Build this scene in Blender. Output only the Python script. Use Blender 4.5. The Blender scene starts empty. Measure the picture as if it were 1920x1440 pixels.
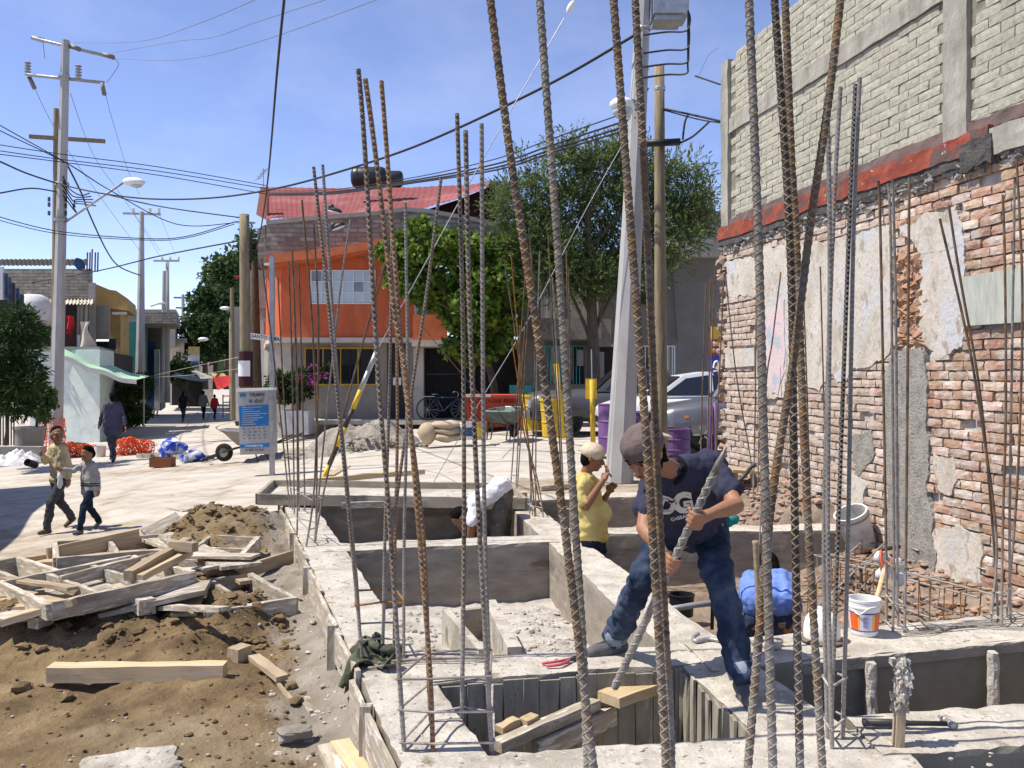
import bpy, math, random
import numpy as np
from mathutils import Vector as V, Matrix, noise
from mathutils.bvhtree import BVHTree
R = math.radians
SC = bpy.context.scene
COL = SC.collection
random.seed(7); RNG = np.random.default_rng(7)

# ---------------------------------------------------------------- camera
F = 1700.0; H0 = 700.0; CZ = 1.5          # focal length in photo pixels, horizon row, eye height above the beams
cd = bpy.data.cameras.new('camera'); cam = bpy.data.objects.new('camera', cd); COL.objects.link(cam)
cam.location = (0, 0, CZ); cam.rotation_euler = (R(90), 0, 0)
cd.sensor_width = 36; cd.lens = F / 1920 * 36; cd.shift_y = -(720 - H0) / 1920
cd.clip_start = 0.05; cd.clip_end = 2000
SC.camera = cam
# ---------------------------------------------------------------- light
SUN_DIR = V((-0.985, -0.10, 0)).normalized(); ELEV = R(59)
world = bpy.data.worlds.new('World'); SC.world = world; world.use_nodes = True
wn = world.node_tree; wn.nodes.clear()
sky = wn.nodes.new('ShaderNodeTexSky'); sky.sky_type = 'NISHITA'; sky.sun_disc = False
sky.sun_elevation = ELEV; sky.sun_rotation = math.atan2(SUN_DIR.x, SUN_DIR.y)
sky.altitude = 2200; sky.air_density = 0.85; sky.dust_density = 0.25; sky.ozone_density = 3.6
bg = wn.nodes.new('ShaderNodeBackground'); bg.inputs[1].default_value = 0.15
out = wn.nodes.new('ShaderNodeOutputWorld')
# thin cirrus: same recipe all round the sky
tc = wn.nodes.new('ShaderNodeTexCoord'); mp = wn.nodes.new('ShaderNodeMapping'); mp.inputs['Scale'].default_value = (1.0, 1.0, 2.2)
nz = wn.nodes.new('ShaderNodeTexNoise'); nz.inputs['Scale'].default_value = 2.6; nz.inputs['Detail'].default_value = 8; nz.inputs['Roughness'].default_value = .62
rp = wn.nodes.new('ShaderNodeValToRGB'); rp.color_ramp.elements[0].position = .46; rp.color_ramp.elements[1].position = .85
rp.color_ramp.elements[1].color = (.14, .14, .14, 1)
mx = wn.nodes.new('ShaderNodeMixRGB'); mx.inputs[2].default_value = (7.6, 7.9, 8.6, 1)
wl = wn.links.new
wl(tc.outputs['Generated'], mp.inputs[0]); wl(mp.outputs[0], nz.inputs['Vector']); wl(nz.outputs['Fac'], rp.inputs[0])
wl(rp.outputs[0], mx.inputs[0]); tn = wn.nodes.new('ShaderNodeMixRGB'); tn.blend_type = 'MULTIPLY'; tn.inputs[0].default_value = 1; tn.inputs[2].default_value = (1.16, .97, 1.0, 1); wl(sky.outputs[0], tn.inputs[1]); wl(tn.outputs[0], mx.inputs[1]); wl(mx.outputs[0], bg.inputs[0]); wl(bg.outputs[0], out.inputs[0])
sl = bpy.data.lights.new('sun', 'SUN'); sl.energy = 4.4; sl.angle = R(0.55); sl.color = (1, .92, .80)
sun = bpy.data.objects.new('sun', sl); COL.objects.link(sun)
sdir = V((SUN_DIR.x * math.cos(ELEV), SUN_DIR.y * math.cos(ELEV), math.sin(ELEV)))
sun.rotation_euler = sdir.to_track_quat('Z', 'Y').to_euler(); sun.location = (-20, -5, 40)
SC.view_settings.view_transform = 'Standard'; SC.view_settings.look = 'None'
SC.view_settings.exposure = 0.62; SC.view_settings.gamma = 1
SC.cycles.use_denoising = True
SC.cycles.max_bounces = 6; SC.cycles.transparent_max_bounces = 6
try: SC.cycles.caustics_reflective = False; SC.cycles.caustics_refractive = False
except Exception: pass

# ---------------------------------------------------------------- photo pixel -> place
def at(px, py, Y): return V(((px - 960) / F * Y, Y, CZ - (py - H0) / F * Y))
def pl(px, py, z=0.0): return at(px, py, F * (CZ - z) / (py - H0))
def sst(a, b, x): t = min(1, max(0, (x - a) / (b - a))); return t * t * (3 - 2 * t)
def gz(x, y):                                  # the lie of the street: falls to the left, rises a little to the houses
    z = -.02 + .066 * max(min(x, 0), -16) + .1 * sst(14, 24, y) * sst(-9, -3, x)
    return z - .10 * sst(-.5, -2.5, x) * (1 - sst(11, 13, y))
def gr(px, py):
    lo, hi = 2.0, 300.0
    for _ in range(50):
        m = .5 * (lo + hi); p = at(px, py, m)
        if p.z > gz(p.x, p.y): lo = m
        else: hi = m
    return at(px, py, lo)
def fbm(p, o=4, s=1.0): return noise.fractal(V(p) * s, 1.0, 2.0, o)

# ---------------------------------------------------------------- mesh collecting
WM = {}
class MB:
    def __init__(s): s.v = []; s.f = []; s.m = []
    def add(s, vs, fs, mi=0):
        o = len(s.v); s.v += [tuple(p) for p in vs]; s.f += [tuple(i + o for i in f) for f in fs]; s.m += [mi] * len(fs); return s
    def box(s, c, size, M=None, mi=0):
        x, y, z = (d / 2 for d in size); P = [V((a * x, b * y, e * z)) for e in (-1, 1) for b in (-1, 1) for a in (-1, 1)]
        if M is not None: P = [M @ p for p in P]
        c = V(c); P = [p + c for p in P]
        return s.add(P, [(0, 2, 3, 1), (4, 5, 7, 6), (0, 1, 5, 4), (2, 6, 7, 3), (0, 4, 6, 2), (1, 3, 7, 5)], mi)
    def bar(s, a, b, w, h, up=(0, 0, 1), mi=0, jit=0):          # box from a to b
        a, b = V(a), V(b); x = (b - a); L = x.length; x.normalize(); y = V(up).cross(x)
        if y.length < 1e-4: y = V((1, 0, 0)).cross(x)
        y.normalize(); z = x.cross(y); M = Matrix((x, y, z)).transposed()
        return s.box((a + b) / 2, (L, w, h), M, mi)
    def tube(s, pts, r, n=8, mi=0, cap=True):
        pts = [V(p) for p in pts]; N = len(pts); rr = r if hasattr(r, '__len__') else [r] * N
        vs = []; ref = None
        for i, p in enumerate(pts):
            t = (pts[min(i + 1, N - 1)] - pts[max(i - 1, 0)]).normalized()
            if ref is None: ref = t.orthogonal().normalized()
            ref = (ref - t * ref.dot(t)); ref = ref.normalized() if ref.length > 1e-5 else t.orthogonal().normalized()
            bn = t.cross(ref)
            vs += [p + (ref * math.cos(2 * math.pi * k / n) + bn * math.sin(2 * math.pi * k / n)) * rr[i] for k in range(n)]
        fs = [(i * n + k, i * n + (k + 1) % n, (i + 1) * n + (k + 1) % n, (i + 1) * n + k) for i in range(N - 1) for k in range(n)]
        if cap: fs += [tuple(range(n - 1, -1, -1)), tuple((N - 1) * n + k for k in range(n))]
        return s.add(vs, fs, mi)
    def lathe(s, prof, n=20, M=None, mi=0, a0=0, a1=2 * math.pi):
        full = abs(a1 - a0 - 2 * math.pi) < 1e-4; k2 = n if full else n + 1; vs = []
        for r, z in prof:
            for k in range(k2):
                a = a0 + (a1 - a0) * k / n; p = V((r * math.cos(a), r * math.sin(a), z)); vs.append(M @ p if M is not None else p)
        fs = [(i * k2 + k, i * k2 + (k + 1) % k2, (i + 1) * k2 + (k + 1) % k2, (i + 1) * k2 + k) for i in range(len(prof) - 1) for k in range(n)]
        return s.add(vs, fs, mi)
    def prism(s, poly, d, mi=0):                                # closed 3-D polygon pushed along d
        n = len(poly); P = [V(p) for p in poly]; d = V(d)
        return s.add(P + [p + d for p in P], [tuple(range(n)), tuple(range(2 * n - 1, n - 1, -1))] + [(i, n + i, n + (i + 1) % n, (i + 1) % n) for i in range(n)], mi)
    def grid(s, fn, nu, nv, mi=0):
        vs = [fn(i / nu, j / nv) for j in range(nv + 1) for i in range(nu + 1)]; w = nu + 1
        return s.add(vs, [(j * w + i, j * w + i + 1, (j + 1) * w + i + 1, (j + 1) * w + i) for j in range(nv) for i in range(nu)], mi)
    def ball(s, c, r, n=8, m=6, M=None, mi=0):                  # ellipsoid
        r = r if hasattr(r, '__len__') else (r, r, r); c = V(c); vs = []
        for j in range(1, m):
            for k in range(n):
                a, b = 2 * math.pi * k / n, math.pi * j / m
                p = V((r[0] * math.sin(b) * math.cos(a), r[1] * math.sin(b) * math.sin(a), r[2] * math.cos(b))); vs.append(c + (M @ p if M is not None else p))
        for sg in (1, -1): p = V((0, 0, r[2] * sg)); vs.append(c + (M @ p if M is not None else p))
        t, b = len(vs) - 2, len(vs) - 1
        fs = [(j * n + k, (j + 1) * n + k, (j + 1) * n + (k + 1) % n, j * n + (k + 1) % n) for j in range(m - 2) for k in range(n)]
        fs += [(t, k, (k + 1) % n) for k in range(n)] + [(b, (m - 2) * n + (k + 1) % n, (m - 2) * n + k) for k in range(n)]
        return s.add(vs, fs, mi)
    def mesh(s, name, mats, smooth=False):
        me = bpy.data.meshes.new(name); me.from_pydata(s.v, [], s.f)
        for m in (mats if isinstance(mats, (list, tuple)) else [mats]): me.materials.append(m)
        if any(s.m): me.polygons.foreach_set('material_index', s.m)
        if smooth: me.polygons.foreach_set('use_smooth', [True] * len(s.f))
        me.validate(); me.update(); return me
    def build(s, name, mats, parent=None, smooth=False, local=False, at0=None, flip=False):
        """one mesh object; with a parent it becomes a part of it (vertices given in world space unless local)"""
        if parent is not None and not local:
            I = WM[parent].inverted(); s.v = [tuple(I @ V(p)) for p in s.v]
        off = None
        if parent is None:
            a = np.array(s.v); off = V(((a[:, 0].min() + a[:, 0].max()) / 2, (a[:, 1].min() + a[:, 1].max()) / 2, a[:, 2].min()))
            s.v = [tuple(V(p) - off) for p in s.v]
        o = bpy.data.objects.new(name, s.mesh(name, mats, smooth)); COL.objects.link(o)
        if parent is not None: o.parent = parent; WM[o] = WM[parent]
        else: o.location = off; WM[o] = Matrix.Translation(off)
        return o
def fixn(o):
    import bmesh
    b = bmesh.new(); b.from_mesh(o.data); bmesh.ops.recalc_face_normals(b, faces=b.faces); b.to_mesh(o.data); b.free(); return o
def thing(name, label, cat, loc=(0, 0, 0), rz=0, group=None, M=None):
    o = bpy.data.objects.new(name, None); COL.objects.link(o); o.empty_display_size = .1
    W = M if M is not None else Matrix.Translation(V(loc)) @ Matrix.Rotation(rz, 4, 'Z')
    o.matrix_world = W; WM[o] = W.copy(); o['label'] = label; o['category'] = cat
    if group: o['group'] = group
    return o
def tag(o, label, cat, group=None):
    o['label'] = label; o['category'] = cat
    if group: o['group'] = group
    return o
def struct(o): o['kind'] = 'structure'; return o
def stuff(o, label=None, cat=None):
    o['kind'] = 'stuff'
    if label: o['label'] = label; o['category'] = cat
    return o
def link_copy(o, parent, me=None, M=None):
    c = o.copy(); COL.objects.link(c); c.parent = parent
    if M is not None: c.matrix_local = M
    return c
def part_at(me, name, parent, M):                               # a part that shares mesh data
    o = bpy.data.objects.new(name, me); COL.objects.link(o); o.parent = parent; o.matrix_local = M; WM[o] = WM[parent] @ M; return o
def spline(P, k=8):
    P = [V(p) for p in P]
    if len(P) < 3: return P
    out = []
    for i in range(len(P) - 1):
        a, b, c, d = P[max(i - 1, 0)], P[i], P[i + 1], P[min(i + 2, len(P) - 1)]
        for j in range(k):
            t = j / k; out.append(.5 * ((2 * b) + (c - a) * t + (2 * a - 5 * b + 4 * c - d) * t * t + (3 * b - a - 3 * c + d) * t ** 3))
    return out + [P[-1]]
def text_mesh(txt, M, size, mat, parent, name='lettering', ext=.001, align='CENTER', bold=0, sx=1, project=None, space=1):
    cu = bpy.data.curves.new(name, 'FONT'); cu.body = txt; cu.size = size; cu.extrude = ext; cu.align_x = align; cu.align_y = 'CENTER'; cu.offset = bold
    cu.space_character = space; cu.resolution_u = 3
    t = bpy.data.objects.new(name, cu); COL.objects.link(t)
    dg = bpy.context.evaluated_depsgraph_get(); me = bpy.data.meshes.new_from_object(t.evaluated_get(dg)); bpy.data.objects.remove(t)
    me.transform(Matrix.Diagonal((sx, 1, 1, 1))); me.transform(M)
    if project:
        for v in me.vertices: v.co = project(v.co)
    me.transform(WM[parent].inverted())
    me.materials.clear(); me.materials.append(mat)
    o = bpy.data.objects.new(name, me); COL.objects.link(o); o.parent = parent; WM[o] = WM[parent]; return o
def frame(o, x, up=(0, 0, 1)):                                  # 4x4 with X along x, Z near up
    x = V(x).normalized(); y = V(up).cross(x).normalized(); z = x.cross(y); M = Matrix((x, y, z)).transposed().to_4x4(); M.translation = V(o); return M

# ---------------------------------------------------------------- materials
def mat(name, ramp, scale=6, rough=.85, bump=0, bscale=60, metal=0, detail=5, stretch=None, var=0, coords='P', spec=.3, blotch=None, bdist=.01, hue=0, crack=None, rand_off=True, aniso=None, alpha=None):
    m = bpy.data.materials.new(name); m.use_nodes = True; t = m.node_tree; N = t.nodes; L = t.links.new
    b = N['Principled BSDF']; b.inputs['Roughness'].default_value = rough; b.inputs['Metallic'].default_value = metal; b.inputs['Specular IOR Level'].default_value = spec
    if coords == 'P': g = N.new('ShaderNodeNewGeometry').outputs['Position']
    else: g = N.new('ShaderNodeTexCoord').outputs['Object']
    oi = N.new('ShaderNodeObjectInfo')
    mpn = N.new('ShaderNodeMapping'); L(g, mpn.inputs[0])
    if stretch: mpn.inputs['Scale'].default_value = stretch
    if coords != 'P' and rand_off:
        cm = N.new('ShaderNodeCombineXYZ'); ml = N.new('ShaderNodeMath'); ml.operation = 'MULTIPLY'; ml.inputs[1].default_value = 37.0; L(oi.outputs['Random'], ml.inputs[0])
        for k in range(3): L(ml.outputs[0], cm.inputs[k])
        L(cm.outputs[0], mpn.inputs['Location'])
    g = mpn.outputs[0]
    def nse(sc, det=5, ro=.6):
        n = N.new('ShaderNodeTexNoise'); n.inputs['Scale'].default_value = sc; n.inputs['Detail'].default_value = det; n.inputs['Roughness'].default_value = ro; L(g, n.inputs['Vector']); return n.outputs['Fac']
    if isinstance(ramp, tuple): ramp = [(0.3, tuple(c * .8 for c in ramp)), (.7, tuple(min(1, c * 1.12) for c in ramp))]
    cr = N.new('ShaderNodeValToRGB'); e = cr.color_ramp.elements
    while len(e) < len(ramp): e.new(.5)
    for k, (p, c) in enumerate(ramp): e[k].position = p; e[k].color = (*c, 1)
    L(nse(scale, detail), cr.inputs[0]); c = cr.outputs[0]
    def mix(f, c1, col, mode='MIX'):
        mxn = N.new('ShaderNodeMixRGB'); mxn.blend_type = mode
        if isinstance(f, float): mxn.inputs[0].default_value = f
        else: L(f, mxn.inputs[0])
        L(c1, mxn.inputs[1])
        if isinstance(col, tuple): mxn.inputs[2].default_value = (*col, 1)
        else: L(col, mxn.inputs[2])
        return mxn.outputs[0]
    if blotch:
        for (bs, lo, hi, col) in blotch:
            r2 = N.new('ShaderNodeMapRange'); r2.inputs[1].default_value = lo; r2.inputs[2].default_value = hi; L(nse(bs, 4), r2.inputs[0]); c = mix(r2.outputs[0], c, col)
    if crack:
        vo = N.new('ShaderNodeTexVoronoi'); vo.feature = 'DISTANCE_TO_EDGE'; vo.inputs['Scale'].default_value = crack[0]; L(g, vo.inputs['Vector'])
        r3 = N.new('ShaderNodeMapRange'); r3.inputs[1].default_value = 0; r3.inputs[2].default_value = crack[1]; r3.inputs[3].default_value = 1; r3.inputs[4].default_value = 0; L(vo.outputs[0], r3.inputs[0]); c = mix(r3.outputs[0], c, crack[2])
    if var:
        hs = N.new('ShaderNodeHueSaturation'); mr = N.new('ShaderNodeMapRange'); mr.inputs[3].default_value = 1 - var; mr.inputs[4].default_value = 1 + var; L(oi.outputs['Random'], mr.inputs[0]); L(mr.outputs[0], hs.inputs['Value'])
        if hue:
            m2 = N.new('ShaderNodeMapRange'); m2.inputs[3].default_value = .5 - hue; m2.inputs[4].default_value = .5 + hue
            fr = N.new('ShaderNodeMath'); fr.operation = 'MULTIPLY_ADD'; fr.inputs[1].default_value = 7.31; fr.inputs[2].default_value = 0; L(oi.outputs['Random'], fr.inputs[0])
            f2 = N.new('ShaderNodeMath'); f2.operation = 'FRACT'; L(fr.outputs[0], f2.inputs[0]); L(f2.outputs[0], m2.inputs[0]); L(m2.outputs[0], hs.inputs['Hue'])
        L(c, hs.inputs['Color']); c = hs.outputs[0]
    L(c, b.inputs['Base Color'])
    if bump:
        bp = N.new('ShaderNodeBump'); bp.inputs['Strength'].default_value = bump; bp.inputs['Distance'].default_value = bdist; L(nse(bscale, 6, .65), bp.inputs['Height']); L(bp.outputs[0], b.inputs['Normal'])
    return m
def attr_mat(name, c0, c1, scale, rough=.9, bump=.8, bscale=30, bdist=.02, attr='mixv', c2=None, crack=None):
    """two (or three) grounds blended by a painted vertex attribute broken up with noise"""
    m = mat(name, c0, scale, rough, bump, bscale, bdist=bdist, crack=crack); t = m.node_tree; N = t.nodes; L = t.links.new; b = N['Principled BSDF']
    src = b.inputs['Base Color'].links[0].from_socket; g = N.new('ShaderNodeNewGeometry').outputs['Position']
    def ramp_of(cs, sc):
        n = N.new('ShaderNodeTexNoise'); n.inputs['Scale'].default_value = sc; n.inputs['Detail'].default_value = 6; L(g, n.inputs['Vector'])
        r = N.new('ShaderNodeValToRGB'); e = r.color_ramp.elements
        while len(e) < len(cs): e.new(.5)
        for k, (p, c) in enumerate(cs): e[k].position = p; e[k].color = (*c, 1)
        L(n.outputs['Fac'], r.inputs[0]); return r.outputs[0]
    for k, cs in enumerate([c1] + ([c2] if c2 else [])):
        at_ = N.new('ShaderNodeAttribute'); at_.attribute_name = attr + ('2' if k else ''); nb = N.new('ShaderNodeTexNoise'); nb.inputs['Scale'].default_value = 3.5; nb.inputs['Detail'].default_value = 6; L(g, nb.inputs['Vector'])
        ad = N.new('ShaderNodeMath'); ad.operation = 'ADD'; L(at_.outputs['Fac'], ad.inputs[0]); L(nb.outputs['Fac'], ad.inputs[1])
        mr = N.new('ShaderNodeMapRange'); mr.inputs[1].default_value = .85; mr.inputs[2].default_value = 1.15; L(ad.outputs[0], mr.inputs[0])
        mxn = N.new('ShaderNodeMixRGB'); L(mr.outputs[0], mxn.inputs[0]); L(src, mxn.inputs[1]); L(ramp_of(cs, scale * 1.3), mxn.inputs[2]); src = mxn.outputs[0]
    L(src, b.inputs['Base Color']); return m
def set_attr(o, name, vals):
    a = o.data.attributes.new(name, 'FLOAT', 'POINT'); a.data.foreach_set('value', np.asarray(vals, dtype=np.float32))
def flat(name, c, rough=.6, metal=0, spec=.4): return mat(name, [(.3, tuple(x * .93 for x in c)), (.7, c)], 3, rough, spec=spec, metal=metal)
M = {}
M['street'] = None
cw = [(.25, (.31, .285, .245)), (.5, (.48, .45, .395)), (.75, (.59, .56, .50))]
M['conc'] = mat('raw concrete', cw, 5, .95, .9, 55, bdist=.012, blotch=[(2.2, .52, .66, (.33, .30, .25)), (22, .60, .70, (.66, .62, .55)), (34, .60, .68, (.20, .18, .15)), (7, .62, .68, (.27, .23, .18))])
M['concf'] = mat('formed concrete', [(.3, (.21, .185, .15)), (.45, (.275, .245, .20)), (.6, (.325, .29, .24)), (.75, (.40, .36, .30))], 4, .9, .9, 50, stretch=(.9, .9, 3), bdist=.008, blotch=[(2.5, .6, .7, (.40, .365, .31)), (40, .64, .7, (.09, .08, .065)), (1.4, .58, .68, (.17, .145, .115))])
M['concg'] = mat('grey green concrete', [(.25, (.16, .155, .12)), (.75, (.28, .27, .21))], 3, .9, .5, 60, bdist=.008, blotch=[(70, .7, .78, (.06, .06, .05)), (3, .6, .7, (.34, .33, .28))])
M['mud'] = mat('wet mud', [(.3, (.17, .15, .125)), (.7, (.26, .235, .2))], 6, .55, .5, 25)
M['wood'] = mat('pine board', [(.25, (.24, .18, .115)), (.5, (.38, .30, .20)), (.8, (.50, .42, .30))], 4, .85, .35, 30, stretch=(.5, 9, 9), coords='O', var=.25, bdist=.004, blotch=[(6, .6, .72, (.42, .39, .34))])
M['woodc'] = mat('cement stained board', [(.25, (.21, .18, .135)), (.5, (.36, .315, .245)), (.8, (.50, .45, .365))], 4, .92, .6, 25, stretch=(1, 5, 5), coords='O', var=.22, bdist=.006, blotch=[(7, .52, .62, (.56, .54, .50)), (9, .62, .7, (.2, .16, .11))])
M['woody'] = mat('fresh yellow board', [(.25, (.40, .30, .17)), (.5, (.50, .385, .23)), (.8, (.58, .46, .30))], 4, .85, .4, 30, stretch=(.5, 9, 9), coords='O', var=.15, bdist=.005, blotch=[(4, .56, .68, (.46, .42, .36)), (12, .66, .72, (.22, .16, .10))])
M['rust'] = mat('rusted steel', [(.3, (.04, .033, .028)), (.44, (.105, .085, .068)), (.54, (.155, .092, .046)), (.72, (.30, .15, .055))], 12, .8, .4, 160, metal=.25, bdist=.002, blotch=[(6, .55, .68, (.16, .145, .125))])
M['rusto'] = mat('orange rusted steel', [(.3, (.08, .045, .02)), (.5, (.22, .095, .025)), (.75, (.42, .2, .055))], 25, .85, .4, 160, metal=.1, bdist=.002)
M['steelg'] = mat('grey steel', [(.3, (.11, .105, .10)), (.55, (.21, .20, .185)), (.75, (.34, .32, .29))], 25, .6, .3, 160, metal=.4, bdist=.002, blotch=[(14, .58, .68, (.24, .13, .05))])
M['steelw'] = mat('cement splashed steel', [(.3, (.17, .15, .13)), (.5, (.36, .33, .30)), (.75, (.52, .50, .46))], 25, .9, .6, 120, bdist=.004, blotch=[(12, .58, .68, (.22, .12, .05))])
M['steeld'] = mat('dark steel', [(.3, (.02, .018, .018)), (.7, (.06, .052, .048))], 25, .6, .4, 160, metal=.4, bdist=.002)
M['dk'] = flat('dark metal', (.035, .034, .036), .5); M['black'] = flat('black', (.012, .012, .014), .5); M['cable'] = flat('cable', (.008, .008, .01), .6)
M['white'] = flat('white paint', (.78, .78, .76), .5); M['glassd'] = flat('dark glass', (.015, .02, .025), .06, spec=.9)

# ================================================================ ground
def pip(x, y, poly):
    c = False; n = len(poly)
    for i in range(n):
        x1, y1 = poly[i]; x2, y2 = poly[i - 1]
        if (y1 > y) != (y2 > y) and x < (x2 - x1) * (y - y1) / (y2 - y1) + x1: c = not c
    return c
def lbo(y): return -.4155 - .318 * (y - 3.446)               # outer edge of the left foundation beam
def wallx(y): return 5.01 - .188 * y                          # face of the neighbour's wall
SITE = [(lbo(.5) + .15, .5), (lbo(10.4) + .15, 10.4), (wallx(11.6), 11.75), (wallx(.5), .5)]
DIRT = [(lbo(1.2) + .1, 1.2), (lbo(10.8) + .1, 10.8), (-3.5, 11.0), (-3.75, 9.2), (-4.9, 7.6), (-6.4, 6.0), (-6.4, 1.2)]
def grid_sheet(xs, ys, zf, skip, name, mats):
    idx = {}; b = MB(); W = len(xs)
    b.v = [(x, y, zf(x, y)) for y in ys for x in xs]
    for j in range(len(ys) - 1):
        for i in range(W - 1):
            cx, cy = (xs[i] + xs[i + 1]) / 2, (ys[j] + ys[j + 1]) / 2
            if skip and skip(cx, cy): continue
            b.f.append((j * W + i, j * W + i + 1, (j + 1) * W + i + 1, (j + 1) * W + i))
    b.m = [0] * len(b.f)
    used = sorted({i for f in b.f for i in f}); mp_ = {o: k for k, o in enumerate(used)}
    b.v = [b.v[i] for i in used]; b.f = [tuple(mp_[i] for i in f) for f in b.f]
    return b
xs = list(np.arange(-9, 5, .16)); x = -9.0; l = []
while x > -90: x -= .2 + .06 * abs(x + 9); l.append(x)
xs = l[::-1] + xs; x = xs[-1]
while x < 90: x += .2 + .06 * abs(x - 5); xs.append(x)
ys = [1.2 * (260 / 1.2) ** (k / 250) for k in range(251)]
def street_z(x, y): return gz(x, y) + .012 * fbm((x, y, 0), 3, .8) + .006 * fbm((x, y, 5), 3, 4)
b = grid_sheet(xs, ys, street_z, lambda x, y: pip(x, y, SITE) or pip(x, y, DIRT), 'street', None)
M['street'] = attr_mat('street concrete', [(.3, (.37, .335, .285)), (.5, (.46, .425, .37)), (.7, (.53, .495, .44))], [(.3, (.25, .195, .135)), (.7, (.38, .315, .235))], 1.8, .95, .5, 30, .01, crack=(.28, .004, (.22, .19, .155)))
wv = b.v
st = b.build('street', M['street']); struct(st)
def dustv(p):
    x, y = p[0], p[1]
    d = .62 * max(0, 1 - abs(y - 18.5) / 2.6) * sst(-12, -9, x) * sst(-3, -6, x)          # dirt line across the side street
    d = max(d, .5 * sst(13.0, 11.3, y) * sst(2.5, 0, x), .75 * sst(-2.2, -3.0, lbo(min(y, 11)) * -1 + x - 0) * 0)
    d = max(d, .55 * sst(1.6, .2, abs(y - (9.2 - .55 * (x + 3.8))) ) * (1 if x < -3 else 0))
    d = max(d, .7 * sst(1.6, .4, abs(y - 12.2)) * (1 if x > 0 else .3), .6 * sst(.9, .2, abs(y - 21.8)) * sst(-9, -6, x))
    d = max(d, (.34 + .12 * fbm((x, y, 0), 3, .7)) * sst(-2.5, -4, x) * sst(21, 17, y) * sst(7, 9, y), .30 * sst(16, 12, y))
    for (x0, y0, x1, y1, w_) in ((-4.2, 13, -14.5, 45, .10), (-5.9, 13, -16.2, 45, .10), (-1, 14.5, 9, 16.5, .08), (-1, 15.9, 9, 17.9, .08)):
        t_ = max(0, min(1, ((x - x0) * (x1 - x0) + (y - y0) * (y1 - y0)) / ((x1 - x0) ** 2 + (y1 - y0) ** 2))); q_ = math.hypot(x - x0 - t_ * (x1 - x0) - .8 * math.sin(t_ * 5), y - y0 - t_ * (y1 - y0)); d = max(d, .62 * sst(w_ * 1.8, w_ * .5, q_))
    return d
set_attr(st, 'mixv', [dustv(p) for p in wv])
M['tyremark'] = mat('tyre rubbed concrete', [(.3, (.27, .245, .21)), (.7, (.38, .35, .31))], 3, .95)
for pts_, w_ in (([(398, 772), (386, 790), (380, 815), (384, 845), (396, 872)], .10), ([(372, 772), (352, 795), (338, 820), (332, 850)], .07), ([(640, 862), (760, 850), (900, 846), (1060, 848)], .07), ([(560, 878), (720, 872), (900, 866), (1060, 870)], .07)):
    C_ = spline([gr(*p) for p in pts_], 10); m = MB()
    for i, p in enumerate(C_):
        d_ = (C_[min(i + 1, len(C_) - 1)] - C_[max(i - 1, 0)]).normalized(); n_ = V((-d_.y, d_.x, 0)) * w_ / 2
        for s_ in (-1, 1): q = p + n_ * s_ * (.7 + .5 * abs(noise.noise(p * 1.5))); m.v.append((q.x, q.y, street_z(q.x, q.y) + .012))
    m.f = [(2 * i, 2 * i + 1, 2 * i + 3, 2 * i + 2) for i in range(len(C_) - 1)]; m.m = [0] * len(m.f); struct(m.build('tyre_mark', M['tyremark']))
# site earth left of the foundation
def dirt_z(x, y):
    e = lbo(y) - x                                              # distance left of the beam
    z = -.20 - .05 * e - .02 * max(0, 5 - y)
    crest = math.exp(-((y - (6.15 - .10 * (e - 1.5))) / .33) ** 2) * sst(.1, .6, e)
    lump = max(0, noise.noise(V((x * 2.3, y * 2.3, 1.3)))) + .5 * abs(noise.noise(V((x * 6, y * 6, 2))))
    z += crest * (.10 + .30 * lump) + .10 * math.exp(-(((x + 2.9) / .9) ** 2 + ((y - 7.1) / .7) ** 2))
    z += .33 * math.exp(-(((x + 2.95) / .60) ** 2 + ((y - 9.3) / .80) ** 2) ** 1.4) * (1 + .30 * fbm((x, y, 3), 2, 1.6)) + .05 * math.exp(-(((x + 2.95) / .8) ** 2 + ((y - 9.3) / 1.0) ** 2)) * abs(fbm((x, y, 6), 4, 8))
    z += .10 * math.exp(-(((x + 2.0) / .35) ** 2 + ((y - 5.55) / .35) ** 2))
    rough = .35 + .65 * sst(4.3, 5.6, y)
    z += rough * (.06 * fbm((x, y, 0), 4, 2.0) + .045 * abs(fbm((x, y, 9), 3, 7)))
    z += .012 * fbm((x, y, 4), 3, 18) - .07 * math.exp(-((e - .28) / .2) ** 2) * sst(7, 5.5, y)   # muddy channel along the forms
    t = sst(0, .55, min(abs(x + 6.4), 9)) * sst(10.9, 10.3, y)
    far = max(0, (y - (7.6 - .9 * (x + 4.9))) if x < -3.75 else y - 9.2 if x < -3.5 else 0)
    z = z if x > -3.3 else z * 1 + 0
    g = gz(x, y) - .015
    k = sst(.75, 0, far) if x < -3.3 else 1
    return max(z * k + g * (1 - k), g - .2)
dx = list(np.arange(-6.7, -.05, .042)); dy = [1.3 * (11.1 / 1.3) ** (k / 190) for k in range(191)]
b = grid_sheet(dx, dy, dirt_z, lambda x, y: x > lbo(y) + .12 or x < -.75 * y - .4 or (x < -3.3 and y > 8.6 - .9 * (x + 4.6)), 'site_earth', None)
M['earth'] = attr_mat('site earth', [(.28, (.08, .053, .026)), (.5, (.175, .122, .063)), (.75, (.29, .215, .12))], [(.3, (.165, .125, .072)), (.7, (.30, .24, .15))], 3.0, .95, 1.0, 22, .03, c2=[(.3, (.17, .148, .118)), (.7, (.34, .305, .255))])
wv = b.v; ea = b.build('site_earth', M['earth'], smooth=True); struct(ea)
set_attr(ea, 'mixv', [.62 * sst(5.5, 4.2, p[1]) * sst(2.2, .9, lbo(p[1]) - p[0]) + .40 * sst(6.9, 7.6, p[1]) for p in wv])
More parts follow.
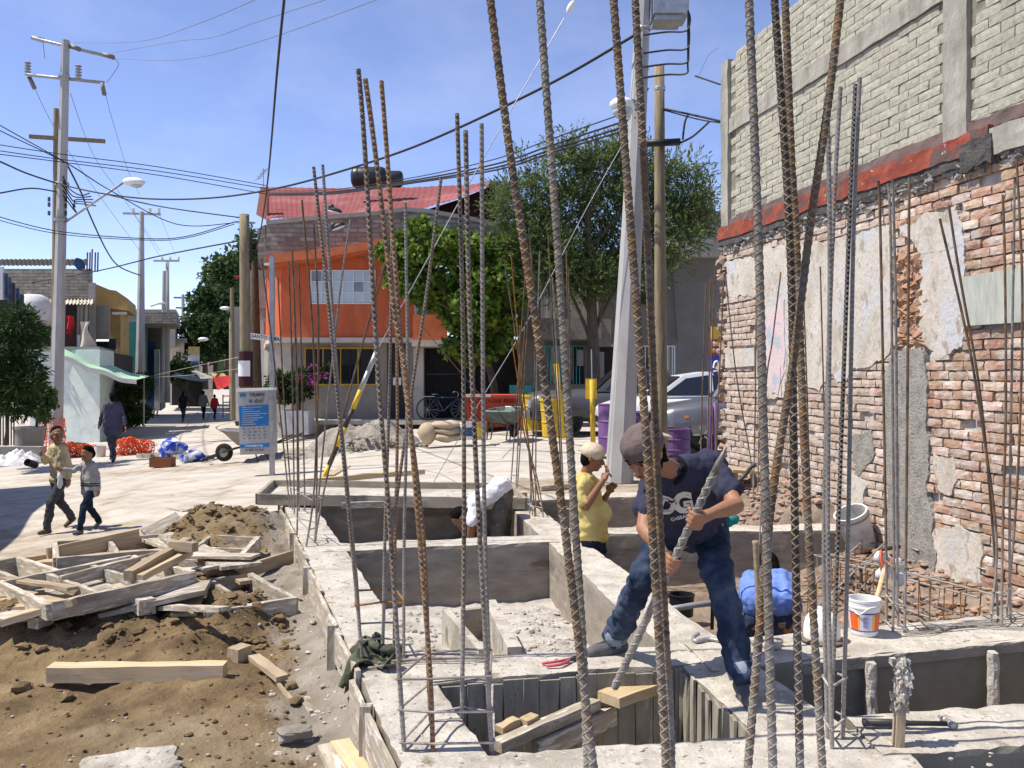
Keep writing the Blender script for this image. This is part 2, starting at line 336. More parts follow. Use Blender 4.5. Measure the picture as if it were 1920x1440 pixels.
set_attr(ea, 'mixv2', [.70 * sst(.75, .1, lbo(p[1]) - p[0]) + .30 * sst(6.2, 7, p[1]) * sst(8.6, 8, p[1]) * sst(1.0, .2, lbo(p[1]) - p[0]) for p in wv])
# pit floor
def pit_z(x, y):
    left = x < .327 - .162 * (y - 8.04) + .15
    z = -.50 + .04 * fbm((x, y, 2), 4, 2.5) + .025 * abs(fbm((x, y, 7), 3, 11))
    if left and 4.6 < y < 7.9: z += .10 * sst(7.6, 5.2, y)
    wd = wallx(y) - x
    if not left: z += .24 * math.exp(-(wd / .4) ** 2) + .10 * math.exp(-(wd / 1.1) ** 2) * (1 + fbm((x, y, 1), 3, 3))
    if y > 8.7 and x > .3: z += .40 * sst(.9, 2.4, x) * sst(8.8, 9.4, y) + .06 * fbm((x, y, 3), 4, 5)
    return z
b = grid_sheet(list(np.arange(-3.2, 5.0, .06)), list(np.arange(1.0, 11.8, .07)), pit_z, lambda x, y: not pip(x, y, SITE), 'pit_floor', None)
M['pit'] = attr_mat('pit floor', [(.3, (.15, .11, .08)), (.5, (.24, .185, .14)), (.75, (.34, .275, .22))], [(.3, (.34, .32, .29)), (.5, (.47, .44, .41)), (.75, (.60, .57, .53))], 5, .95, 1.0, 26, .03)
wv = b.v; pf = b.build('pit_floor', M['pit'], smooth=True); struct(pf)
set_attr(pf, 'mixv', [(.8 if p[0] < .327 - .162 * (p[1] - 8.04) + .2 else .25) * (1 if p[1] < 8.2 else .75) for p in wv])

# ================================================================ foundation beams
def beam(name, A, B, C, D, z0, label, zt=0, mats=None, step=.07, rough=.01, seed=0):
    """A,B: one long edge, D,C: the other (world xy); closed rough concrete bar"""
    A, B, C, D = [V((p[0], p[1], 0)) for p in (A, B, C, D)]
    n = max(4, int((B - A).length / step)); nt = 7; ns = 5
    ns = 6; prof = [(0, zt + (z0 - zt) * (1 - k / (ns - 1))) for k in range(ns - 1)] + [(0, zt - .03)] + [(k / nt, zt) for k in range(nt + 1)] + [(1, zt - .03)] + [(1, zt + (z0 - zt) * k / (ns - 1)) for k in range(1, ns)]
    m = MB(); k = len(prof)
    for i in range(n + 1):
        u = i / n; a = A.lerp(B, u); d = D.lerp(C, u); w = (d - a)
        for j, (s, z) in enumerate(prof):
            p = a + w * s; p.z = z
            q = p + V((seed, seed * 2, 0)); nv = noise.noise_vector(q * 3.1) * rough + noise.noise_vector(q * 11) * rough * .6
            edge = 1 if j in (ns, ns + nt) else 0
            if edge: nv += V((0, 0, -abs(noise.noise(q * 7)) * .016)) + w.normalized() * (1 if s == 0 else -1) * abs(noise.noise(q * 9 + V((3, 0, 0)))) * .014
            if z < zt - 1e-6: nv *= .45
            m.v.append(tuple(p + nv))
    for i in range(n):
        for j in range(k - 1):
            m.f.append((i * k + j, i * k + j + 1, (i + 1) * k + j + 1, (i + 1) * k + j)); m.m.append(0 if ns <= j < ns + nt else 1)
    m.f += [tuple(range(k)), tuple(n * k + j for j in range(k - 1, -1, -1))]; m.m += [1, 1]
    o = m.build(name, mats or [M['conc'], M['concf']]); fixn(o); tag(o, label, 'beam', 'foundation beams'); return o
def ln(x0, y0, x1, y1): return lambda x: y0 + (y1 - y0) * (x - x0) / (x1 - x0)
def mbx(y): return .327 - .162 * (y - 8.04)
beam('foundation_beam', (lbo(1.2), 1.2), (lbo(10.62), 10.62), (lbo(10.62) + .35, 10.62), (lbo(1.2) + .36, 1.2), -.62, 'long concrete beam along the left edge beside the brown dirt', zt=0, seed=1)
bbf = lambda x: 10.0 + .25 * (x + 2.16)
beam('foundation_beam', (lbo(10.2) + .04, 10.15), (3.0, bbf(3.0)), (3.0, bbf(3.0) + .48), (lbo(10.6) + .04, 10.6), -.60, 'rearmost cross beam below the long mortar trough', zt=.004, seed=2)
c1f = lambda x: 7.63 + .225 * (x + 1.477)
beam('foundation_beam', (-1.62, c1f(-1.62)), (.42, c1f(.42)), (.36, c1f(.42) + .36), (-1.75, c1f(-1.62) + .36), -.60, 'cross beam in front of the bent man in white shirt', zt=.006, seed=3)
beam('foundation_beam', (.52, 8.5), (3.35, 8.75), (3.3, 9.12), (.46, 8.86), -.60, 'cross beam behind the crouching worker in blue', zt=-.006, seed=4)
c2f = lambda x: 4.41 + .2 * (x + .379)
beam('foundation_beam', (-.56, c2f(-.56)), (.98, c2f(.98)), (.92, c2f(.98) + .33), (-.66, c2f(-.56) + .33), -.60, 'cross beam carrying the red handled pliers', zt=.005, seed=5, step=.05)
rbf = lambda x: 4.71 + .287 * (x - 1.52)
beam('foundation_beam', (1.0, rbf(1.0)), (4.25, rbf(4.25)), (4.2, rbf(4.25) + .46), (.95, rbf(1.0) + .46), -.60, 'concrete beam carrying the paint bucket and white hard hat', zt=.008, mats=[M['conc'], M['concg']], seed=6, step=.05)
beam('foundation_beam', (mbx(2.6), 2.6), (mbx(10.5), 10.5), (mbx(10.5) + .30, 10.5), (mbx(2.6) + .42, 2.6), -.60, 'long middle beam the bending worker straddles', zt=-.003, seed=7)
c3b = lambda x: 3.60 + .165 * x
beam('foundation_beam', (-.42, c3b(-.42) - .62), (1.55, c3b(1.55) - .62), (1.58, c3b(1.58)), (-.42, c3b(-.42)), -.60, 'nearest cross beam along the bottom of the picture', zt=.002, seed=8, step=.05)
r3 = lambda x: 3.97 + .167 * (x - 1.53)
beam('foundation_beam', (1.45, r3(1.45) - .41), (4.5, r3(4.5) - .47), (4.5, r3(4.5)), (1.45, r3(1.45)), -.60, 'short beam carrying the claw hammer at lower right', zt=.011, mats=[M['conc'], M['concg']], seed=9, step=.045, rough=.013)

beam('beam_lip', (1.5, rbf(1.5) - .03), (4.2, rbf(4.2) - .03), (4.2, rbf(4.2) + .03), (1.5, rbf(1.5) + .03), -.055, 'thin cast lip along the front edge of the right beam', zt=.004, seed=12, step=.04, rough=.006)
# small stub walls standing in the rubble of the second cell
def slabq(name, P, h, mats, label, cat, t=.03):
    m = MB(); m.prism(P, (0, 0, h)); o = m.build(name, mats); fixn(o); return tag(o, label, cat)
for (pa, pb, w, lab) in (((835, 1148), (905, 1228), .05, 'thin upright board left of the small square sump'), ((918, 1132), (965, 1222), .09, 'low concrete kerb right of the small square sump')):
    a = pl(*pa, -.22); b_ = pl(*pb, -.22); m = MB(); m.bar(a - V((0, 0, .12)), b_ - V((0, 0, .12)), w, .30); o = m.build('pit_kerb', M['conc']); tag(o, lab, 'kerb')
m = MB(); a = pl(866, 1146, -.25); b_ = pl(916, 1140, -.25); m.bar(a - V((0, 0, .12)), b_ - V((0, 0, .12)), .05, .26); tag(m.build('pit_kerb', M['concf']), 'short dark end wall of the small square sump', 'kerb')

# formwork boards nailed along the left face of the long beam
WB = []
def board_mesh(L, w, h, seed=0, jit=.004):
    m = MB(); rr = random.Random(seed); n = max(3, int(L / .12))
    for i in range(n + 1):
        x = L * (i / n - .5) + (rr.uniform(-.012, .012) if i in (0, n) else 0)
        for (a, c) in ((-1, -1), (1, -1), (1, 1), (-1, 1)): m.v.append((x, a * w / 2 + rr.uniform(-jit, jit) * .5, c * h / 2 + rr.uniform(-jit, jit)))
    for i in range(n):
        for k in range(4): m.f.append((i * 4 + k, i * 4 + (k + 1) % 4, (i + 1) * 4 + (k + 1) % 4, (i + 1) * 4 + k))
    m.f += [(3, 2, 1, 0), tuple(n * 4 + k for k in range(4))]; m.m = [0] * len(m.f); return m
def board(a, b_, w, h, mt, parent=None, name='board', up=(0, 0, 1), seed=None):
    a, b_ = V(a), V(b_); L = (b_ - a).length; seed = random.randrange(9999) if seed is None else seed
    Mx = frame((a + b_) / 2, b_ - a, up); m = board_mesh(L, w, h, seed); me = m.mesh(name, mt)
    o = bpy.data.objects.new(name, me); COL.objects.link(o)
    if parent is not None: o.parent = parent; o.matrix_local = WM[parent].inverted() @ Mx; WM[o] = Mx
    else: o.matrix_world = Mx; WM[o] = Mx
    return o
fw = thing('beam_formwork', 'row of pale form boards nailed along the left foundation beam', 'formwork', (lbo(6), 6, -.2))
y = 2.7; rr = random.Random(4)
while y < 10.3:
    L = rr.uniform(.55, 1.15); y2 = min(y + L, 10.5); off = rr.uniform(.012, .035); hh = rr.uniform(.16, .22); dz = rr.uniform(-.012, .03)
    board((lbo(y) - off, y, -hh / 2 + dz), (lbo(y2) - off - rr.uniform(0, .03), y2 - .01, -hh / 2 + dz + rr.uniform(-.015, .015)), .022, hh, M['woodc'], fw)
    y = y2
for y in (3.0, 4.05, 5.3, 6.9, 8.3): board((lbo(y) - .05, y, -.34), (lbo(y) - .045, y, .03), .05, .05, M['woodc'], fw, 'stake', up=(0, 1, 0))
# vertical form boards in the near pit, on the cross beam face and on the middle beam face
M['pitb'] = mat('form pressed concrete', [(.28, (.20, .185, .145)), (.5, (.28, .26, .205)), (.75, (.36, .335, .27))], 5, .95, .6, 40, stretch=(3, 3, .8), bdist=.008, blotch=[(30, .64, .7, (.13, .12, .095)), (4, .6, .68, (.42, .395, .335))])
pfw = thing('pit_formwork', 'vertical form boards lining the near pit under the worker', 'formwork', (.3, 4.5, -.6))
x = -.34
while x < .84:
    w = rr.uniform(.075, .12); yy = c2f(x + w / 2) - .016 - rr.uniform(0, .010)
    board((x + w / 2, yy, -.6), (x + w / 2, yy - .005, -.010 + rr.uniform(-.006, .004)), .014, w - .003, M['pitb'], pfw, up=(1, .2, 0)); x += w
y = 3.82
while y < 4.62:
    w = rr.uniform(.08, .12); board((mbx(y) - .02 - rr.uniform(0, .012), y + w / 2, -.6), (mbx(y) - .02, y + w / 2, -.010 + rr.uniform(-.006, .004)), .014, w - .003, M['pitb'], pfw, up=(0, 1, 0)); y += w
# drip posts on the right beam's face
dp = thing('beam_struts', 'two cement crusted struts on the dark face of the right beam', 'strut', (2, 4.6, -.6))
for px_, yb, yt in ((1633, 1345, 1240), (1862, 1330, 1215)):
    x = (px_ - 960) / F * 4.68; Y = rbf(x * 1.0) - .04; x = (px_ - 960) / F * Y
    m = MB(); pts = [V((x + .003 * math.sin(k * 2.1), Y, -.42 + .40 * k / 9)) for k in range(10)]; m.tube(pts, [.026 + .006 * abs(math.sin(k * 1.7)) for k in range(10)], 9); m.v = [tuple(V(p) + noise.noise_vector(V(p) * 30) * .008) for p in m.v]; m.build('strut', M['conc'], dp, smooth=False)

# loose rubble: broken mortar and stones nobody could count
def lumps(spots, name, mt, label, cat, fl=.7):
    ico = [(0, 0, 1), (.894, 0, .447), (.276, .851, .447), (-.724, .526, .447), (-.724, -.526, .447), (.276, -.851, .447), (.724, .526, -.447), (-.276, .851, -.447), (-.894, 0, -.447), (-.276, -.851, -.447), (.724, -.526, -.447), (0, 0, -1)]
    fc = [(0, 1, 2), (0, 2, 3), (0, 3, 4), (0, 4, 5), (0, 5, 1), (1, 6, 2), (2, 7, 3), (3, 8, 4), (4, 9, 5), (5, 10, 1), (2, 6, 7), (3, 7, 8), (4, 8, 9), (5, 9, 10), (1, 10, 6), (6, 11, 7), (7, 11, 8), (8, 11, 9), (9, 11, 10), (10, 11, 6)]
    m = MB(); rr = random.Random(11)
    for (x, y, z, s) in spots:
        q = Matrix.Rotation(rr.uniform(0, 6.3), 3, V((rr.uniform(-1, 1), rr.uniform(-1, 1), rr.uniform(-1, 1))).normalized()); sc = V((s * rr.uniform(.7, 1.3), s * rr.uniform(.7, 1.3), s * rr.uniform(.5, 1) * fl))
        vs = [];
        for p in ico: k = rr.uniform(.75, 1.2); w = q @ V(p); vs.append((x + w.x * sc.x * k, y + w.y * sc.y * k, z + w.z * sc.z * k))
        m.add(vs, fc)
    return stuff(m.build(name, mt), label, cat)
rr = random.Random(5); sp = []
while len(sp) < 2300:                                            # clods on the dirt
    y = rr.uniform(2.9, 10.2); e = abs(rr.gauss(0, 1.6)) + .2; x = lbo(y) - e
    if x < -.7 * y: continue
    k = .25 + math.exp(-((y - 6.1) / .5) ** 2) + 1.2 * math.exp(-(((x + 2.95) / .6) ** 2 + ((y - 9.3) / .8) ** 2))
    if rr.random() > k: continue
    s = rr.uniform(.005, .018) * (1 + 1.9 * (rr.random() < .2) * (k > .7)); sp.append((x, y, dirt_z(x, y) + s * .3, s))
for (px_, py_, s) in ((120, 1290, .062), (40, 1310, .06), (330, 1010, .05), (125, 1318, .05), (545, 1300, .05), (555, 1330, .055)):
    p = pl(px_, py_, -.3); sp.append((p.x, p.y, dirt_z(p.x, p.y) + .02, s))
sp2 = []
while len(sp2) < 230:
    y = rr.uniform(2.9, 6.4); x = lbo(y) - abs(rr.gauss(0, 1.3)) - .1
    if x < -.7 * y: continue
    sp2.append((x, y, dirt_z(x, y) + .003, rr.choice((.004, .005, .007, .010))))
lumps(sp2, 'pale_gravel', M['conc'], 'pale gravel and mortar bits strewn on the brown soil', 'gravel')
lumps(sp, 'dirt_clods', M['earth'], 'brown dirt clods strewn over the dug up earth', 'clods')
sp = []
while len(sp) < 1400:
    k = rr.random()
    if k < .5: y = rr.uniform(4.7, 7.6); x = rr.uniform(lbo(y) + .35, mbx(y)); z = pit_z(x, y)
    elif k < .65: y = rr.uniform(3.0, 7); x = lbo(y) - abs(rr.gauss(0, .25)) - .05; z = dirt_z(x, y)
    elif k < .75: y = rr.uniform(3.1, 10); x = lbo(y) + rr.uniform(.03, .32); z = 0
    elif k < .83: x = rr.uniform(-.4, 1.9); y = c3b(x) - rr.uniform(.03, .5); z = 0
    elif k < .9: x = rr.uniform(-.3, 2.9); y = (c2f(x) if x < 1 else rbf(x)) + rr.uniform(.05, .3); z = .005
    else: x = rr.uniform(-.2, .9); y = rr.uniform(3.75, 4.4); z = pit_z(x, y)
    sp.append((x, y, z, rr.choice((.006, .009, .012, .02 if k < .6 else .01))))
for k in range(620):
    if k < 430: y = rr.uniform(4.75, 7.55); x = rr.uniform(lbo(y) + .36, mbx(y) - .02); z = pit_z(x, y)
    elif k < 520: x = rr.uniform(-.2, .85); y = rr.uniform(3.75, 4.4); z = pit_z(x, y)
    else: y = rr.uniform(8.3, 10); x = rr.uniform(lbo(y) + .4, mbx(y)); z = pit_z(x, y)
    sp.append((x, y, z + .005, rr.uniform(.010, .034)))
lumps(sp, 'mortar_rubble', M['conc'], 'pale broken mortar crumbs scattered over beams and pits', 'rubble')
sp = []
while len(sp) < 800:
    y = rr.uniform(5.4, 11.3); x = wallx(y) - abs(rr.gauss(0, .6)) - .03
    if 8.4 < y < 9.2 or x < 1.3: continue
    sp.append((x, y, pit_z(x, y) + .01, rr.uniform(.015, .05) * (1.5 if rr.random() < .1 else 1)))
M['brickrub'] = mat('brick rubble', [(.3, (.19, .14, .11)), (.5, (.33, .26, .21)), (.62, (.36, .19, .12)), (.8, (.5, .45, .40))], 9, .95, .5, 60)
lumps(sp, 'brick_rubble', M['brickrub'], 'brick and plaster rubble heaped at the foot of the old wall', 'rubble')

# ================================================================ neighbour's wall
WD = V((.1846, -.9828, 0)); WE = V((2.776, 11.89, 0))
WMX = frame(WE, WD)                                             # local x along the wall to the camera, -y outwards
def wl_(px_, py_):
    r = (px_ - 960) / F; Y = 5.01 / (r + .188); return ((11.89 - Y) / .9828, CZ + (H0 - py_) / F * Y)
nb = thing('brick_building', 'tall old building with stripped brick wall and grey block storey above a red band', 'building', M=WMX)
M['mortar'] = mat('lime mortar', [(.3, (.40, .37, .33)), (.6, (.53, .50, .45)), (.8, (.62, .59, .54))], 9, .95, 1, 40, bdist=.02, blotch=[(3, .55, .7, (.36, .29, .23))])
M['brick'] = mat('red brick', [(.28, (.29, .16, .10)), (.45, (.39, .24, .16)), (.6, (.45, .31, .22)), (.8, (.52, .42, .33))], 6, .95, .9, 50, coords='O', var=.22, hue=.012, bdist=.012, blotch=[(4, .46, .60, (.56, .48, .41)), (14, .62, .7, (.50, .47, .42))])
M['block'] = mat('grey block', [(.28, (.27, .26, .205)), (.45, (.39, .375, .30)), (.6, (.455, .44, .355)), (.75, (.52, .505, .415))], 22, .95, 1, 110, coords='O', var=.10, hue=.006, bdist=.012, blotch=[(9, .62, .74, (.30, .295, .235)), (40, .66, .72, (.22, .215, .17))])
M['blockm'] = mat('grey block mortar', [(.3, (.13, .125, .095)), (.7, (.27, .26, .20))], 14, .95, .7, 60, bdist=.008)
M['plaster'] = mat('old plaster', [(.28, (.36, .32, .265)), (.45, (.50, .455, .385)), (.6, (.56, .515, .445)), (.75, (.63, .585, .52))], 3.2, .95, .8, 26, bdist=.02, stretch=(1, 1, .6), blotch=[(1.7, .54, .64, (.50, .505, .51)), (8, .58, .66, (.36, .315, .255)), (5, .62, .66, (.60, .50, .46)), (26, .62, .68, (.30, .265, .22))])
M['plasterp'] = mat('painted plaster', [(.35, (.55, .51, .46)), (.5, (.62, .48, .50)), (.62, (.36, .43, .47)), (.8, (.60, .56, .52))], 3.0, .9, .5, 30, bdist=.015)
M['plasterg'] = mat('grey cement render', [(.28, (.22, .21, .19)), (.5, (.33, .315, .285)), (.75, (.44, .42, .385))], 8, .95, 1, 45, bdist=.03, blotch=[(30, .62, .7, (.14, .13, .12))])
M['lintel'] = mat('grey lintel', [(.28, (.31, .335, .29)), (.7, (.47, .49, .43))], 5, .9, .5, 40, stretch=(4, 4, .8), bdist=.01)
M['redband'] = mat('faded red paint', [(.3, (.17, .04, .028)), (.52, (.28, .065, .038)), (.7, (.35, .09, .052))], 4, .9, .5, 40, bdist=.012, blotch=[(3.2, .52, .6, (.115, .07, .062)), (14, .66, .7, (.45, .42, .38))])
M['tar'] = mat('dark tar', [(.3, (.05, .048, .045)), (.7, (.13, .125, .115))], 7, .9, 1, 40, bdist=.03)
m = MB(); m.box((4.6, 1.6, 1.2), (9.2, 3.16, 4.0)); m.build('wall_core', M['mortar'], nb, local=True)                  # face at y=.02
m = MB(); m.box((4.6, 1.65, 4.44), (9.2, 3.26, 2.14)); m.build('block_wall_core', M['blockm'], nb, local=True)         # face at y=.02
rr = random.Random(21)
def rough_brick(L, h, d, seed, j):
    r2 = random.Random(seed); m = MB(); nx, nz_ = 4, 2
    for k in range(nz_ + 1):
        for i in range(nx + 1):
            e = (i in (0, nx)) + (k in (0, nz_)); m.v.append((L * (i / nx - .5) + r2.uniform(-j, j), -d / 2 + r2.uniform(0, j) + (.6 * j * e), h * (k / nz_ - .5) + r2.uniform(-j, j) * .7))
    w = nx + 1
    for k in range(nz_):
        for i in range(nx): m.f.append((k * w + i, k * w + i + 1, (k + 1) * w + i + 1, (k + 1) * w + i))
    ring = [i for i in range(w)] + [w - 1 + w * k for k in range(1, nz_ + 1)] + [nz_ * w + i for i in range(nx - 1, -1, -1)] + [k * w for k in range(nz_ - 1, 0, -1)]
    o = len(m.v); m.v += [(m.v[i][0], d / 2, m.v[i][2]) for i in ring]; n = len(ring)
    for i in range(n): m.f.append((ring[i], o + i, o + (i + 1) % n, ring[(i + 1) % n]))
    m.m = [0] * len(m.f); return m
M['brickw'] = mat('whitewashed brick', [(.28, (.36, .25, .19)), (.45, (.46, .36, .29)), (.6, (.53, .45, .38)), (.8, (.60, .54, .48))], 6, .95, .9, 50, coords='O', var=.15, hue=.01, bdist=.012, blotch=[(5, .55, .66, (.60, .55, .50)), (9, .64, .7, (.36, .24, .18))])
brickw_me = [rough_brick(.225, .066, .07, 60 + k, .006).mesh('brick', M['brickw']) for k in range(7)]
brick_me = [rough_brick(.225, .066, .07, k, .006).mesh('brick', M['brick']) for k in range(7)]
half_me = [rough_brick(.105, .064, .07, 20 + k, .007).mesh('brick', M['brick']) for k in range(3)]
block_me = [rough_brick(.279, .0765, .05, 40 + k, .004).mesh('concrete_block', M['block']) for k in range(7)]
PL = {  # photo outlines of what covers the bricks
 'p1': [(1421, 470), (1480, 455), (1560, 458), (1676, 418), (1684, 640), (1672, 668), (1640, 684), (1600, 690), (1585, 720), (1560, 700), (1542, 730), (1520, 726), (1500, 700), (1478, 742), (1440, 748), (1422, 700)],
 'p2': [(1366, 490), (1421, 480), (1421, 555), (1395, 552), (1380, 560), (1366, 548)],
 'p3': [(1365, 655), (1420, 652), (1420, 686), (1365, 690)],
 'p4': [(1731, 478), (1812, 458), (1812, 655), (1790, 660), (1760, 664), (1738, 650), (1728, 600)],
 'p7': [(1731, 478), (1690, 430), (1735, 405), (1800, 385), (1815, 458), (1770, 470)],
 'g1': [(1662, 712), (1680, 660), (1738, 655), (1745, 780), (1748, 930), (1757, 1010), (1760, 1115), (1668, 1100), (1672, 900)],
 'p5': [(1760, 850), (1790, 855), (1798, 900), (1785, 925), (1768, 920), (1758, 890)],
 'g2': [(1750, 1000), (1800, 990), (1838, 1000), (1846, 1030), (1850, 1100), (1800, 1105), (1755, 1090)],
 'g3': [(1603, 815), (1640, 810), (1640, 860), (1612, 890), (1603, 870)],
 'p6': [(1598, 885), (1628, 905), (1622, 950), (1600, 962), (1590, 930)],
 'li': [(1815, 520), (1960, 495), (1960, 602), (1813, 612)]}
PLM = {'g1': 'plasterg', 'g2': 'plaster', 'g3': 'plasterg', 'li': 'lintel'}
PLA = {k: [wl_(*p) for p in v] for k, v in PL.items()}
def ragged(poly, step=.06, j=.02):
    o = []; n = len(poly)
    for i in range(n):
        a, c = V((*poly[i], 0)), V((*poly[(i + 1) % n], 0)); k = max(1, int((c - a).length / step))
        for q in range(k): p = a.lerp(c, q / k); w_ = noise.noise_vector(p * 5) * j * 3.2 + noise.noise_vector(p * 17) * j * 1.2 if j > .01 else V((0, 0, 0)); o.append((p.x + w_.x + rr.uniform(-j, j) * .4, p.y + w_.y + rr.uniform(-j, j) * .4))
    return o
for k, poly in PLA.items():
    th = {'p1': .010, 'g1': .016, 'li': .04, 'p3': .02}.get(k, .008); pp = ragged(poly, .022, .004 if k in ('li', 'p3') else .016)
    mm = MB(); mm.prism([(a, -.022 - th, z) for a, z in pp], (0, th + .035, 0)); o = mm.build('plaster_patch' if k != 'li' else 'lintel', M[PLM.get(k, 'plaster')], nb, local=True); fixn(o)
mm = MB(); mm.prism([(a, -.040, z) for a, z in ragged([wl_(*p) for p in ((1432, 590), (1478, 560), (1476, 700), (1462, 738), (1440, 722))], .07, .02)], (0, .012, 0)); fixn(mm.build('graffiti_patch', M['plasterp'], nb, local=True))
cands = []
z = -.46; row = 0
while z < 3.12:
    a = .02 - (row % 2) * .12 + rr.uniform(-.015, .015)
    while a < 5.9:
        if a > -.06:
            cx, cz_ = a + .115, z + .035
            ins = any(pip(cx, cz_, q) and pip(cx - .07, cz_, q) and pip(cx + .07, cz_, q) for q in PLA.values())
            if not ins and rr.random() > .025: cands.append((cx, cz_, row))
        a += .238 + rr.uniform(-.006, .006)
    z += .0795; row += 1
def vis(c):                                                      # size in the photo
    p = WMX @ V((c[0], 0, c[1])); px_ = 960 + F * p.x / p.y; py_ = H0 - F * (p.z - CZ) / p.y
    return -1 if px_ > 1945 or py_ > 1180 else 1 / p.y
cands.sort(key=vis, reverse=True)
rest = MB(); restw = MB()
for k, (cx, cz_, row) in enumerate(cands):
    deep = rr.choice((0, 0, 0, .004, -.006, .012)); orange = False
    Mx = Matrix.Translation((cx, -.012 + deep + .02, cz_ + rr.uniform(-.004, .004))) @ Matrix.Rotation(rr.uniform(-.02, .02), 4, 'Y') @ Matrix.Rotation(rr.uniform(-.03, .03), 4, 'Z')
    ww = cx + rr.uniform(-.35, .35) < 3.75; me = rr.choice(brickw_me if ww else brick_me)
    if k < 300: part_at(me, 'brick', nb, Mx)
    else:
        vs = [Mx @ v.co for v in me.vertices]; (restw if ww else rest).add(vs, [tuple(p.vertices) for p in me.polygons])
restw.m = [1] * len(restw.f); rest.add(restw.v, restw.f, 1); o = rest.build('far_bricks', [M['brick'], M['brickw']], nb, local=True); o['kind'] = 'stuff'
# upper storey of grey blocks
cands = []; z = 3.43; row = 0
while z < 5.52:
    a = .2 - (row % 2) * .145
    while a < 6.2:
        cx = a + .14
        band = 4.60 < z + .04 < 4.80; col_ = 4.42 < cx < 4.78 or cx < .2
        if cx > .1 and not band and not col_ and rr.random() > .006: cands.append((cx, z + .04, row))
        a += .287 + rr.uniform(-.004, .004)
    z += .0835; row += 1
def vis2(c):
    p = WMX @ V((c[0], 0, c[1])); px_ = 960 + F * p.x / p.y; py_ = H0 - F * (p.z - CZ) / p.y
    return -1 if px_ > 1945 or py_ < -20 else 1 / p.y
cands.sort(key=vis2, reverse=True); rest = MB()
for k, (cx, cz_, row) in enumerate(cands):
    Mx = Matrix.Translation((cx, .002 + rr.uniform(-.004, .004) + .031, cz_)) @ Matrix.Rotation(rr.uniform(-.012, .012), 4, 'Y') @ Matrix.Rotation(rr.uniform(-.02, .02), 4, 'Z')
    me = rr.choice(block_me)
    if k < 300: part_at(me, 'concrete_block', nb, Mx)
    else:
        vs = [Mx @ v.co for v in me.vertices]; rest.add(vs, [tuple(p.vertices) for p in me.polygons])
o = rest.build('far_blocks', M['block'], nb, local=True); o['kind'] = 'stuff'
M['castillo'] = mat('weathered concrete', [(.28, (.22, .21, .175)), (.55, (.34, .325, .275)), (.8, (.44, .425, .365))], 6, .95, .8, 50, bdist=.015, stretch=(1, 1, .35), blotch=[(4, .6, .7, (.25, .24, .2))])
def strip(a0, a1, z0, z1, y0, th, name, mt, nu=24, nv=4, j=.010):
    mm = MB()
    def fn(u, v):
        p = V((a0 + (a1 - a0) * u, y0, z0 + (z1 - z0) * v)); q = noise.noise_vector(p * 4) * j + noise.noise_vector(p * 13) * j * .6
        return (p.x + q.x, p.y + q.y, p.z + q.z * (1.6 if v in (0, 1) else .5))
    mm.grid(fn, nu, nv); base = len(mm.v); w = nu + 1
    ring = list(range(w)) + [w - 1 + w * k for k in range(1, nv + 1)] + [nv * w + i for i in range(nu - 1, -1, -1)] + [k * w for k in range(nv - 1, 0, -1)]
    mm.v += [(mm.v[i][0], y0 + th, mm.v[i][2]) for i in ring]; n = len(ring)
    for i in range(n): mm.f.append((ring[i], base + i, base + (i + 1) % n, ring[(i + 1) % n])); mm.m.append(0)
    o = mm.build(name, mt, nb, local=True); fixn(o); return o
strip(.18, 6.5, 4.60, 4.79, -.014, .06, 'bond_beam', M['castillo'], 60)
strip(-.02, .19, 3.36, 5.56, -.03, .09, 'corner_column', M['castillo'], 4, 30)
strip(4.45, 4.74, 3.34, 5.56, -.028, .08, 'concrete_column', M['castillo'], 6, 60, .008)
strip(-.03, 5.04, 3.23, 3.40, -.075, .12, 'red_band', M['redband'], 90, 5, .012)
M['maroonb'] = mat('dark maroon stain', [(.3, (.10, .075, .07)), (.6, (.17, .12, .11)), (.8, (.24, .13, .11))], 5, .95, .6, 50, bdist=.01)
strip(-.03, 5.6, 3.39, 3.50, -.022, .06, 'stained_course', M['maroonb'], 90, 3, .014)
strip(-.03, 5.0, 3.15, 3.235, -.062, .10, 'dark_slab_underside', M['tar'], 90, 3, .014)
strip(5.05, 6.6, 3.16, 3.36, -.07, .12, 'slab_edge', M['castillo'], 20, 4)
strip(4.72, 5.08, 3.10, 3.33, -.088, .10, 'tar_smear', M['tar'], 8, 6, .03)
def chip(m_, c, s3):
    q = Matrix.Rotation(rr.uniform(0, 6.3), 3, V((rr.uniform(-1, 1), rr.uniform(-1, 1), rr.uniform(-1, 1))).normalized()); vs = []
    for p in ((1, 1, 1), (-1, 1, 1), (-1, -1, 1), (1, -1, 1), (1, 1, -1), (-1, 1, -1), (-1, -1, -1), (1, -1, -1)):
        w = q @ V((p[0] * rr.uniform(.35, 1), p[1] * rr.uniform(.35, 1), p[2] * rr.uniform(.35, 1))); vs.append((c[0] + w.x * s3[0], c[1] + w.y * s3[1], c[2] + w.z * s3[2]))
    m_.add(vs, [(0, 1, 2), (0, 2, 3), (7, 6, 5), (7, 5, 4), (0, 4, 5), (0, 5, 1), (1, 5, 6), (1, 6, 2), (2, 6, 7), (2, 7, 3), (3, 7, 4), (3, 4, 0)])
mm = MB()
for k in range(700):                                             # torn underside of the slab
    a = rr.uniform(-.02, 5.6); s = rr.uniform(.008, .034); chip(mm, (a, rr.uniform(-.04, .0), 3.20 - abs(rr.gauss(0, .055)) - s * .4), (s * 2, s, s * .9))
mm.build('torn_slab_edge', M['plasterg'], nb, local=True)['kind'] = 'stuff'
mm = MB()
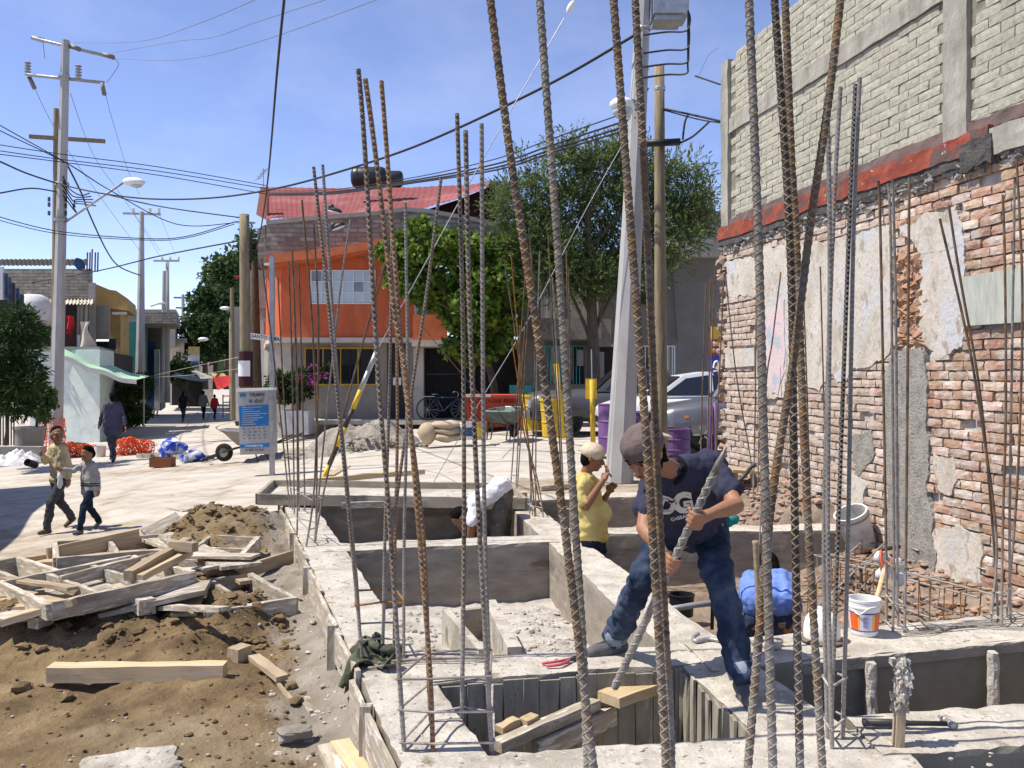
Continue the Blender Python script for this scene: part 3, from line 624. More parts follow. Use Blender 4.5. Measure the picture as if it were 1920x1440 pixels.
for k in range(200):                                             # toothed far end of the old wall
    zz = rr.uniform(-.1, 3.1); s = rr.uniform(.02, .06); chip(mm, (rr.uniform(-.10, .05), rr.uniform(-.02, .12), zz), (s * 1.5, s * 1.2, s))
mm.build('toothed_brick_end', M['brickrub'], nb, local=True)['kind'] = 'stuff'
mm = MB()
for k in range(130):                                              # broken brick core beside the plaster
    a, zz = wl_(rr.uniform(1682, 1730), rr.uniform(480, 650)); s = rr.uniform(.02, .05); chip(mm, (a, -.01, zz), (s * 1.7, s, s))
M['bricko'] = mat('broken orange brick', [(.3, (.26, .14, .085)), (.6, (.40, .245, .155)), (.8, (.5, .43, .36))], 12, .95, .8, 60, bdist=.01)
mm.build('broken_brick_core', M['bricko'], nb, local=True)['kind'] = 'stuff'
p = WMX @ V((-.05, -.02, 5.3)); mm = MB(); mm.tube([p, p + V((-.35, -.05, .10))], .012, 6); mm.tube(spline([p + V((-.3, -.05, .09)), p + V((-.18, -.1, .35)), p + V((-.05, -.1, .45))]), .003, 4); mm.build('bent_bracket', M['steelg'], nb)

# ================================================================ reinforcing steel
def splash(m, lo, hi, col):                                      # cement slurry clinging to the foot of a bar
    t = m.node_tree; N = t.nodes; L = t.links.new; b = N['Principled BSDF']; src = b.inputs['Base Color'].links[0].from_socket
    g = N.new('ShaderNodeNewGeometry'); sx = N.new('ShaderNodeSeparateXYZ'); L(g.outputs['Position'], sx.inputs[0])
    n = N.new('ShaderNodeTexNoise'); n.inputs['Scale'].default_value = 9; n.inputs['Detail'].default_value = 5; L(g.outputs['Position'], n.inputs['Vector'])
    a = N.new('ShaderNodeMath'); a.operation = 'MULTIPLY_ADD'; a.inputs[1].default_value = 1.3; L(n.outputs['Fac'], a.inputs[0]); L(sx.outputs[2], a.inputs[2])
    r = N.new('ShaderNodeMapRange'); r.inputs[1].default_value = lo + .65; r.inputs[2].default_value = hi + .65; r.inputs[3].default_value = 1; r.inputs[4].default_value = 0; L(a.outputs[0], r.inputs[0])
    mx_ = N.new('ShaderNodeMixRGB'); L(r.outputs[0], mx_.inputs[0]); L(src, mx_.inputs[1]); mx_.inputs[2].default_value = (*col, 1); L(mx_.outputs[0], b.inputs['Base Color'])
for k in ('rust', 'steelg', 'steeld'): splash(M[k], .1, .75, (.33, .305, .28))
M['rib'] = mat('rust yellow ribs', [(.3, (.085, .068, .05)), (.5, (.20, .145, .085)), (.75, (.36, .295, .205))], 9, .8, metal=.15); splash(M['rib'], .1, .8, (.40, .38, .35))
M['ribg'] = mat('worn grey ribs', [(.3, (.16, .14, .12)), (.6, (.36, .335, .30))], 20, .7, metal=.2)
def ribbed(name, pts, r, parent, mt, rib=None, lead=None, h=None, sub=10, nseg=12, n=12):
    C = spline(pts, sub); m = MB(); m.tube(C, r, n)
    if rib:
        lead = lead or r * 5; h = h or r * .16; w = r * .30
        P = [V(p) for p in C]; S = [0]
        for i in range(1, len(P)): S.append(S[-1] + (P[i] - P[i - 1]).length)
        step = lead / nseg; K = int(S[-1] / step); i = 0; fr = []
        t = (P[-1] - P[0]).normalized(); ref = V((0, -1, 0)); ref = (ref - t * ref.dot(t)).normalized()
        for k in range(K + 1):
            s = k * step
            while i < len(S) - 2 and S[i + 1] < s: i += 1
            f = (s - S[i]) / max(1e-6, S[i + 1] - S[i]); c = P[i].lerp(P[i + 1], min(1, f)); tt = (P[i + 1] - P[i]).normalized(); a = (ref - tt * ref.dot(tt)).normalized(); fr.append((c, tt, a, tt.cross(a)))
        for hand in (1, -1):
            for st_ in range(2):
                base = len(m.v)
                for k, (c, tt, a, bn) in enumerate(fr):
                    ang = hand * 2 * math.pi * k / nseg + math.pi * st_; rad = a * math.cos(ang) + bn * math.sin(ang)
                    m.v += [tuple(c + rad * r * .97 - tt * w), tuple(c + rad * (r + h)), tuple(c + rad * r * .97 + tt * w)]
                for k in range(len(fr) - 1):
                    o = base + 3 * k; m.f += [(o, o + 1, o + 4, o + 3), (o + 1, o + 2, o + 5, o + 4)]; m.m += [1, 1]
    o = m.build(name, [mt, rib or mt], parent, smooth=False); return o
def barpts(path, Y0, lean=0.0, foot=True):
    """photo polyline from top to foot, Y0 depth at the foot, lean = extra depth per metre of height"""
    P = [at(x, y, Y0) for x, y in path]; z0 = P[-1].z
    P = [at(x, y, Y0 + lean * max(0, p.z)) for (x, y), p in zip(path, P)]
    if foot and P[-1].z > -.04: d = (P[-1] - P[-2]).normalized(); d = d / -d.z; P.append(P[-1] + d * (P[-1].z + .05))
    return P[::-1]
def column(label, bars, r, rib, stir=(), loc=None, lead=None, group='column rebar', nseg=12):
    """bars: (path, Y, lean, material); stir: heights for tie loops"""
    b0 = barpts(*bars[0][:3])[0]; t = thing('rebar_column', label, 'rebar', (b0.x, b0.y, 0), 0, group); BP = []
    for (path, Y0, lean, mt) in bars:
        P = barpts(path, Y0, lean); BP.append(spline(P, 10)); ribbed('bar', P, r * random.uniform(.96, 1.04), t, M[mt], M[rib] if rib else None, lead=lead, nseg=nseg)
    for z, mt in stir:
        Q = []
        for P in BP:
            for i in range(len(P) - 1):
                if P[i].z <= z <= P[i + 1].z or P[i].z >= z >= P[i + 1].z: Q.append(P[i].lerp(P[i + 1], (z - P[i].z) / (P[i + 1].z - P[i].z + 1e-9))); break
        if len(Q) < 3: continue
        c = sum(Q, V((0, 0, 0))) / len(Q); Q.sort(key=lambda p: math.atan2(p.y - c.y, p.x - c.x)); Q = [p + (p - c).normalized() * (r + .006) + V((0, 0, random.uniform(-.01, .01))) for p in Q]
        m = MB(); m.tube(Q + [Q[0], Q[0].lerp(Q[1], .12) + V((0, 0, .01))], .0055, 6); m.build('stirrup', M[mt], t)
    return t
TH = .0118
column('two thick ribbed rebars leaning left of the bending worker', [([(912, -60), (958, 300), (1010, 640), (1060, 1000), (1113, 1440)], 2.5, .10, 'rust'), ([(1008, -60), (1030, 250), (1048, 500), (1073, 900), (1092, 1200), (1102, 1440)], 2.62, .10, 'steelg')], TH, 'rib')
column('two thick ribbed rebars crossing in front of the bending worker', [([(1146, -60), (1188, 500), (1217, 900), (1244, 1340), (1249, 1440)], 2.55, .10, 'rust'), ([(1188, -60), (1214, 450), (1233, 900), (1256, 1340), (1259, 1440)], 2.72, .10, 'rust')], TH, 'rib')
column('four thick ribbed rebars standing close right of the worker', [([(1402, -60), (1422, 450), (1434, 900), (1449, 1440)], 2.5, .10, 'steelg'), ([(1448, -60), (1481, 450), (1489, 900), (1500, 1440)], 2.66, .10, 'steeld'), ([(1470, -60), (1484, 300), (1493, 450), (1511, 900), (1542, 1440)], 2.8, .10, 'rust'), ([(1583, -60), (1552, 200), (1520, 417), (1487, 680), (1452, 900), (1432, 1087), (1402, 1440)], 2.55, .10, 'rust')], TH, 'rib')
MD = .0095
def dup2(p): return p
column('dark medium rebar column rising beside the crumbly stake', [([(1576, 163), (1561, 450), (1545, 1000), (1552, 1390)], 3.72, 0, 'steelg'), ([(1552, 222), (1556, 500), (1552, 1000), (1560, 1400)], 3.62, 0, 'steelg'), ([(1604, 158), (1590, 480), (1571, 1000), (1558, 1375)], 3.8, 0, 'steeld'), ([(1612, 146), (1600, 450), (1590, 1000), (1580, 1380)], 3.74, 0, 'steelg')], .0085, 'ribg', [(.08, 'steelw'), (.25, 'steelw')], nseg=8)
column('slim rebar column behind the paint bucket by the wall', [([(1647, 339), (1651, 450), (1661, 1000), (1662, 1172)], 5.42, 0, 'rust'), ([(1665, 344), (1670, 450), (1676, 1000), (1674, 1185)], 5.25, 0, 'steelg'), ([(1674, 339), (1680, 600), (1682, 1000), (1684, 1180)], 5.35, 0, 'steelg'), ([(1705, 333), (1704, 450), (1699, 1000), (1696, 1185)], 5.22, 0, 'rust')], .0078, None, [(.03, 'steelw'), (.17, 'steelw'), (.38, 'rust')])
column('slim splayed rebar column at the right edge by the bricks', [([(1762, 410), (1807, 602), (1832, 736), (1868, 1000), (1858, 1162)], 5.45, 0, 'rust'), ([(1779, 385), (1800, 520), (1838, 740), (1862, 1000), (1872, 1165)], 5.5, 0, 'rust'), ([(1880, 365), (1884, 488), (1886, 760), (1880, 1000), (1878, 1165)], 5.35, 0, 'rust'), ([(1902, 347), (1901, 450), (1896, 760), (1893, 1000), (1895, 1165)], 5.5, 0, 'steelg'), ([(1906, 300), (1917, 560), (1908, 900), (1886, 1165)], 5.6, 0, 'rust')], .0075, None, [(.06, 'steelw'), (.2, 'steelw')])
column('front left rebar column with several square ties near the camera', [([(672, 130), (684, 280), (709, 700), (732, 1000), (758, 1410)], 3.6, 0, 'rust'), ([(685, 148), (703, 280), (738, 572), (760, 700), (786, 1000), (806, 1257), (812, 1420)], 3.6, 0, 'rusto'), ([(715, 152), (725, 280), (742, 513), (757, 700), (793, 1000), (803, 1250), (808, 1350)], 3.9, 0, 'rusto'), ([(857, 213), (866, 513), (869, 700), (870, 1000), (866, 1345)], 3.95, 0, 'rust'), ([(873, 245), (881, 600), (899, 1000), (922, 1405)], 3.62, 0, 'rust'), ([(903, 232), (905, 600), (909, 1000), (921, 1340)], 3.92, 0, 'steelg')], MD, 'ribg', [(.035, 'steelw'), (.16, 'steelw'), (.29, 'rust')], lead=.05, nseg=8)
column('rebar column by the olive jacket with a rusty tie halfway', [([(588, 313), (616, 572), (636, 780), (660, 1030), (680, 1240)], 4.72, 0, 'rust'), ([(605, 309), (632, 700), (655, 950), (668, 1080), (676, 1205)], 5.0, 0, 'steelg'), ([(827, 335), (799, 557), (774, 720), (742, 950), (722, 1120), (716, 1240)], 4.75, 0, 'rust'), ([(735, 420), (731, 700), (722, 1000), (718, 1215)], 5.0, 0, 'rust'), ([(760, 380), (764, 700), (758, 1000), (757, 1240)], 4.72, 0, 'steelg'), ([(742, 500), (745, 800), (741, 1000), (739, 1210)], 5.0, 0, 'rusto')], .0085, 'ribg', [(.12, 'rust'), (.30, 'rusto')], nseg=8)
column('slim rebar column on the left beam before the cross beam', [([(566, 375), (581, 542), (590, 700), (594, 850), (592, 1018)], 8.1, 0, 'rust'), ([(725, 484), (692, 600), (654, 740), (612, 900), (589, 1022)], 8.0, 0, 'rust'), ([(588, 420), (597, 620), (590, 900), (574, 1026)], 7.85, 0, 'rust'), ([(657, 411), (636, 560), (610, 800), (590, 1010)], 8.2, 0, 'steelg'), ([(548, 470), (556, 700), (558, 900), (557, 1000)], 8.4, 0, 'rust')], .0085, None, [(.15, 'rust'), (.4, 'rust')])
column('slim rebar column at the back left corner near the sign kiosk', [([(541, 490), (548, 700), (552, 965)], 9.7, 0, 'rust'), ([(550, 487), (557, 700), (561, 962)], 9.9, 0, 'steelg'), ([(560, 492), (566, 700), (572, 958)], 10.0, 0, 'rust'), ([(490, 484), (517, 700), (533, 850), (543, 950)], 10.1, 0, 'rust'), ([(521, 520), (532, 740), (548, 955)], 10.0, 0, 'rust')], .0085, None, [(.25, 'rust'), (.6, 'rust')])
column('slim rusty rebar bundle fanning out above the rear middle beam', [([(945, 485), (968, 640), (988, 800), (998, 962)], 9.6, 0, 'rust'), ([(958, 470), (972, 640), (994, 860), (1003, 969)], 9.5, 0, 'rusto'), ([(992, 430), (1003, 600), (1000, 800), (993, 962)], 9.7, 0, 'rust'), ([(1012, 470), (1006, 700), (1004, 969)], 9.5, 0, 'steelg'), ([(985, 600), (978, 780), (1008, 900), (1019, 971)], 9.45, 0, 'rust'), ([(960, 640), (985, 800), (1012, 945)], 9.8, 0, 'rusto')], .0075, None, [(.1, 'steelw'), (.35, 'rust')])
column('slim rebar pair standing right behind the bent man in white', [([(986, 500), (972, 700), (962, 850), (958, 905)], 12.0, 0, 'rust'), ([(992, 560), (980, 760), (970, 915)], 12.0, 0, 'rust'), ([(975, 610), (972, 800), (967, 918)], 11.9, 0, 'rust')], .009, None, [(.15, 'steelw')])
column('slim rebar column left of the man in yellow', [([(1028, 440), (1036, 600), (1050, 850), (1056, 1008)], 8.2, 0, 'rust'), ([(1036, 520), (1046, 700), (1060, 1000)], 8.25, 0, 'steelg'), ([(1062, 470), (1066, 700), (1070, 1010)], 8.1, 0, 'rust'), ([(1066, 500), (1070, 760), (1077, 1004)], 8.3, 0, 'rust')], .007, None, [(.02, 'steelw'), (.28, 'steelw')])
column('slim rebar column at the far end of the brick wall', [([(1324, 530), (1318, 700), (1314, 880), (1322, 950)], 10.6, 0, 'rust'), ([(1332, 520), (1330, 700), (1326, 880), (1330, 946)], 10.7, 0, 'rust'), ([(1341, 500), (1334, 700), (1336, 942)], 10.8, 0, 'rust'), ([(1358, 512), (1349, 700), (1341, 880), (1343, 948)], 10.6, 0, 'rust')], .008, None, [(.2, 'rust')])
column('slim rebar column against the old wall beside the hook bar', [([(1360, 510), (1380, 700), (1408, 866), (1414, 950)], 10.2, 0, 'rust'), ([(1418, 560), (1416, 760), (1412, 950)], 10.1, 0, 'rust'), ([(1430, 640), (1424, 800), (1420, 948)], 10.15, 0, 'rust')], .0075, None, [(.12, 'steelw')])
# a few bars in front of the bricks
t = thing('loose_rebar', 'thin loose rebars leaning against the painted plaster', 'rebar', (2.7, 8, 0), 0)
for path, Y0 in (([(1464, 510), (1448, 640), (1436, 730), (1425, 1000)], 8.2), ([(1505, 520), (1512, 700), (1520, 960)], 8.0), ([(1538, 500), (1545, 760), (1552, 1000)], 7.9)): ribbed('bar', barpts(path, Y0), .0065, t, M['rust'])
# horizontal beam cage lying along the wall
cg = thing('rebar_cage', 'long rusty beam cage lying along the foot of the wall', 'rebar cage', (2.6, 6.6, -.1))
A0 = at(1868, 1108, 5.75); A1 = at(1575, 1038, 8.2); dirv = (A1 - A0).normalized(); sidev = V((-.95, -.2, 0)).normalized()
for off in ((0, 0), (0, -.22), (.26, 0), (.26, -.22), (.13, .005)):
    m = MB(); o3 = sidev * off[0] + V((0, 0, off[1])); m.tube([A0 + o3 - dirv * .2, A0.lerp(A1, .5) + o3 + V((0, 0, random.uniform(-.015, .015))), A1 + o3], .008, 6); m.build('bar', M['rust'], cg)
Ln = (A1 - A0).length; s = 0
while s < Ln:
    c = A0 + dirv * s; j = random.uniform(-.02, .02); m = MB(); q = [V((0, 0, .008)), sidev * .27 + V((0, 0, .008)), sidev * .27 + V((0, 0, -.235)), V((0, 0, -.235))]
    m.tube([c + dirv * j * k + p for k, p in enumerate(q)] + [c + q[0], c + q[1] * .3], .005, 5); m.build('stirrup', M['rusto'] if random.random() < .5 else M['rust'], cg); s += .17
cg2 = thing('rebar_cage', 'second rusty cage behind the tilted white bucket', 'rebar cage', (2.4, 7.6, -.1))
A0 = at(1500, 1120, 7.2); A1 = at(1618, 1020, 8.4)
for off in ((0, 0), (0, -.2), (.22, 0), (.22, -.2)):
    m = MB(); o3 = V((off[0], 0, off[1])); m.tube([A0 + o3, A1 + o3 + V((0, 0, .03))], .008, 6); m.build('bar', M['rust'], cg2)
for k in range(9):
    c = A0.lerp(A1, k / 8); m = MB(); q = [V((-.01, 0, .01)), V((.23, 0, .01)), V((.23, 0, -.21)), V((-.01, 0, -.21))]; m.tube([c + p for p in q] + [c + q[0]], .005, 5); m.build('stirrup', M['rusto'], cg2)
# tie stirrups dropped on the beam behind the bucket
t = thing('tie_wires', 'bundle of cement crusted tie rods lying on the beam right of bucket', 'rods', (2.3, 5.3, .01))
for k in range(5):
    a = pl(1690 + k * 6, 1192 - k * 3, .012); c = pl(1850 + k * 9, 1166 + k, .012); m = MB(); m.tube(spline([a, a.lerp(c, .3) + V((0, .02 * k - .05, .008)), a.lerp(c, .7) + V((0, -.02 * k + .03, .01)), c], 5), .005, 5); m.build('rod', M['steelw'], t)
t = thing('tie_wires', 'cement crusted tie rods lying across the beam by the pliers', 'rods', (-.3, 4.6, .01))
for k in range(4):
    a = pl(690 + k * 18, 1252 - k * 9, .012); c = pl(930 - k * 12, 1238 - k * 5, .012); m = MB(); m.tube(spline([a, a.lerp(c, .4) + V((0, .02, .008)), c], 5), .006, 5); m.build('rod', M['steelw'], t)

# ================================================================ timber
def plank(name, label, cat, pa, pb, za, zb, w, h, mt, up=(0, 0, 1), group=None):
    o = board(pl(*pa, za), pl(*pb, zb), w, h, M[mt], None, name, up); tag(o, label, cat, group); return o
def panel(label, pa, pb, pc, za, zb, zc, h, mr='woodc', ms='woodc', rw=.045, mid=1, sheet=True, group='formwork panels in the pile'):
    """open box form: photo corners a-b-c of its top rim"""
    A, B, C = pl(*pa, za), pl(*pb, zb), pl(*pc, zc); x = C - B; y = A - B; nrm = x.cross(y).normalized()
    if nrm.z < 0: nrm = -nrm
    y = y - x * (y.dot(x) / x.length_squared) * .6; D = B + x + y; A = B + y
    t = thing('formwork_panel', label, 'formwork', tuple(B - nrm * h), 0, group); dn = nrm * (h / 2)
    for (p, q) in ((A, B), (B, C), (C, D), (D, A)): board(p - dn + nrm * random.uniform(-.006, .006), q - dn, rw, h, M[mr], t, 'rail', up=nrm)
    for k in range(mid): f = (k + 1) / (mid + 1); board(B.lerp(C, f) - dn, A.lerp(D, f) - dn, rw * .8, h * .85, M[mr], t, 'crosspiece', up=nrm)
    if sheet:
        n = 4
        for k in range(n):
            f0, f1 = k / n, (k + 1) / n; p = B.lerp(A, (f0 + f1) / 2) - nrm * (h + .008); q = C.lerp(D, (f0 + f1) / 2) - nrm * (h + .008); board(p, q, y.length / n - .006, .016, M[ms], t, 'sheet_board', up=nrm)
    return t
panel('shallow box form at the right front of the timber pile', (292, 1100), (388, 1147), (552, 1120), -.08, -.08, -.06, .12)
panel('long box form slanting across the middle of the timber pile', (40, 1082), (92, 1132), (362, 1072), .02, .06, .10, .10, mid=2)
panel('yellowish box form at the back right of the timber pile', (362, 1028), (440, 1052), (484, 1006), -.05, -.02, -.02, .12, ms='woody')
panel('box form standing at the back left of the timber pile', (140, 1012), (106, 1046), (330, 1028), -.06, .0, -.02, .13, mid=1, ms='wood')
panel('grey cement crusted form at the far left of the timber pile', (-60, 1062), (-30, 1100), (110, 1070), -.05, -.04, -.02, .17, ms='woodc')
PG = 'loose planks in the pile'
rp2 = random.Random(77)
for k in range(15):
    x, y = rp2.uniform(10, 430), rp2.uniform(1030, 1150); a_ = rp2.gauss(-.2, .45); Lp = rp2.uniform(45, 110); zz = rp2.uniform(-.2, .04) + (1150 - y) * .0006
    o_ = board(pl(x - Lp * math.cos(a_), y - Lp * .45 * math.sin(a_), zz - .05), pl(x + Lp * math.cos(a_), y + Lp * .45 * math.sin(a_), zz + rp2.uniform(-.05, .12)), (wd_ := rp2.choice((.08, .16, .26, .32))), rp2.uniform(.022, .045), M[(mt_ := rp2.choice(('woodc', 'woodc', 'woodc', 'wood')))], None, 'timber_plank'); tag(o_, ('tilted ' if abs(a_) > .35 else '') + ('narrow ' if wd_ < .1 else 'wide ' if wd_ < .2 else 'broad sheet like ') + ('cement grey' if mt_ == 'woodc' else 'brown') + ' board lying ' + ('left' if x < 150 else 'middle' if x < 290 else 'right') + (' at the back' if y < 1070 else ' in the middle' if y < 1110 else ' at the front') + ' of the timber pile', 'timber', 'boards jumbled in the pile')
plank('timber_post', 'square post slanting up over the middle of the timber pile', 'timber', (240, 1080), (352, 1016), .10, .18, .07, .07, 'wood', group=PG)
plank('timber_post', 'thinner batten just below the slanting square post', 'timber', (262, 1084), (356, 1036), .09, .13, .045, .045, 'wood', group=PG)
plank('timber_post', 'short block capping the top end of the slanting post', 'timber', (322, 1022), (366, 1026), .20, .20, .07, .07, 'wood', group=PG)
plank('timber_post', 'square post poking toward the camera under the pile', 'timber', (215, 1108), (275, 1138), -.05, -.05, .11, .10, 'woodc', group=PG)
plank('timber_plank', 'wide plank lying below the front of the pile', 'timber', (130, 1152), (265, 1158), -.16, -.16, .10, .05, 'woodc', group=PG)
plank('timber_plank', 'second plank tucked behind the wide front plank', 'timber', (120, 1143), (258, 1146), -.13, -.15, .12, .04, 'wood', group=PG)
plank('timber_plank', 'broad weathered board at the left edge of the pile', 'timber', (-20, 1165), (100, 1118), -.16, -.10, .22, .05, 'woodc', group=PG)
plank('timber_plank', 'board under the broad weathered board at far left', 'timber', (-20, 1188), (95, 1150), -.24, -.18, .14, .04, 'woodc', group=PG)
plank('timber_post', 'stubby post end at the lower left of the pile', 'timber', (36, 1190), (92, 1168), -.20, -.20, .09, .09, 'woodc', group=PG)
plank('timber_post', 'stubby block atop the post end at lower left', 'timber', (62, 1168), (92, 1158), -.10, -.10, .08, .07, 'woodc', group=PG)
plank('timber_plank', 'orange plank at the right end of the timber pile', 'timber', (438, 1078), (548, 1044), -.12, -.10, .03, .11, 'wood', group=PG)
plank('timber_plank', 'pale plank lying between box forms on the right', 'timber', (375, 1040), (460, 1092), -.04, -.10, .09, .025, 'wood', group=PG)
plank('timber_plank', 'orange edge board behind the pile on the left', 'timber', (30, 1058), (150, 1040), -.16, -.16, .03, .10, 'wood', group=PG)
plank('timber_plank', 'long orange board leaning at the back of the pile', 'timber', (90, 1042), (262, 1004), -.12, -.06, .03, .14, 'wood', group=PG)
plank('timber_plank', 'grey cement board leaning on the soil mound', 'timber', (272, 1004), (338, 970), -.16, -.02, .16, .03, 'woodc', up=(.3, -.5, .8), group=PG)
plank('timber_plank', 'grey board at the back edge of the soil mound', 'timber', (320, 952), (350, 958), -.20, -.20, .12, .02, 'woodc', group=PG)
plank('timber_plank', 'dark inner rail across the box form in the pile middle', 'timber', (112, 1092), (290, 1046), .02, .04, .03, .09, 'woodc', group=PG)
plank('timber_post', 'long squared beam lying on the brown dirt in front', 'timber', (96, 1262), (424, 1258), -.19, -.19, .10, .09, 'woody')
plank('timber_post', 'small cut block on the dirt right of the long beam', 'timber', (436, 1232), (464, 1222), -.19, -.19, .09, .10, 'wood')
plank('timber_plank', 'short brown slat slanting in the dirt near the forms', 'timber', (476, 1232), (528, 1272), -.20, -.22, .07, .03, 'wood')
plank('timber_plank', 'thin splinter of wood in the mud', 'timber', (518, 1276), (546, 1312), -.24, -.26, .02, .012, 'wood')
plank('timber_plank', 'muddy slat lying in the wet channel', 'timber', (566, 1308), (592, 1336), -.27, -.27, .06, .02, 'woodc')
plank('timber_plank', 'pale board in the mud at the bottom by the forms', 'timber', (636, 1390), (690, 1470), -.22, -.22, .09, .03, 'woody')
plank('timber_plank', 'second pale board in the mud at the bottom edge', 'timber', (612, 1400), (650, 1478), -.23, -.23, .08, .03, 'woodc')
plank('timber_plank', 'small white board with a centre seam near the mound', 'timber', (487, 988), (524, 986), -.20, -.20, .32, .03, 'woodc')
def chunk(label, c, r3, rz, mt='conc', seed=0):
    m = MB(); m.ball((0, 0, 0), (1, 1, 1), 22, 14); o_ = []
    for p in m.v:
        p = V(p); k = max(abs(p.x), abs(p.y) * 1.1, abs(p.z) * 1.5); p = p / k ** .75; p += noise.noise_vector(p * 1.3 + V((seed, 0, 0))) * .28 + noise.noise_vector(p * 4 + V((seed, 3, 0))) * .09; o_.append(p)
    Mx = Matrix.Translation(c) @ Matrix.Rotation(rz, 4, 'Z') @ Matrix.Rotation(.12, 4, 'X') @ Matrix.Diagonal((*r3, 1)); m.v = [tuple(Mx @ p) for p in o_]; return tag(m.build('concrete_chunk', M[mt]), label, 'concrete')
chunk('broken concrete slab piece at the bottom left edge', pl(242, 1438, -.24), (.20, .11, .05), .35, seed=2)
chunk('muddy concrete chunk in the channel by the forms', pl(553, 1374, -.24), (.085, .05, .035), .5, 'mud', 5)
# planks and form boards inside the near pit
plank('timber_plank', 'cement crusted beam lying diagonally down in the near pit', 'timber', (930, 1400), (1120, 1318), -.16, -.14, .06, .05, 'woodc')
plank('timber_plank', 'plank below the diagonal beam in the near pit', 'timber', (1005, 1408), (1150, 1340), -.24, -.22, .05, .09, 'woodc')
plank('timber_plank', 'broad yellow plank under the breaker bar in the near pit', 'timber', (1142, 1312), (1262, 1268), -.10, -.10, .14, .05, 'woody')
plank('timber_plank', 'edge board above the yellow plank in the near pit', 'timber', (1150, 1282), (1250, 1258), -.08, -.07, .03, .06, 'woody')
plank('timber_plank', 'short stop board in the near pit, left one', 'timber', (938, 1366), (968, 1352), -.12, -.12, .05, .03, 'woody')
plank('timber_plank', 'short stop board in the near pit, right one', 'timber', (978, 1356), (1002, 1345), -.12, -.12, .05, .03, 'woody')
plank('timber_plank', 'dark timber at the bottom right corner below the beam', 'timber', (1680, 1470), (1960, 1440), -.2, -.2, .10, .12, 'wood')
# timber behind the rear beam
tr = thing('mortar_trough', 'long shallow wooden trough caked with grey mortar behind rear beam', 'trough', tuple(pl(700, 940, .02)))
A, B, C = pl(512, 900, .14), pl(482, 926, .14), pl(985, 934, .14); D = A + (C - B)
for p, q in ((A, B), (B, C), (C, D), (D, A)): board(p - V((0, 0, .06)), q - V((0, 0, .06)), .04, .12, M['concf'], tr, 'side_board')
m = MB(); m.prism([A - V((0, 0, .08)), B - V((0, 0, .08)), C - V((0, 0, .08)), D - V((0, 0, .08))], (0, 0, -.02)); m.build('mortar_bed', M['conc'], tr)
BG = 'planks behind the rear beam'
plank('timber_plank', 'long yellow plank lying across behind the trough', 'timber', (545, 905), (795, 884), .06, .10, .10, .07, 'woody', group=BG)
plank('timber_plank', 'thin plank on the rear beam in front of the trough', 'timber', (640, 948), (985, 936), .05, .05, .06, .07, 'woodc', group=BG)
plank('timber_plank', 'short plank sticking out left of the long yellow plank', 'timber', (618, 892), (650, 874), .06, .12, .12, .03, 'wood', group=BG)
plank('timber_plank', 'pale board slanting right behind the trough', 'timber', (740, 915), (812, 905), .05, .05, .14, .04, 'woody', group=BG)
plank('timber_plank', 'cement board beside the pale slanting board', 'timber', (665, 908), (725, 912), .04, .04, .18, .03, 'woodc', group=BG)
plank('timber_post', 'yellow block at the end of the rear beam', 'timber', (955, 930), (985, 928), .05, .05, .14, .08, 'woody', group=BG)
plank('timber_plank', 'board at the right rear beam by the concrete pole', 'timber', (1010, 915), (1130, 905), .02, .02, .10, .05, 'woodc', group=BG)
# ================================================================ small site things
ob = thing('striped_pole', 'yellow and black striped guy wire guard leaning over the site', 'pole', tuple(pl(578, 985, -.05)))
M['yel'] = mat('yellow paint', [(.3, (.55, .38, .03)), (.7, (.72, .52, .05))], 8, .5, var=.05); a, c = at(577, 968, 12.4), at(708, 655, 12.5)
M['gal'] = mat('galvanised steel', [(.3, (.28, .29, .30)), (.7, (.42, .43, .44))], 8, .45, metal=.5)
for k in range(8):
    f0, f1 = .08 + k * .9 / 8, .08 + (k + 1) * .9 / 8; m = MB(); m.tube([a.lerp(c, f0), a.lerp(c, f1)], .035, 8); m.build('band', M['yel'] if k % 2 and k < 7 else M['dk'] if k < 6 else M['gal'], ob, smooth=True)
m = MB(); m.tube([a, c], .012, 6); m.build('core', M['gal'], ob)
def lathe_thing(name, label, cat, base, parts, group=None, axis=None):
    Mx = Matrix.Translation(base) if axis is None else axis
    t = thing(name, label, cat, M=Mx, group=group)
    for (nm, prof, mt, n) in parts: m = MB(); m.lathe(prof, n); m.build(nm, M[mt], t, smooth=False, local=True)
    return t
M['wplas'] = flat('white plastic', (.74, .74, .72), .45); M['dplas'] = mat('dirty white plastic', [(.35, (.45, .43, .38)), (.6, (.66, .65, .61))], 7, .6)
# paint bucket
def paint_label():
    m = bpy.data.materials.new('bucket label'); m.use_nodes = True; return m
bk = pl(1620, 1188, .012); s = .92
t = lathe_thing('paint_bucket', 'white paint bucket with orange and purple printed label', 'bucket', bk, [('shell', [(.002, .004), (.070, 0), (.074, .01), (.088, .155), (.092, .158), (.092, .166), (.089, .17), (.089, .19), (.092, .193), (.092, .205), (.084, .205), (.082, .19), (.066, .015), (.002, .015)], 'wplas', 32)])
M['lp'] = flat('label purple', (.09, .07, .30), .5); M['lo'] = flat('label orange', (.80, .13, .03), .5); M['ly'] = flat('label yellow', (.85, .45, .10), .5); M['lv'] = flat('label pale violet', (.62, .62, .78), .5); M['lpk'] = flat('label pink', (.75, .30, .30), .5)
def lab(a0, a1, z0, z1, mt, e=.0012, nm='label_band'):
    m = MB(); r0 = .074 + .014 * (z0 - .01) / .145 + e; r1 = .074 + .014 * (z1 - .01) / .145 + e; m.lathe([(r0, z0), (r1, z1)], 10, a0=R(a0), a1=R(a1)); m.build(nm, M[mt], t, local=True)
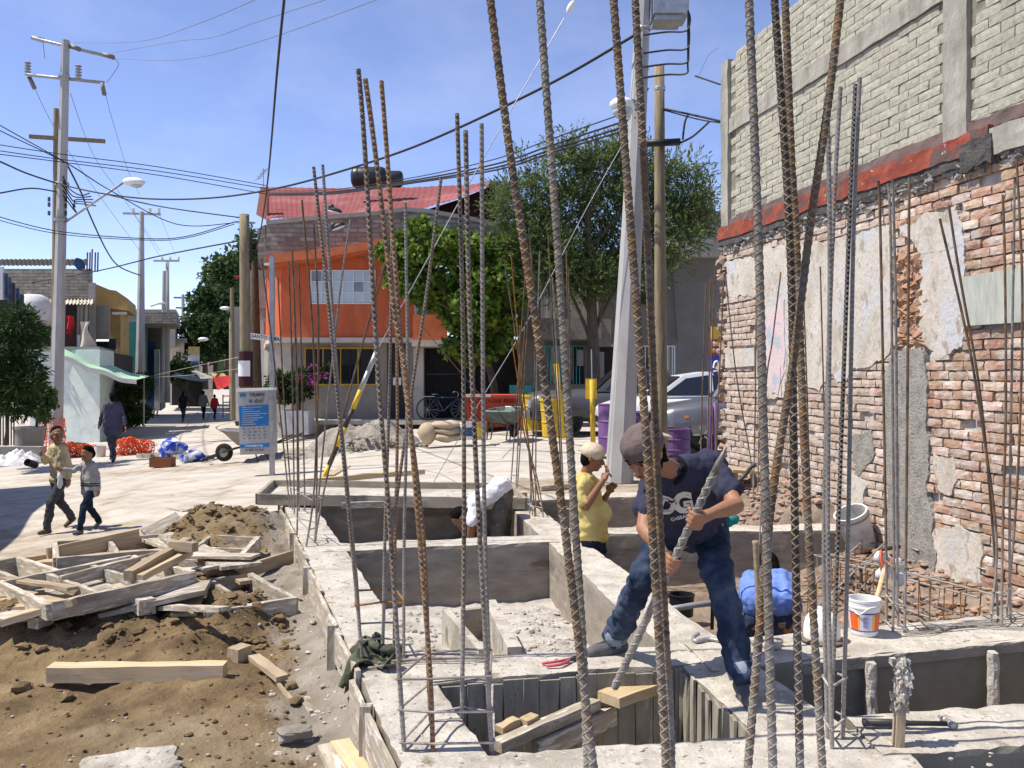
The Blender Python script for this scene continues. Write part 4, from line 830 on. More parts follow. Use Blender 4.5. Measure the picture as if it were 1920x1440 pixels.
lab(180, 360, .128, .136, 'lp'); lab(180, 360, .028, .034, 'lp'); lab(238, 275, .036, .126, 'lv'); lab(281, 292, .036, .126, 'ly'); lab(292, 322, .036, .126, 'lo'); lab(188, 226, .036, .126, 'lo'); lab(226, 233, .036, .126, 'ly'); lab(318, 352, .045, .115, 'lpk', .002)
for k in range(8): lab(246, 268 - (k % 3) * 4, .052 + k * .008, .055 + k * .008, 'lp', .002, 'print_line')
m = MB(); m.tube(spline([(-.09, -.01, .165), (-.06, -.075, .13), (-.01, -.092, .165), (.03, -.09, .175)], 6), .004, 6); m.build('handle', M['wplas'], t, local=True)
# hard hat
t = thing('hard_hat', 'white hard hat standing on the beam left of the paint bucket', 'hard hat', tuple(pl(1541, 1200, .012)))
hh = pl(1541, 1200, .012); m = MB(); m.lathe([(.098, .012), (.100, .035), (.098, .08), (.09, .115), (.07, .145), (.04, .160), (.001, .165)], 24, Matrix.Translation(hh)); m.build('shell', M['wplas'], t, smooth=True)
M['brim'] = flat('brown brim', (.16, .12, .08), .7); m = MB(); m.lathe([(.095, .018), (.112, .012), (.125, .006), (.118, .002), (.09, .004)], 24, Matrix.Translation(hh) @ Matrix.Diagonal((1, 1.12, 1, 1))); m.build('brim', M['brim'], t, smooth=True)
m = MB(); m.tube(spline([hh + V((-.0, .095, .06)), hh + V((0, .06, .158)), hh + V((0, 0, .172)), hh + V((0, -.06, .158)), hh + V((0, -.096, .06))], 5), .012, 6); m.build('crown_ridge', M['wplas'], t, smooth=True)
# tilted bucket up on the rubble
bk = at(1606, 992, 8.5); ax = Matrix.Translation(bk) @ Matrix.Rotation(R(-24), 4, 'Y') @ Matrix.Rotation(R(12), 4, 'X')
lathe_thing('bucket', 'tilted dirty white bucket lodged on the cage by the wall', 'bucket', bk, [('shell', [(.002, -.19), (.125, -.19), (.13, -.18), (.15, .12), (.157, .125), (.157, .15), (.152, .155), (.157, .16), (.157, .185), (.14, .185), (.12, -.16), (.002, -.16)], 'dplas', 28), ('rim_band', [(.1585, .128), (.1595, .138), (.1585, .148)], 'steelg', 28)], axis=ax)
# shovel
t = thing('shovel', 'shovel with wooden shaft and orange grip leaning by the bucket', 'shovel', tuple(at(1640, 1138, 5.9)))
a, c = at(1637, 1150, 5.7), at(1660, 1062, 5.85); d = (c - a).normalized()
m = MB(); m.tube([a - d * .35, a, c], [.016, .017, .015], 8); m.build('shaft', M['woody'], t, smooth=True)
M['orangeg'] = flat('orange red grip', (.50, .09, .035), .5)
m = MB(); sd = V((1, .2, .1)).normalized(); m.tube(spline([c - d * .02, c + d * .05 - sd * .045, c + d * .13 - sd * .062], 5), .011, 6); m.tube(spline([c - d * .02, c + d * .05 + sd * .045, c + d * .13 + sd * .062], 5), .011, 6); m.build('grip_frame', M['orangeg'], t, smooth=True)
m = MB(); m.tube([c + d * .135 - sd * .07, c + d * .135 + sd * .07], .014, 8); m.build('grip_bar', M['dk'], t, smooth=True)
m = MB()
def bl(u, v): p = a - d * .35 - d * (.30 * v); return p + sd * (u - .5) * .22 * (1 - .35 * v ** 3) + V((.2, -1, 0)).normalized() * (.05 * (u - .5) ** 2 * 4 * .6)
m.grid(bl, 8, 8); m.build('blade', M['steelg'], t, smooth=True)
M['cloth'] = flat('white rag', (.66, .66, .66), .9)
m = MB(); q = at(1664, 1058, 5.95)
for k in range(9): m.ball(q + V((random.uniform(-.07, .09), random.uniform(-.02, .02), random.uniform(-.10, .05))), (.05, .03, .045), 8, 6, Matrix.Rotation(random.uniform(-1, 1), 3, 'Y'))
tag(m.build('white_rag', M['cloth'], smooth=True), 'crumpled white rag hanging behind the shovel grip', 'rag')
# claw hammer
t = thing('claw_hammer', 'grey claw hammer lying on the short right beam', 'hammer', tuple(pl(1700, 1355, .02)))
a, c = pl(1618, 1354, .035), pl(1775, 1357, .035); m = MB(); m.tube([a, a.lerp(c, .5), a.lerp(c, .55), c], [.017, .016, .011, .011], 8); m.build('handle', M['dk'], t, smooth=True)
m = MB(); m.tube([pl(1790, 1362, .03), pl(1783, 1357, .032), pl(1774, 1351, .035)], [.018, .013, .014], 8); m.tube([pl(1774, 1351, .035), pl(1760, 1343, .03)], [.013, .006], 6); m.build('head', M['gal'], t, smooth=True)
# crusted stake
t = thing('crusted_stake', 'upright wooden stake topped with dripping cement on the near right', 'stake', tuple(pl(1684, 1395)))
a = pl(1682, 1398, 0); a.z = 0; c = a + V((.018, 0, .33)); board(a - V((0, 0, .03)), a.lerp(c, .75), .035, .04, M['wood'], t, 'post', up=(0, 1, 0))
m = MB(); rr = random.Random(3)
for k in range(210): f = min(1.03, rr.uniform(.40, 1.03) + .1 * rr.random()); s = rr.uniform(.006, .016); q = a.lerp(c, f); chip(m, q + V((rr.gauss(0, .013), rr.gauss(-.006, .012), 0)), (s, s, s * 1.4))
m.build('cement_crust', M['conc'], t)
# pliers
t = thing('pliers', 'pliers with pink red handles lying on the cross beam', 'pliers', tuple(pl(1045, 1245, .01))); M['pink'] = flat('pink red rubber', (.52, .10, .12), .5)
for k, (p1, p2, p3) in enumerate((((1016, 1244), (1046, 1240), (1066, 1236)), ((1024, 1249), (1050, 1246), (1068, 1238)))):
    m = MB(); m.tube(spline([pl(*p1, .02), pl(*p2, .025), pl(*p3, .02)], 4), .008, 6); m.build('handle', M['pink'], t, smooth=True)
m = MB(); m.tube([pl(1066, 1237, .02), pl(1078, 1234, .02), pl(1092, 1231, .02)], [.009, .014, .005], 8); m.build('jaws', M['dk'], t, smooth=True)
# crowbar lying on the beam and hook bar near the wall, wooden tool handle
m = MB(); m.tube(spline([pl(1310, 1188, .03), pl(1300, 1195, .02), pl(1305, 1202, .02), pl(1330, 1198, .02), pl(1362, 1206, .02), pl(1400, 1226, .02)], 6), .012, 8); tag(m.build('crowbar', M['gal'], smooth=True), 'bent steel wrecking bar lying behind the worker on the beam', 'crowbar')
m = MB(); m.tube(spline([at(1418, 872, 6.2), at(1408, 876, 6.2), at(1396, 892, 6.2), at(1380, 905, 6.2)], 5), .014, 8); m.tube([at(1380, 905, 6.2), at(1340, 990, 6.3), at(1335, 1180, 6.3)], .013, 8); tag(m.build('hook_bar', M['dk'], smooth=True), 'dark hooked bar sticking up behind the bending worker', 'bar')
t = thing('sledgehammer', 'sledgehammer standing on its head with upright wooden handle', 'hammer', tuple(pl(1424, 1215)))
m = MB(); m.tube([at(1416, 1014, 4.95), at(1417, 1020, 4.95), at(1421, 1120, 4.95), at(1424, 1205, 4.95)], [.019, .017, .014, .015], 8); m.build('handle', M['wood'], t, smooth=True)
m = MB(); m.bar(at(1410, 1212, 4.97), at(1442, 1206, 4.97), .05, .05); m.build('head', M['steelg'], t)
m = MB()
for k in range(14): m.ball(pl(1448 + random.uniform(-14, 12), 1205 + random.uniform(-5, 6), .03), (.03, .025, .022), 7, 5)
M['glove'] = flat('work gloves', (.42, .40, .33), .9); tag(m.build('work_gloves', M['glove'], smooth=True), 'pale work gloves lying beside the sledgehammer', 'gloves')
# olive jacket over the form boards
M['olive'] = mat('olive canvas', [(.3, (.045, .052, .032)), (.7, (.105, .115, .075))], 9, .95, .5, 25, bdist=.02)
t = thing('canvas_jacket', 'olive canvas jacket draped over the form boards', 'jacket', tuple(pl(690, 1230, 0)))
m = MB()
def jk(u, v):
    p = pl(645 + 92 * u, 1246 - 40 * v + 6 * math.sin(u * 9), .03); p.z = .035 + .035 * math.sin(u * 8 + v * 3) * math.sin(v * 6 + 1) + .03 * fbm((u * 3, v * 3, 0), 3, 2)
    if u < .22: p.z -= (.22 - u) * .7
    p.x += .03 * math.sin(v * 11); return p
m.grid(jk, 26, 18); o = m.build('cloth', M['olive'], t, smooth=True)
m = MB(); m.tube(spline([pl(690, 1205, .05), pl(708, 1212, .06), pl(735, 1220, .06), pl(752, 1216, .03)], 5), [.024] * 16, 8); m.build('sleeve', M['olive'], t, smooth=True)
m = MB(); m.tube(spline([pl(700, 1200, .06), pl(706, 1190, .11), pl(714, 1202, .06)], 5), .017, 6); m.build('collar', M['olive'], t, smooth=True)
# grey conduit in the right pit, black pot, small wooden table by the wall
m = MB(); m.tube([at(1222, 1148, 6.4), at(1300, 1135, 6.5), at(1360, 1128, 6.6)], .022, 8); tag(m.build('conduit', M['gal'], smooth=True), 'grey conduit pipe crossing the pit behind the worker', 'pipe')
lathe_thing('bucket', 'black pot half buried in the pit behind the worker', 'bucket', at(1278, 1130, 7.2) - V((0, 0, .1)), [('shell', [(.002, 0), (.09, 0), (.10, .16), (.105, .16), (.105, .17), (.09, .17), (.08, .02), (.002, .02)], 'black', 20)])
t = thing('work_table', 'small wooden trestle table at the far end of the brick wall', 'table', tuple(at(1395, 930, 10.6)))
a, c = at(1366, 880, 10.6), at(1425, 884, 10.6); m = MB(); m.bar(a, c, .42, .035); m.build('top', M['woody'], t)
for (x, y) in ((1378, 928), (1412, 935)): board(at(x, 884, 10.55), at(x, y, 10.55), .06, .05, M['wood'], t, 'leg', up=(0, 1, 0))
m = MB(); m.prism([at(1362, 880, 10.5), at(1384, 880, 10.5), at(1372, 905, 10.5)], (0, .3, 0)); m.build('apron', M['brickrub'], t)
M['teal'] = mat('teal cloth', [(.3, (.02, .16, .17)), (.7, (.04, .27, .27))], 12, .95)

# ================================================================ houses
def colmat(name, c, **k): M[name] = mat(name, [(.3, tuple(x * .82 for x in c)), (.55, c), (.75, tuple(min(1, x * 1.1) for x in c))], k.pop('scale', 2.5), k.pop('rough', .9), k.pop('bump', .4), k.pop('bscale', 18), bdist=.03, **k)
def courses(name, c1, c2, cm, w=.4, h=.2):
    m = bpy.data.materials.new(name); m.use_nodes = True; t = m.node_tree; N = t.nodes; L = t.links.new; b = N['Principled BSDF']; b.inputs['Roughness'].default_value = .95
    g = N.new('ShaderNodeNewGeometry'); s = N.new('ShaderNodeSeparateXYZ'); L(g.outputs['Position'], s.inputs[0]); ad = N.new('ShaderNodeMath'); ad.operation = 'ADD'; L(s.outputs[0], ad.inputs[0]); L(s.outputs[1], ad.inputs[1])
    c = N.new('ShaderNodeCombineXYZ'); L(ad.outputs[0], c.inputs[0]); L(s.outputs[2], c.inputs[1])
    nz_ = N.new('ShaderNodeTexNoise'); nz_.inputs['Scale'].default_value = 3; nz_.inputs['Detail'].default_value = 5; L(g.outputs['Position'], nz_.inputs['Vector'])
    br = N.new('ShaderNodeTexBrick'); br.inputs['Scale'].default_value = 1; br.inputs['Brick Width'].default_value = w; br.inputs['Row Height'].default_value = h; br.inputs['Mortar Size'].default_value = .018; br.inputs['Mortar Smooth'].default_value = .4
    br.inputs['Color1'].default_value = (*c1, 1); br.inputs['Color2'].default_value = (*c2, 1); br.inputs['Mortar'].default_value = (*cm, 1); L(c.outputs[0], br.inputs['Vector'])
    mx_ = N.new('ShaderNodeMixRGB'); mx_.blend_type = 'MULTIPLY'; mx_.inputs[0].default_value = .7; L(br.outputs[0], mx_.inputs[1]); r = N.new('ShaderNodeMapRange'); r.inputs[1].default_value = .3; r.inputs[2].default_value = .7; r.inputs[3].default_value = .55; r.inputs[4].default_value = 1.25; L(nz_.outputs['Fac'], r.inputs[0]); L(r.outputs[0], mx_.inputs[2]); L(mx_.outputs[0], b.inputs['Base Color'])
    bp = N.new('ShaderNodeBump'); bp.inputs['Strength'].default_value = .8; bp.inputs['Distance'].default_value = .04; ad2 = N.new('ShaderNodeMath'); ad2.operation = 'SUBTRACT'; L(nz_.outputs['Fac'], ad2.inputs[0]); L(br.outputs['Fac'], ad2.inputs[1]); L(ad2.outputs[0], bp.inputs['Height']); L(bp.outputs[0], b.inputs['Normal']); M[name] = m
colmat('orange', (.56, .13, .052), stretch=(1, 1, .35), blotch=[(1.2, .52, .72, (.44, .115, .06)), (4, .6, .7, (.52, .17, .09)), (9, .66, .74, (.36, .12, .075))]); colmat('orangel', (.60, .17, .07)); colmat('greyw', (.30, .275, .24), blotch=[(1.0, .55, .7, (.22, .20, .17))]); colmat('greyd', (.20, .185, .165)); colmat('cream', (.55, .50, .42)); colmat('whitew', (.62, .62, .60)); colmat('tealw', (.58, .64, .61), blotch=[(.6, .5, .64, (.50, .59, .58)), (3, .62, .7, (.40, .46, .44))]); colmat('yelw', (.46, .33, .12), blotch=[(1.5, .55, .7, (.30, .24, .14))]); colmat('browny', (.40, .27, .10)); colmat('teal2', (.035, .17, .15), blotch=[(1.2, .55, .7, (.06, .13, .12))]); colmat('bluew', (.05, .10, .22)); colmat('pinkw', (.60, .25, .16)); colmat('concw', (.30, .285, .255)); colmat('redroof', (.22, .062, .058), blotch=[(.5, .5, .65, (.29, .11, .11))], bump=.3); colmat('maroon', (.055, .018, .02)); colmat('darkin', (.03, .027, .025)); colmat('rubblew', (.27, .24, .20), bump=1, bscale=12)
courses('stonew', (.36, .32, .265), (.17, .145, .12), (.22, .20, .17), .42, .13); courses('blockw', (.32, .29, .24), (.25, .225, .185), (.19, .17, .14), .4, .13)
SK = [0.0]
def rbx(m, x0, x1, y0, y1, Y, d, mi=0):
    a, c = at(x0, y0, Y), at(x1, y1, Y)
    if SK[0]: return m.prism([(a.x, Y, c.z), (c.x, Y, c.z), (c.x, Y, a.z), (a.x, Y, a.z)], (SK[0] * d, d, 0), mi)
    return m.box(((a.x + c.x) / 2, Y + d / 2, (a.z + c.z) / 2), (abs(c.x - a.x), d, abs(a.z - c.z)), None, mi)
def ppx(m, poly, Y, d, mi=0): return m.prism([at(x, y, Y) for x, y in poly], (SK[0] * d, d, 0), mi)
def part_box(nm, t, mt, *r): m = MB(); rbx(m, *r); o = m.build(nm, M[mt], t); return fixn(o) if SK[0] else o
def part_poly(nm, t, mt, poly, Y, d): m = MB(); ppx(m, poly, Y, d); return fixn(m.build(nm, M[mt], t))
def window(t, x0, x1, y0, y1, Y, cols, rows, fm, w=1.6, nm='window', glass='glass'):
    m = MB(); rbx(m, x0 - w, x1 + w, y0 - w, y0, Y, .08); rbx(m, x0 - w, x1 + w, y1, y1 + w, Y, .08); rbx(m, x0 - w, x0, y0, y1, Y + .002, .076); rbx(m, x1, x1 + w, y0, y1, Y + .002, .076)
    for k in range(1, cols): x = x0 + (x1 - x0) * k / cols; rbx(m, x - w * .4, x + w * .4, y0, y1, Y + .004, .05)
    for k in range(1, rows): y = y0 + (y1 - y0) * k / rows; rbx(m, x0, x1, y - w * .4, y + w * .4, Y + .008, .05)
    f = m.build(nm, M[fm], t)
    for i in range(cols):
        for j in range(rows):
            m = MB(); xa, xb = x0 + (x1 - x0) * i / cols, x0 + (x1 - x0) * (i + 1) / cols; ya, yb = y0 + (y1 - y0) * j / rows, y0 + (y1 - y0) * (j + 1) / rows
            a, c = at(xa + .4, ya + .4, Y + .03), at(xb - .4, yb - .4, Y + .03); e = random.uniform(-.004, .004); m.add([(a.x, a.y + e, c.z), (c.x, a.y - e, c.z), (c.x, a.y, a.z), (a.x, a.y, a.z)], [(0, 1, 2, 3)]); m.build('pane', M[glass], f)
    return f
M['glass'] = flat('window glass', (.10, .13, .15), .04, spec=1.0); M['frost'] = flat('pale window glass', (.42, .50, .54), .12, spec=.8); M['yelf'] = flat('yellow frame', (.62, .40, .03), .6); M['iron'] = flat('dark iron', (.02, .02, .022), .6)
M['tealbar'] = flat('teal bars', (.05, .30, .30), .6)
# ---- orange corner house
oh = thing('corner_house', 'orange two storey corner house with red sheet roof and white window', 'house', tuple(at(650, 790, 27)))
Yu, Yl = 26.3, 27.0
def planwall(nm, mt, pts, z0, z1, t=oh): m = MB(); m.prism([(x, y, z0) for x, y in pts], (0, 0, z1 - z0)); return fixn(m.build(nm, M[mt], t))
zt = at(0, 484, Yu).z; zm = at(0, 633, Yu).z; zb = -.6
xl, xm, xr = at(527, 0, Yu).x, at(505, 0, 27.6).x, at(788, 0, Yu).x
planwall('upper_wall', 'orange', [(xl, Yu), (xr, Yu), (xr, 35), (xm - 2.2, 35), (xm, 27.6), (xm + .12, 26.9)], zm, zt + .02)
m = MB(); m.prism([(xl - .02, Yu - .10, zm - .14), (xr + .1, Yu - .10, zm - .14), (xr + .1, 35, zm - .14), (xm - 2.2, 35, zm - .14), (xm - .1, 27.6, zm - .14)], (0, 0, .137)); fixn(m.build('floor_slab', M['cream'], oh))
planwall('lower_wall', 'greyw', [(at(540, 0, Yl).x, Yl), (at(795, 0, Yl).x, Yl), (at(795, 0, Yl).x, 34), (at(500, 0, Yl).x - 2, 34), (at(500, 0, Yl).x, Yl + .6)], zb, zm - .14)
part_box('side_pier', oh, 'cream', 512, 546, 640, 792, Yl - .05, .5)
part_poly('eave', oh, 'orangel', [(497, 494), (600, 484), (725, 462), (728, 446), (640, 462), (500, 478)], Yu - .55, 1.0)
part_poly('eave_soffit', oh, 'orange', [(500, 499), (600, 489), (725, 467), (725, 462), (600, 484), (497, 494)], Yu - .5, .9)
part_poly('parapet_wall', oh, 'stonew', [(500, 421), (560, 415), (700, 404), (760, 396), (800, 399), (880, 413), (965, 432), (965, 500), (725, 490), (498, 492)], Yu + .02, .22)
part_poly('parapet_cap', oh, 'concw', [(499, 421), (560, 415), (700, 404), (760, 396), (800, 399), (880, 413), (965, 432), (965, 424), (880, 405), (800, 391), (760, 388), (700, 396), (560, 407), (499, 413)], Yu - .04, .34)
part_poly('parapet_side', oh, 'stonew', [(497, 421), (499, 490), (484, 500), (482, 430)], Yu + .3, 2.5)
m = MB(); fr = [(500, 412), (560, 411), (640, 410), (700, 399), (790, 394), (860, 372), (930, 341)]; bk_ = [(488, 350), (560, 352), (660, 352), (730, 352), (800, 351), (890, 345), (936, 339)]
def roof(u, v):
    k = u * 6; i = min(5, int(k)); f = k - i
    a = at(fr[i][0] + (fr[i + 1][0] - fr[i][0]) * f, fr[i][1] + (fr[i + 1][1] - fr[i][1]) * f, 26.7); c = at(bk_[i][0] + (bk_[i + 1][0] - bk_[i][0]) * f, bk_[i][1] + (bk_[i + 1][1] - bk_[i][1]) * f, 32)
    p = a.lerp(c, v); p.z += .010 * math.sin(u * 260) + .06 * fbm((u * 5, v * 3, 0), 3, 1); return p
m.grid(roof, 180, 8); m.build('sheet_roof', M['redroof'], oh, smooth=True)
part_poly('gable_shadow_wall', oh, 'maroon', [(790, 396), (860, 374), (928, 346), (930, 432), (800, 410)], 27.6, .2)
part_box('roof_room', oh, 'whitew', 912, 956, 340, 440, 29.5, 2); part_poly('gable_left', oh, 'pinkw', [(480, 402), (488, 352), (500, 350), (500, 412)], 27.2, .3)
wf = window(oh, 584, 702, 508, 568, Yu - .04, 6, 3, 'white', 1.8)
for ch in list(wf.children)[::1]:
    if random.random() < .8: ch.data.materials[0] = M['frost']
window(oh, 573, 704, 654, 720, Yl - .06, 4, 1, 'yelf', 2.2, glass='glassd')
m = MB()
for k in range(7): x = 580 + k * 19; rbx(m, x - .5, x + .5, 655, 719, Yl - .1, .02)
m.build('window_grille', M['iron'], oh)
window(oh, 779, 800, 545, 592, Yu - .04, 2, 2, 'white', 1.6)
part_box('balcony_parapet', oh, 'orangel', 774, 838, 590, 640, Yu - .5, .14); part_box('balcony_floor', oh, 'cream', 772, 842, 638, 649, Yu - .55, 1.2)
d = part_box('front_door', oh, 'iron', 726, 766, 645, 788, Yl - .05, .08); part_box('door_pane', d, 'glassd', 733, 759, 655, 700, Yl - .07, .02); part_box('door_panel', d, 'white', 737, 752, 708, 722, Yl - .07, .02)
part_box('gate_pier', oh, 'cream', 775, 794, 645, 792, Yl - .1, .5); part_box('gate_lintel', oh, 'concw', 775, 975, 636, 652, Yl - .15, .6)
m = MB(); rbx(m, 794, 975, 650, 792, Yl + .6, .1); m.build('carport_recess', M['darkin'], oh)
g_ = MB()
for k in range(30): x = 796 + k * 3.2; rbx(g_, x, x + .8, 653, 788, Yl + .2, .03)
rbx(g_, 795, 893, 700, 703, Yl + .19, .03); g_.build('garage_gate', M['iron'], oh)
part_box('kerb_step', oh, 'cream', 540, 980, 788, 796, 26.0, 1.5)
part_box('planter_box', oh, 'whitew', 526, 578, 770, 815, 25.0, .8)
# water tank
def cyl_x(m, c, r, L, n=20): Mx = Matrix.Translation(c) @ Matrix.Rotation(R(90), 4, 'Y'); m.lathe([(.001, -L / 2), (r * .6, -L / 2 + r * .05), (r * .9, -L / 2 + r * .2), (r, -L / 2 + r * .45), (r, L / 2 - r * .45), (r * .9, L / 2 - r * .2), (r * .6, L / 2 - r * .05), (.001, L / 2)], n, Mx)
M['tank'] = flat('black tank plastic', (.018, .02, .022), .4)
t = thing('water_tank', 'black round water tank lying on the red roof', 'water tank', tuple(at(705, 352, 29))); m = MB(); cyl_x(m, at(692, 333, 29), .34, 1.15); m.build('shell', M['tank'], t, smooth=True)
m = MB(); cyl_x(m, at(733, 336, 29.2), .27, .8); m.build('neck', M['tank'], t, smooth=True)
for x in (672, 690, 708): m = MB(); m.lathe([(.345, -.02), (.36, 0), (.345, .02)], 20, Matrix.Translation(at(x, 333, 29)) @ Matrix.Rotation(R(90), 4, 'Y')); m.build('rib', M['tank'], t)
t = thing('tv_antenna', 'spiky television antenna on the corner house roof', 'antenna', tuple(at(494, 352, 28))); m = MB(); m.tube([at(494, 360, 28), at(494, 315, 28)], .015, 5); m.build('mast', M['gal'], t); m = MB(); m.tube([at(484, 336, 28), at(500, 316, 28)], .012, 5)
for k in range(6): q = at(484 + k * 2.8, 336 - k * 3.6, 28); m.tube([q + V((-.12, 0, -.05)), q + V((.12, 0, .05))], .008, 4)
m.build('boom', M['gal'], t)
# ---- grey house behind the juniper
gh = thing('grey_house', 'unpainted grey house with number balcony and white barred window', 'house', tuple(at(1160, 790, 27)))
part_box('front_wall', gh, 'greyd', 975, 1420, 478, 800, 27.0, 7); part_box('roof_slab', gh, 'concw', 960, 1420, 468, 482, 26.6, 7.5)
part_box('balcony', gh, 'rubblew', 1012, 1128, 598, 636, 25.6, 1.3); part_box('balcony_pier', gh, 'rubblew', 1124, 1146, 598, 648, 25.8, 1.2)
bm = Matrix.Translation(at(1030, 617, 25.58)) @ Matrix.Rotation(R(90), 4, 'X'); text_mesh('50', bm, .42, M['concw'], gh, 'house_number', .02, bold=.01)
part_poly('balcony_wedge', gh, 'rubblew', [(1122, 600), (1128, 598), (1146, 650), (1122, 650)], 25.7, .3)
part_box('upper_niche', gh, 'cream', 1066, 1122, 535, 600, 26.85, .2); m = MB()
m.grid(lambda u, v: at(1014 + 46 * u, 535 + 62 * v, 26.5) + V((0, .06 * math.sin(u * 22), 0)), 24, 4); m.build('hung_sheet', M['cloth'], gh, smooth=True)
window(gh, 1189, 1264, 650, 708, 26.95, 2, 1, 'white', 2.0, glass='glassd')
m = MB()
for k in range(9): x = 1193 + k * 8.4; rbx(m, x - .8, x + .8, 650, 708, 26.9, .02)
m.build('window_bars', M['white'], gh)
for x0, x1 in ((1020, 1062), (1068, 1096)):
    f = part_box('barred_door', gh, 'glassd', x0, x1, 650, 720, 26.96, .05); m = MB()
    for k in range(int((x1 - x0) / 6)): rbx(m, x0 + k * 6, x0 + k * 6 + 1.6, 650, 720, 26.92, .03)
    rbx(m, x0 - 2, x1 + 2, 647, 650, 26.92, .03); m.build('bars', M['tealbar'], f)
part_box('meter_box', gh, 'greyw', 1082, 1094, 656, 686, 26.8, .1); part_box('doorway', gh, 'darkin', 1126, 1165, 650, 790, 26.95, .06); part_box('door_leaf', gh, 'concw', 1124, 1133, 660, 790, 26.8, .15); part_box('lintel', gh, 'cream', 1120, 1150, 645, 650, 26.7, .3)
part_box('turquoise_gate', gh, 'tealbar', 955, 998, 722, 790, 26.9, .06); part_box('upper_vent', gh, 'iron', 1203, 1225, 540, 570, 26.95, .06)
for k in range(1): m = MB(); m.tube(spline([at(1262 + k * 22, 480, 26.9), at(1266 + k * 20, 560, 26.88), at(1272 + k * 16, 640, 26.9)], 5), .03, 5); m.build('stain_pipe', M['greyd'], gh)
rh = thing('rooftop_room', 'small pale rooftop rooms behind the grey house', 'building', tuple(at(1310, 470, 33)))
part_box('wall', rh, 'concw', 1270, 1400, 400, 475, 33, 3); part_box('upper_wall', rh, 'whitew', 1310, 1338, 350, 400, 33.5, 2); part_box('dark_gap', rh, 'greyd', 1330, 1336, 372, 400, 33.4, .2); part_box('cap', rh, 'concw', 1266, 1404, 396, 402, 32.8, 3.4)
# ---- left side of the side street
SK[0] = -.33
sh = thing('corner_shop', 'low pale shop with green awning and block built upper floor', 'shop', tuple(at(150, 820, 33)))
z0 = -1.3; zs = at(0, 655, 33).z; xa, xb = at(40, 0, 33).x, at(187, 0, 33).x
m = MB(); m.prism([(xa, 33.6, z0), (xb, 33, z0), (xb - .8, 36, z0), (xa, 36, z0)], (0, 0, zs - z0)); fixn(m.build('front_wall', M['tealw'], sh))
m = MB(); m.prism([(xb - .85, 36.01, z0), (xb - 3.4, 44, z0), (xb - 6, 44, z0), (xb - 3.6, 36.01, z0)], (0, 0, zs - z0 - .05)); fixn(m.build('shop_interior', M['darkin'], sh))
part_box('terrace_slab', sh, 'concw', 40, 186, 650, 656, 33.2, 4)
m = MB(); aw = lambda u, v: at(116 + 166 * u, 653 + 54 * u ** 1.1 + 5 * math.sin(u * 3.1), 33.2 + 4 * u).lerp(at(118 + 138 * u, 667 + 47 * u ** 1.05 + 4 * math.sin(u * 3.1), 31.4 + 1.2 * u), v) + V((0, 0, .04 * math.sin(u * 14)))
colmat('awning', (.34, .56, .40), bump=.2, blotch=[(.7, .55, .62, (.45, .60, .48)), (1.5, .68, .7, (.2, .3, .35))]); m.grid(aw, 24, 10); m.build('awning', M['awning'], sh, smooth=True)
m = MB(); m.grid(lambda u, v: aw(u, 1) + V((0, 0, -.16 * v)), 24, 2); m.build('awning_valance', M['whitew'], sh)
m = MB(); m.tube([aw(1, .5), aw(1, .5) - V((0, 0, 2.2))], .03, 6); m.build('awning_post', M['steelg'], sh)
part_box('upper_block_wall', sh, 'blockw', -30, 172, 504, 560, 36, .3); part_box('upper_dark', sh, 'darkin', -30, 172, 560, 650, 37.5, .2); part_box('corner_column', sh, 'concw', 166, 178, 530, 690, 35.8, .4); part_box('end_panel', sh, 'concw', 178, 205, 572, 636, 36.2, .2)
m = MB(); m.grid(lambda u, v: at(60 + 115 * u, 562 + 8 * v, 35.8 - 1.3 * v) + V((0, 0, .03 * math.sin(u * 110))), 160, 2); m.build('sheet_canopy', M['cream'], sh)
m = MB(); m.grid(lambda u, v: at(-30 + 195 * u, 486 + 12 * v, 38 - 1.5 * v) + V((0, 0, .018 * math.sin(u * 150))), 200, 2); m.build('sheet_roof', M['darkin'], sh)
for x in (152, 160, 146, 118): m = MB(); m.tube([at(x, 655, 35), at(x + 2, 566, 35)], .06, 6); m.build('post', M['concw'], sh)
part_box('brown_screen', sh, 'maroon', 122, 140, 625, 660, 36, .1); part_box('white_post', sh, 'whitew', 145, 150, 628, 662, 34.5, .1)
for x in (163, 168, 172, 178, 183): m = MB(); m.tube([at(x, 510, 36), at(x + 1, 455 + (x % 5) * 6, 36)], .03, 5); m.build('roof_rebar', M['rust'], sh)
m = MB(); m.lathe([(.001, .06), (.15, .02), (.25, 0), (.27, .04)], 20, Matrix.Translation(at(148, 496, 36)) @ Matrix.Rotation(R(70), 4, 'Y') @ Matrix.Rotation(R(20), 4, 'X')); o = m.build('dish', M['bluew'], None, smooth=True); tag(o, 'blue grey satellite dish on the shop roof', 'satellite dish')
t = thing('water_tank', 'white plastic tank on the shop terrace', 'water tank', tuple(at(62, 610, 34))); m = MB(); m.lathe([(.001, 0), (.62, 0), (.66, .3), (.66, .75), (.5, 1.05), (.3, 1.15), (.001, 1.17)], 18, Matrix.Translation(at(62, 610, 34))); m.build('shell', M['whitew'], t, smooth=True); m = MB(); m.lathe([(.2, 1.15), (.2, 1.22), (.001, 1.23)], 12, Matrix.Translation(at(62, 610, 34))); m.build('lid', M['greyw'], t)
M['jean'] = mat('washed denim', [(.3, (.03, .045, .085)), (.7, (.10, .14, .21))], 8, .9); M['redcl'] = flat('red cloth', (.45, .02, .03), .9)
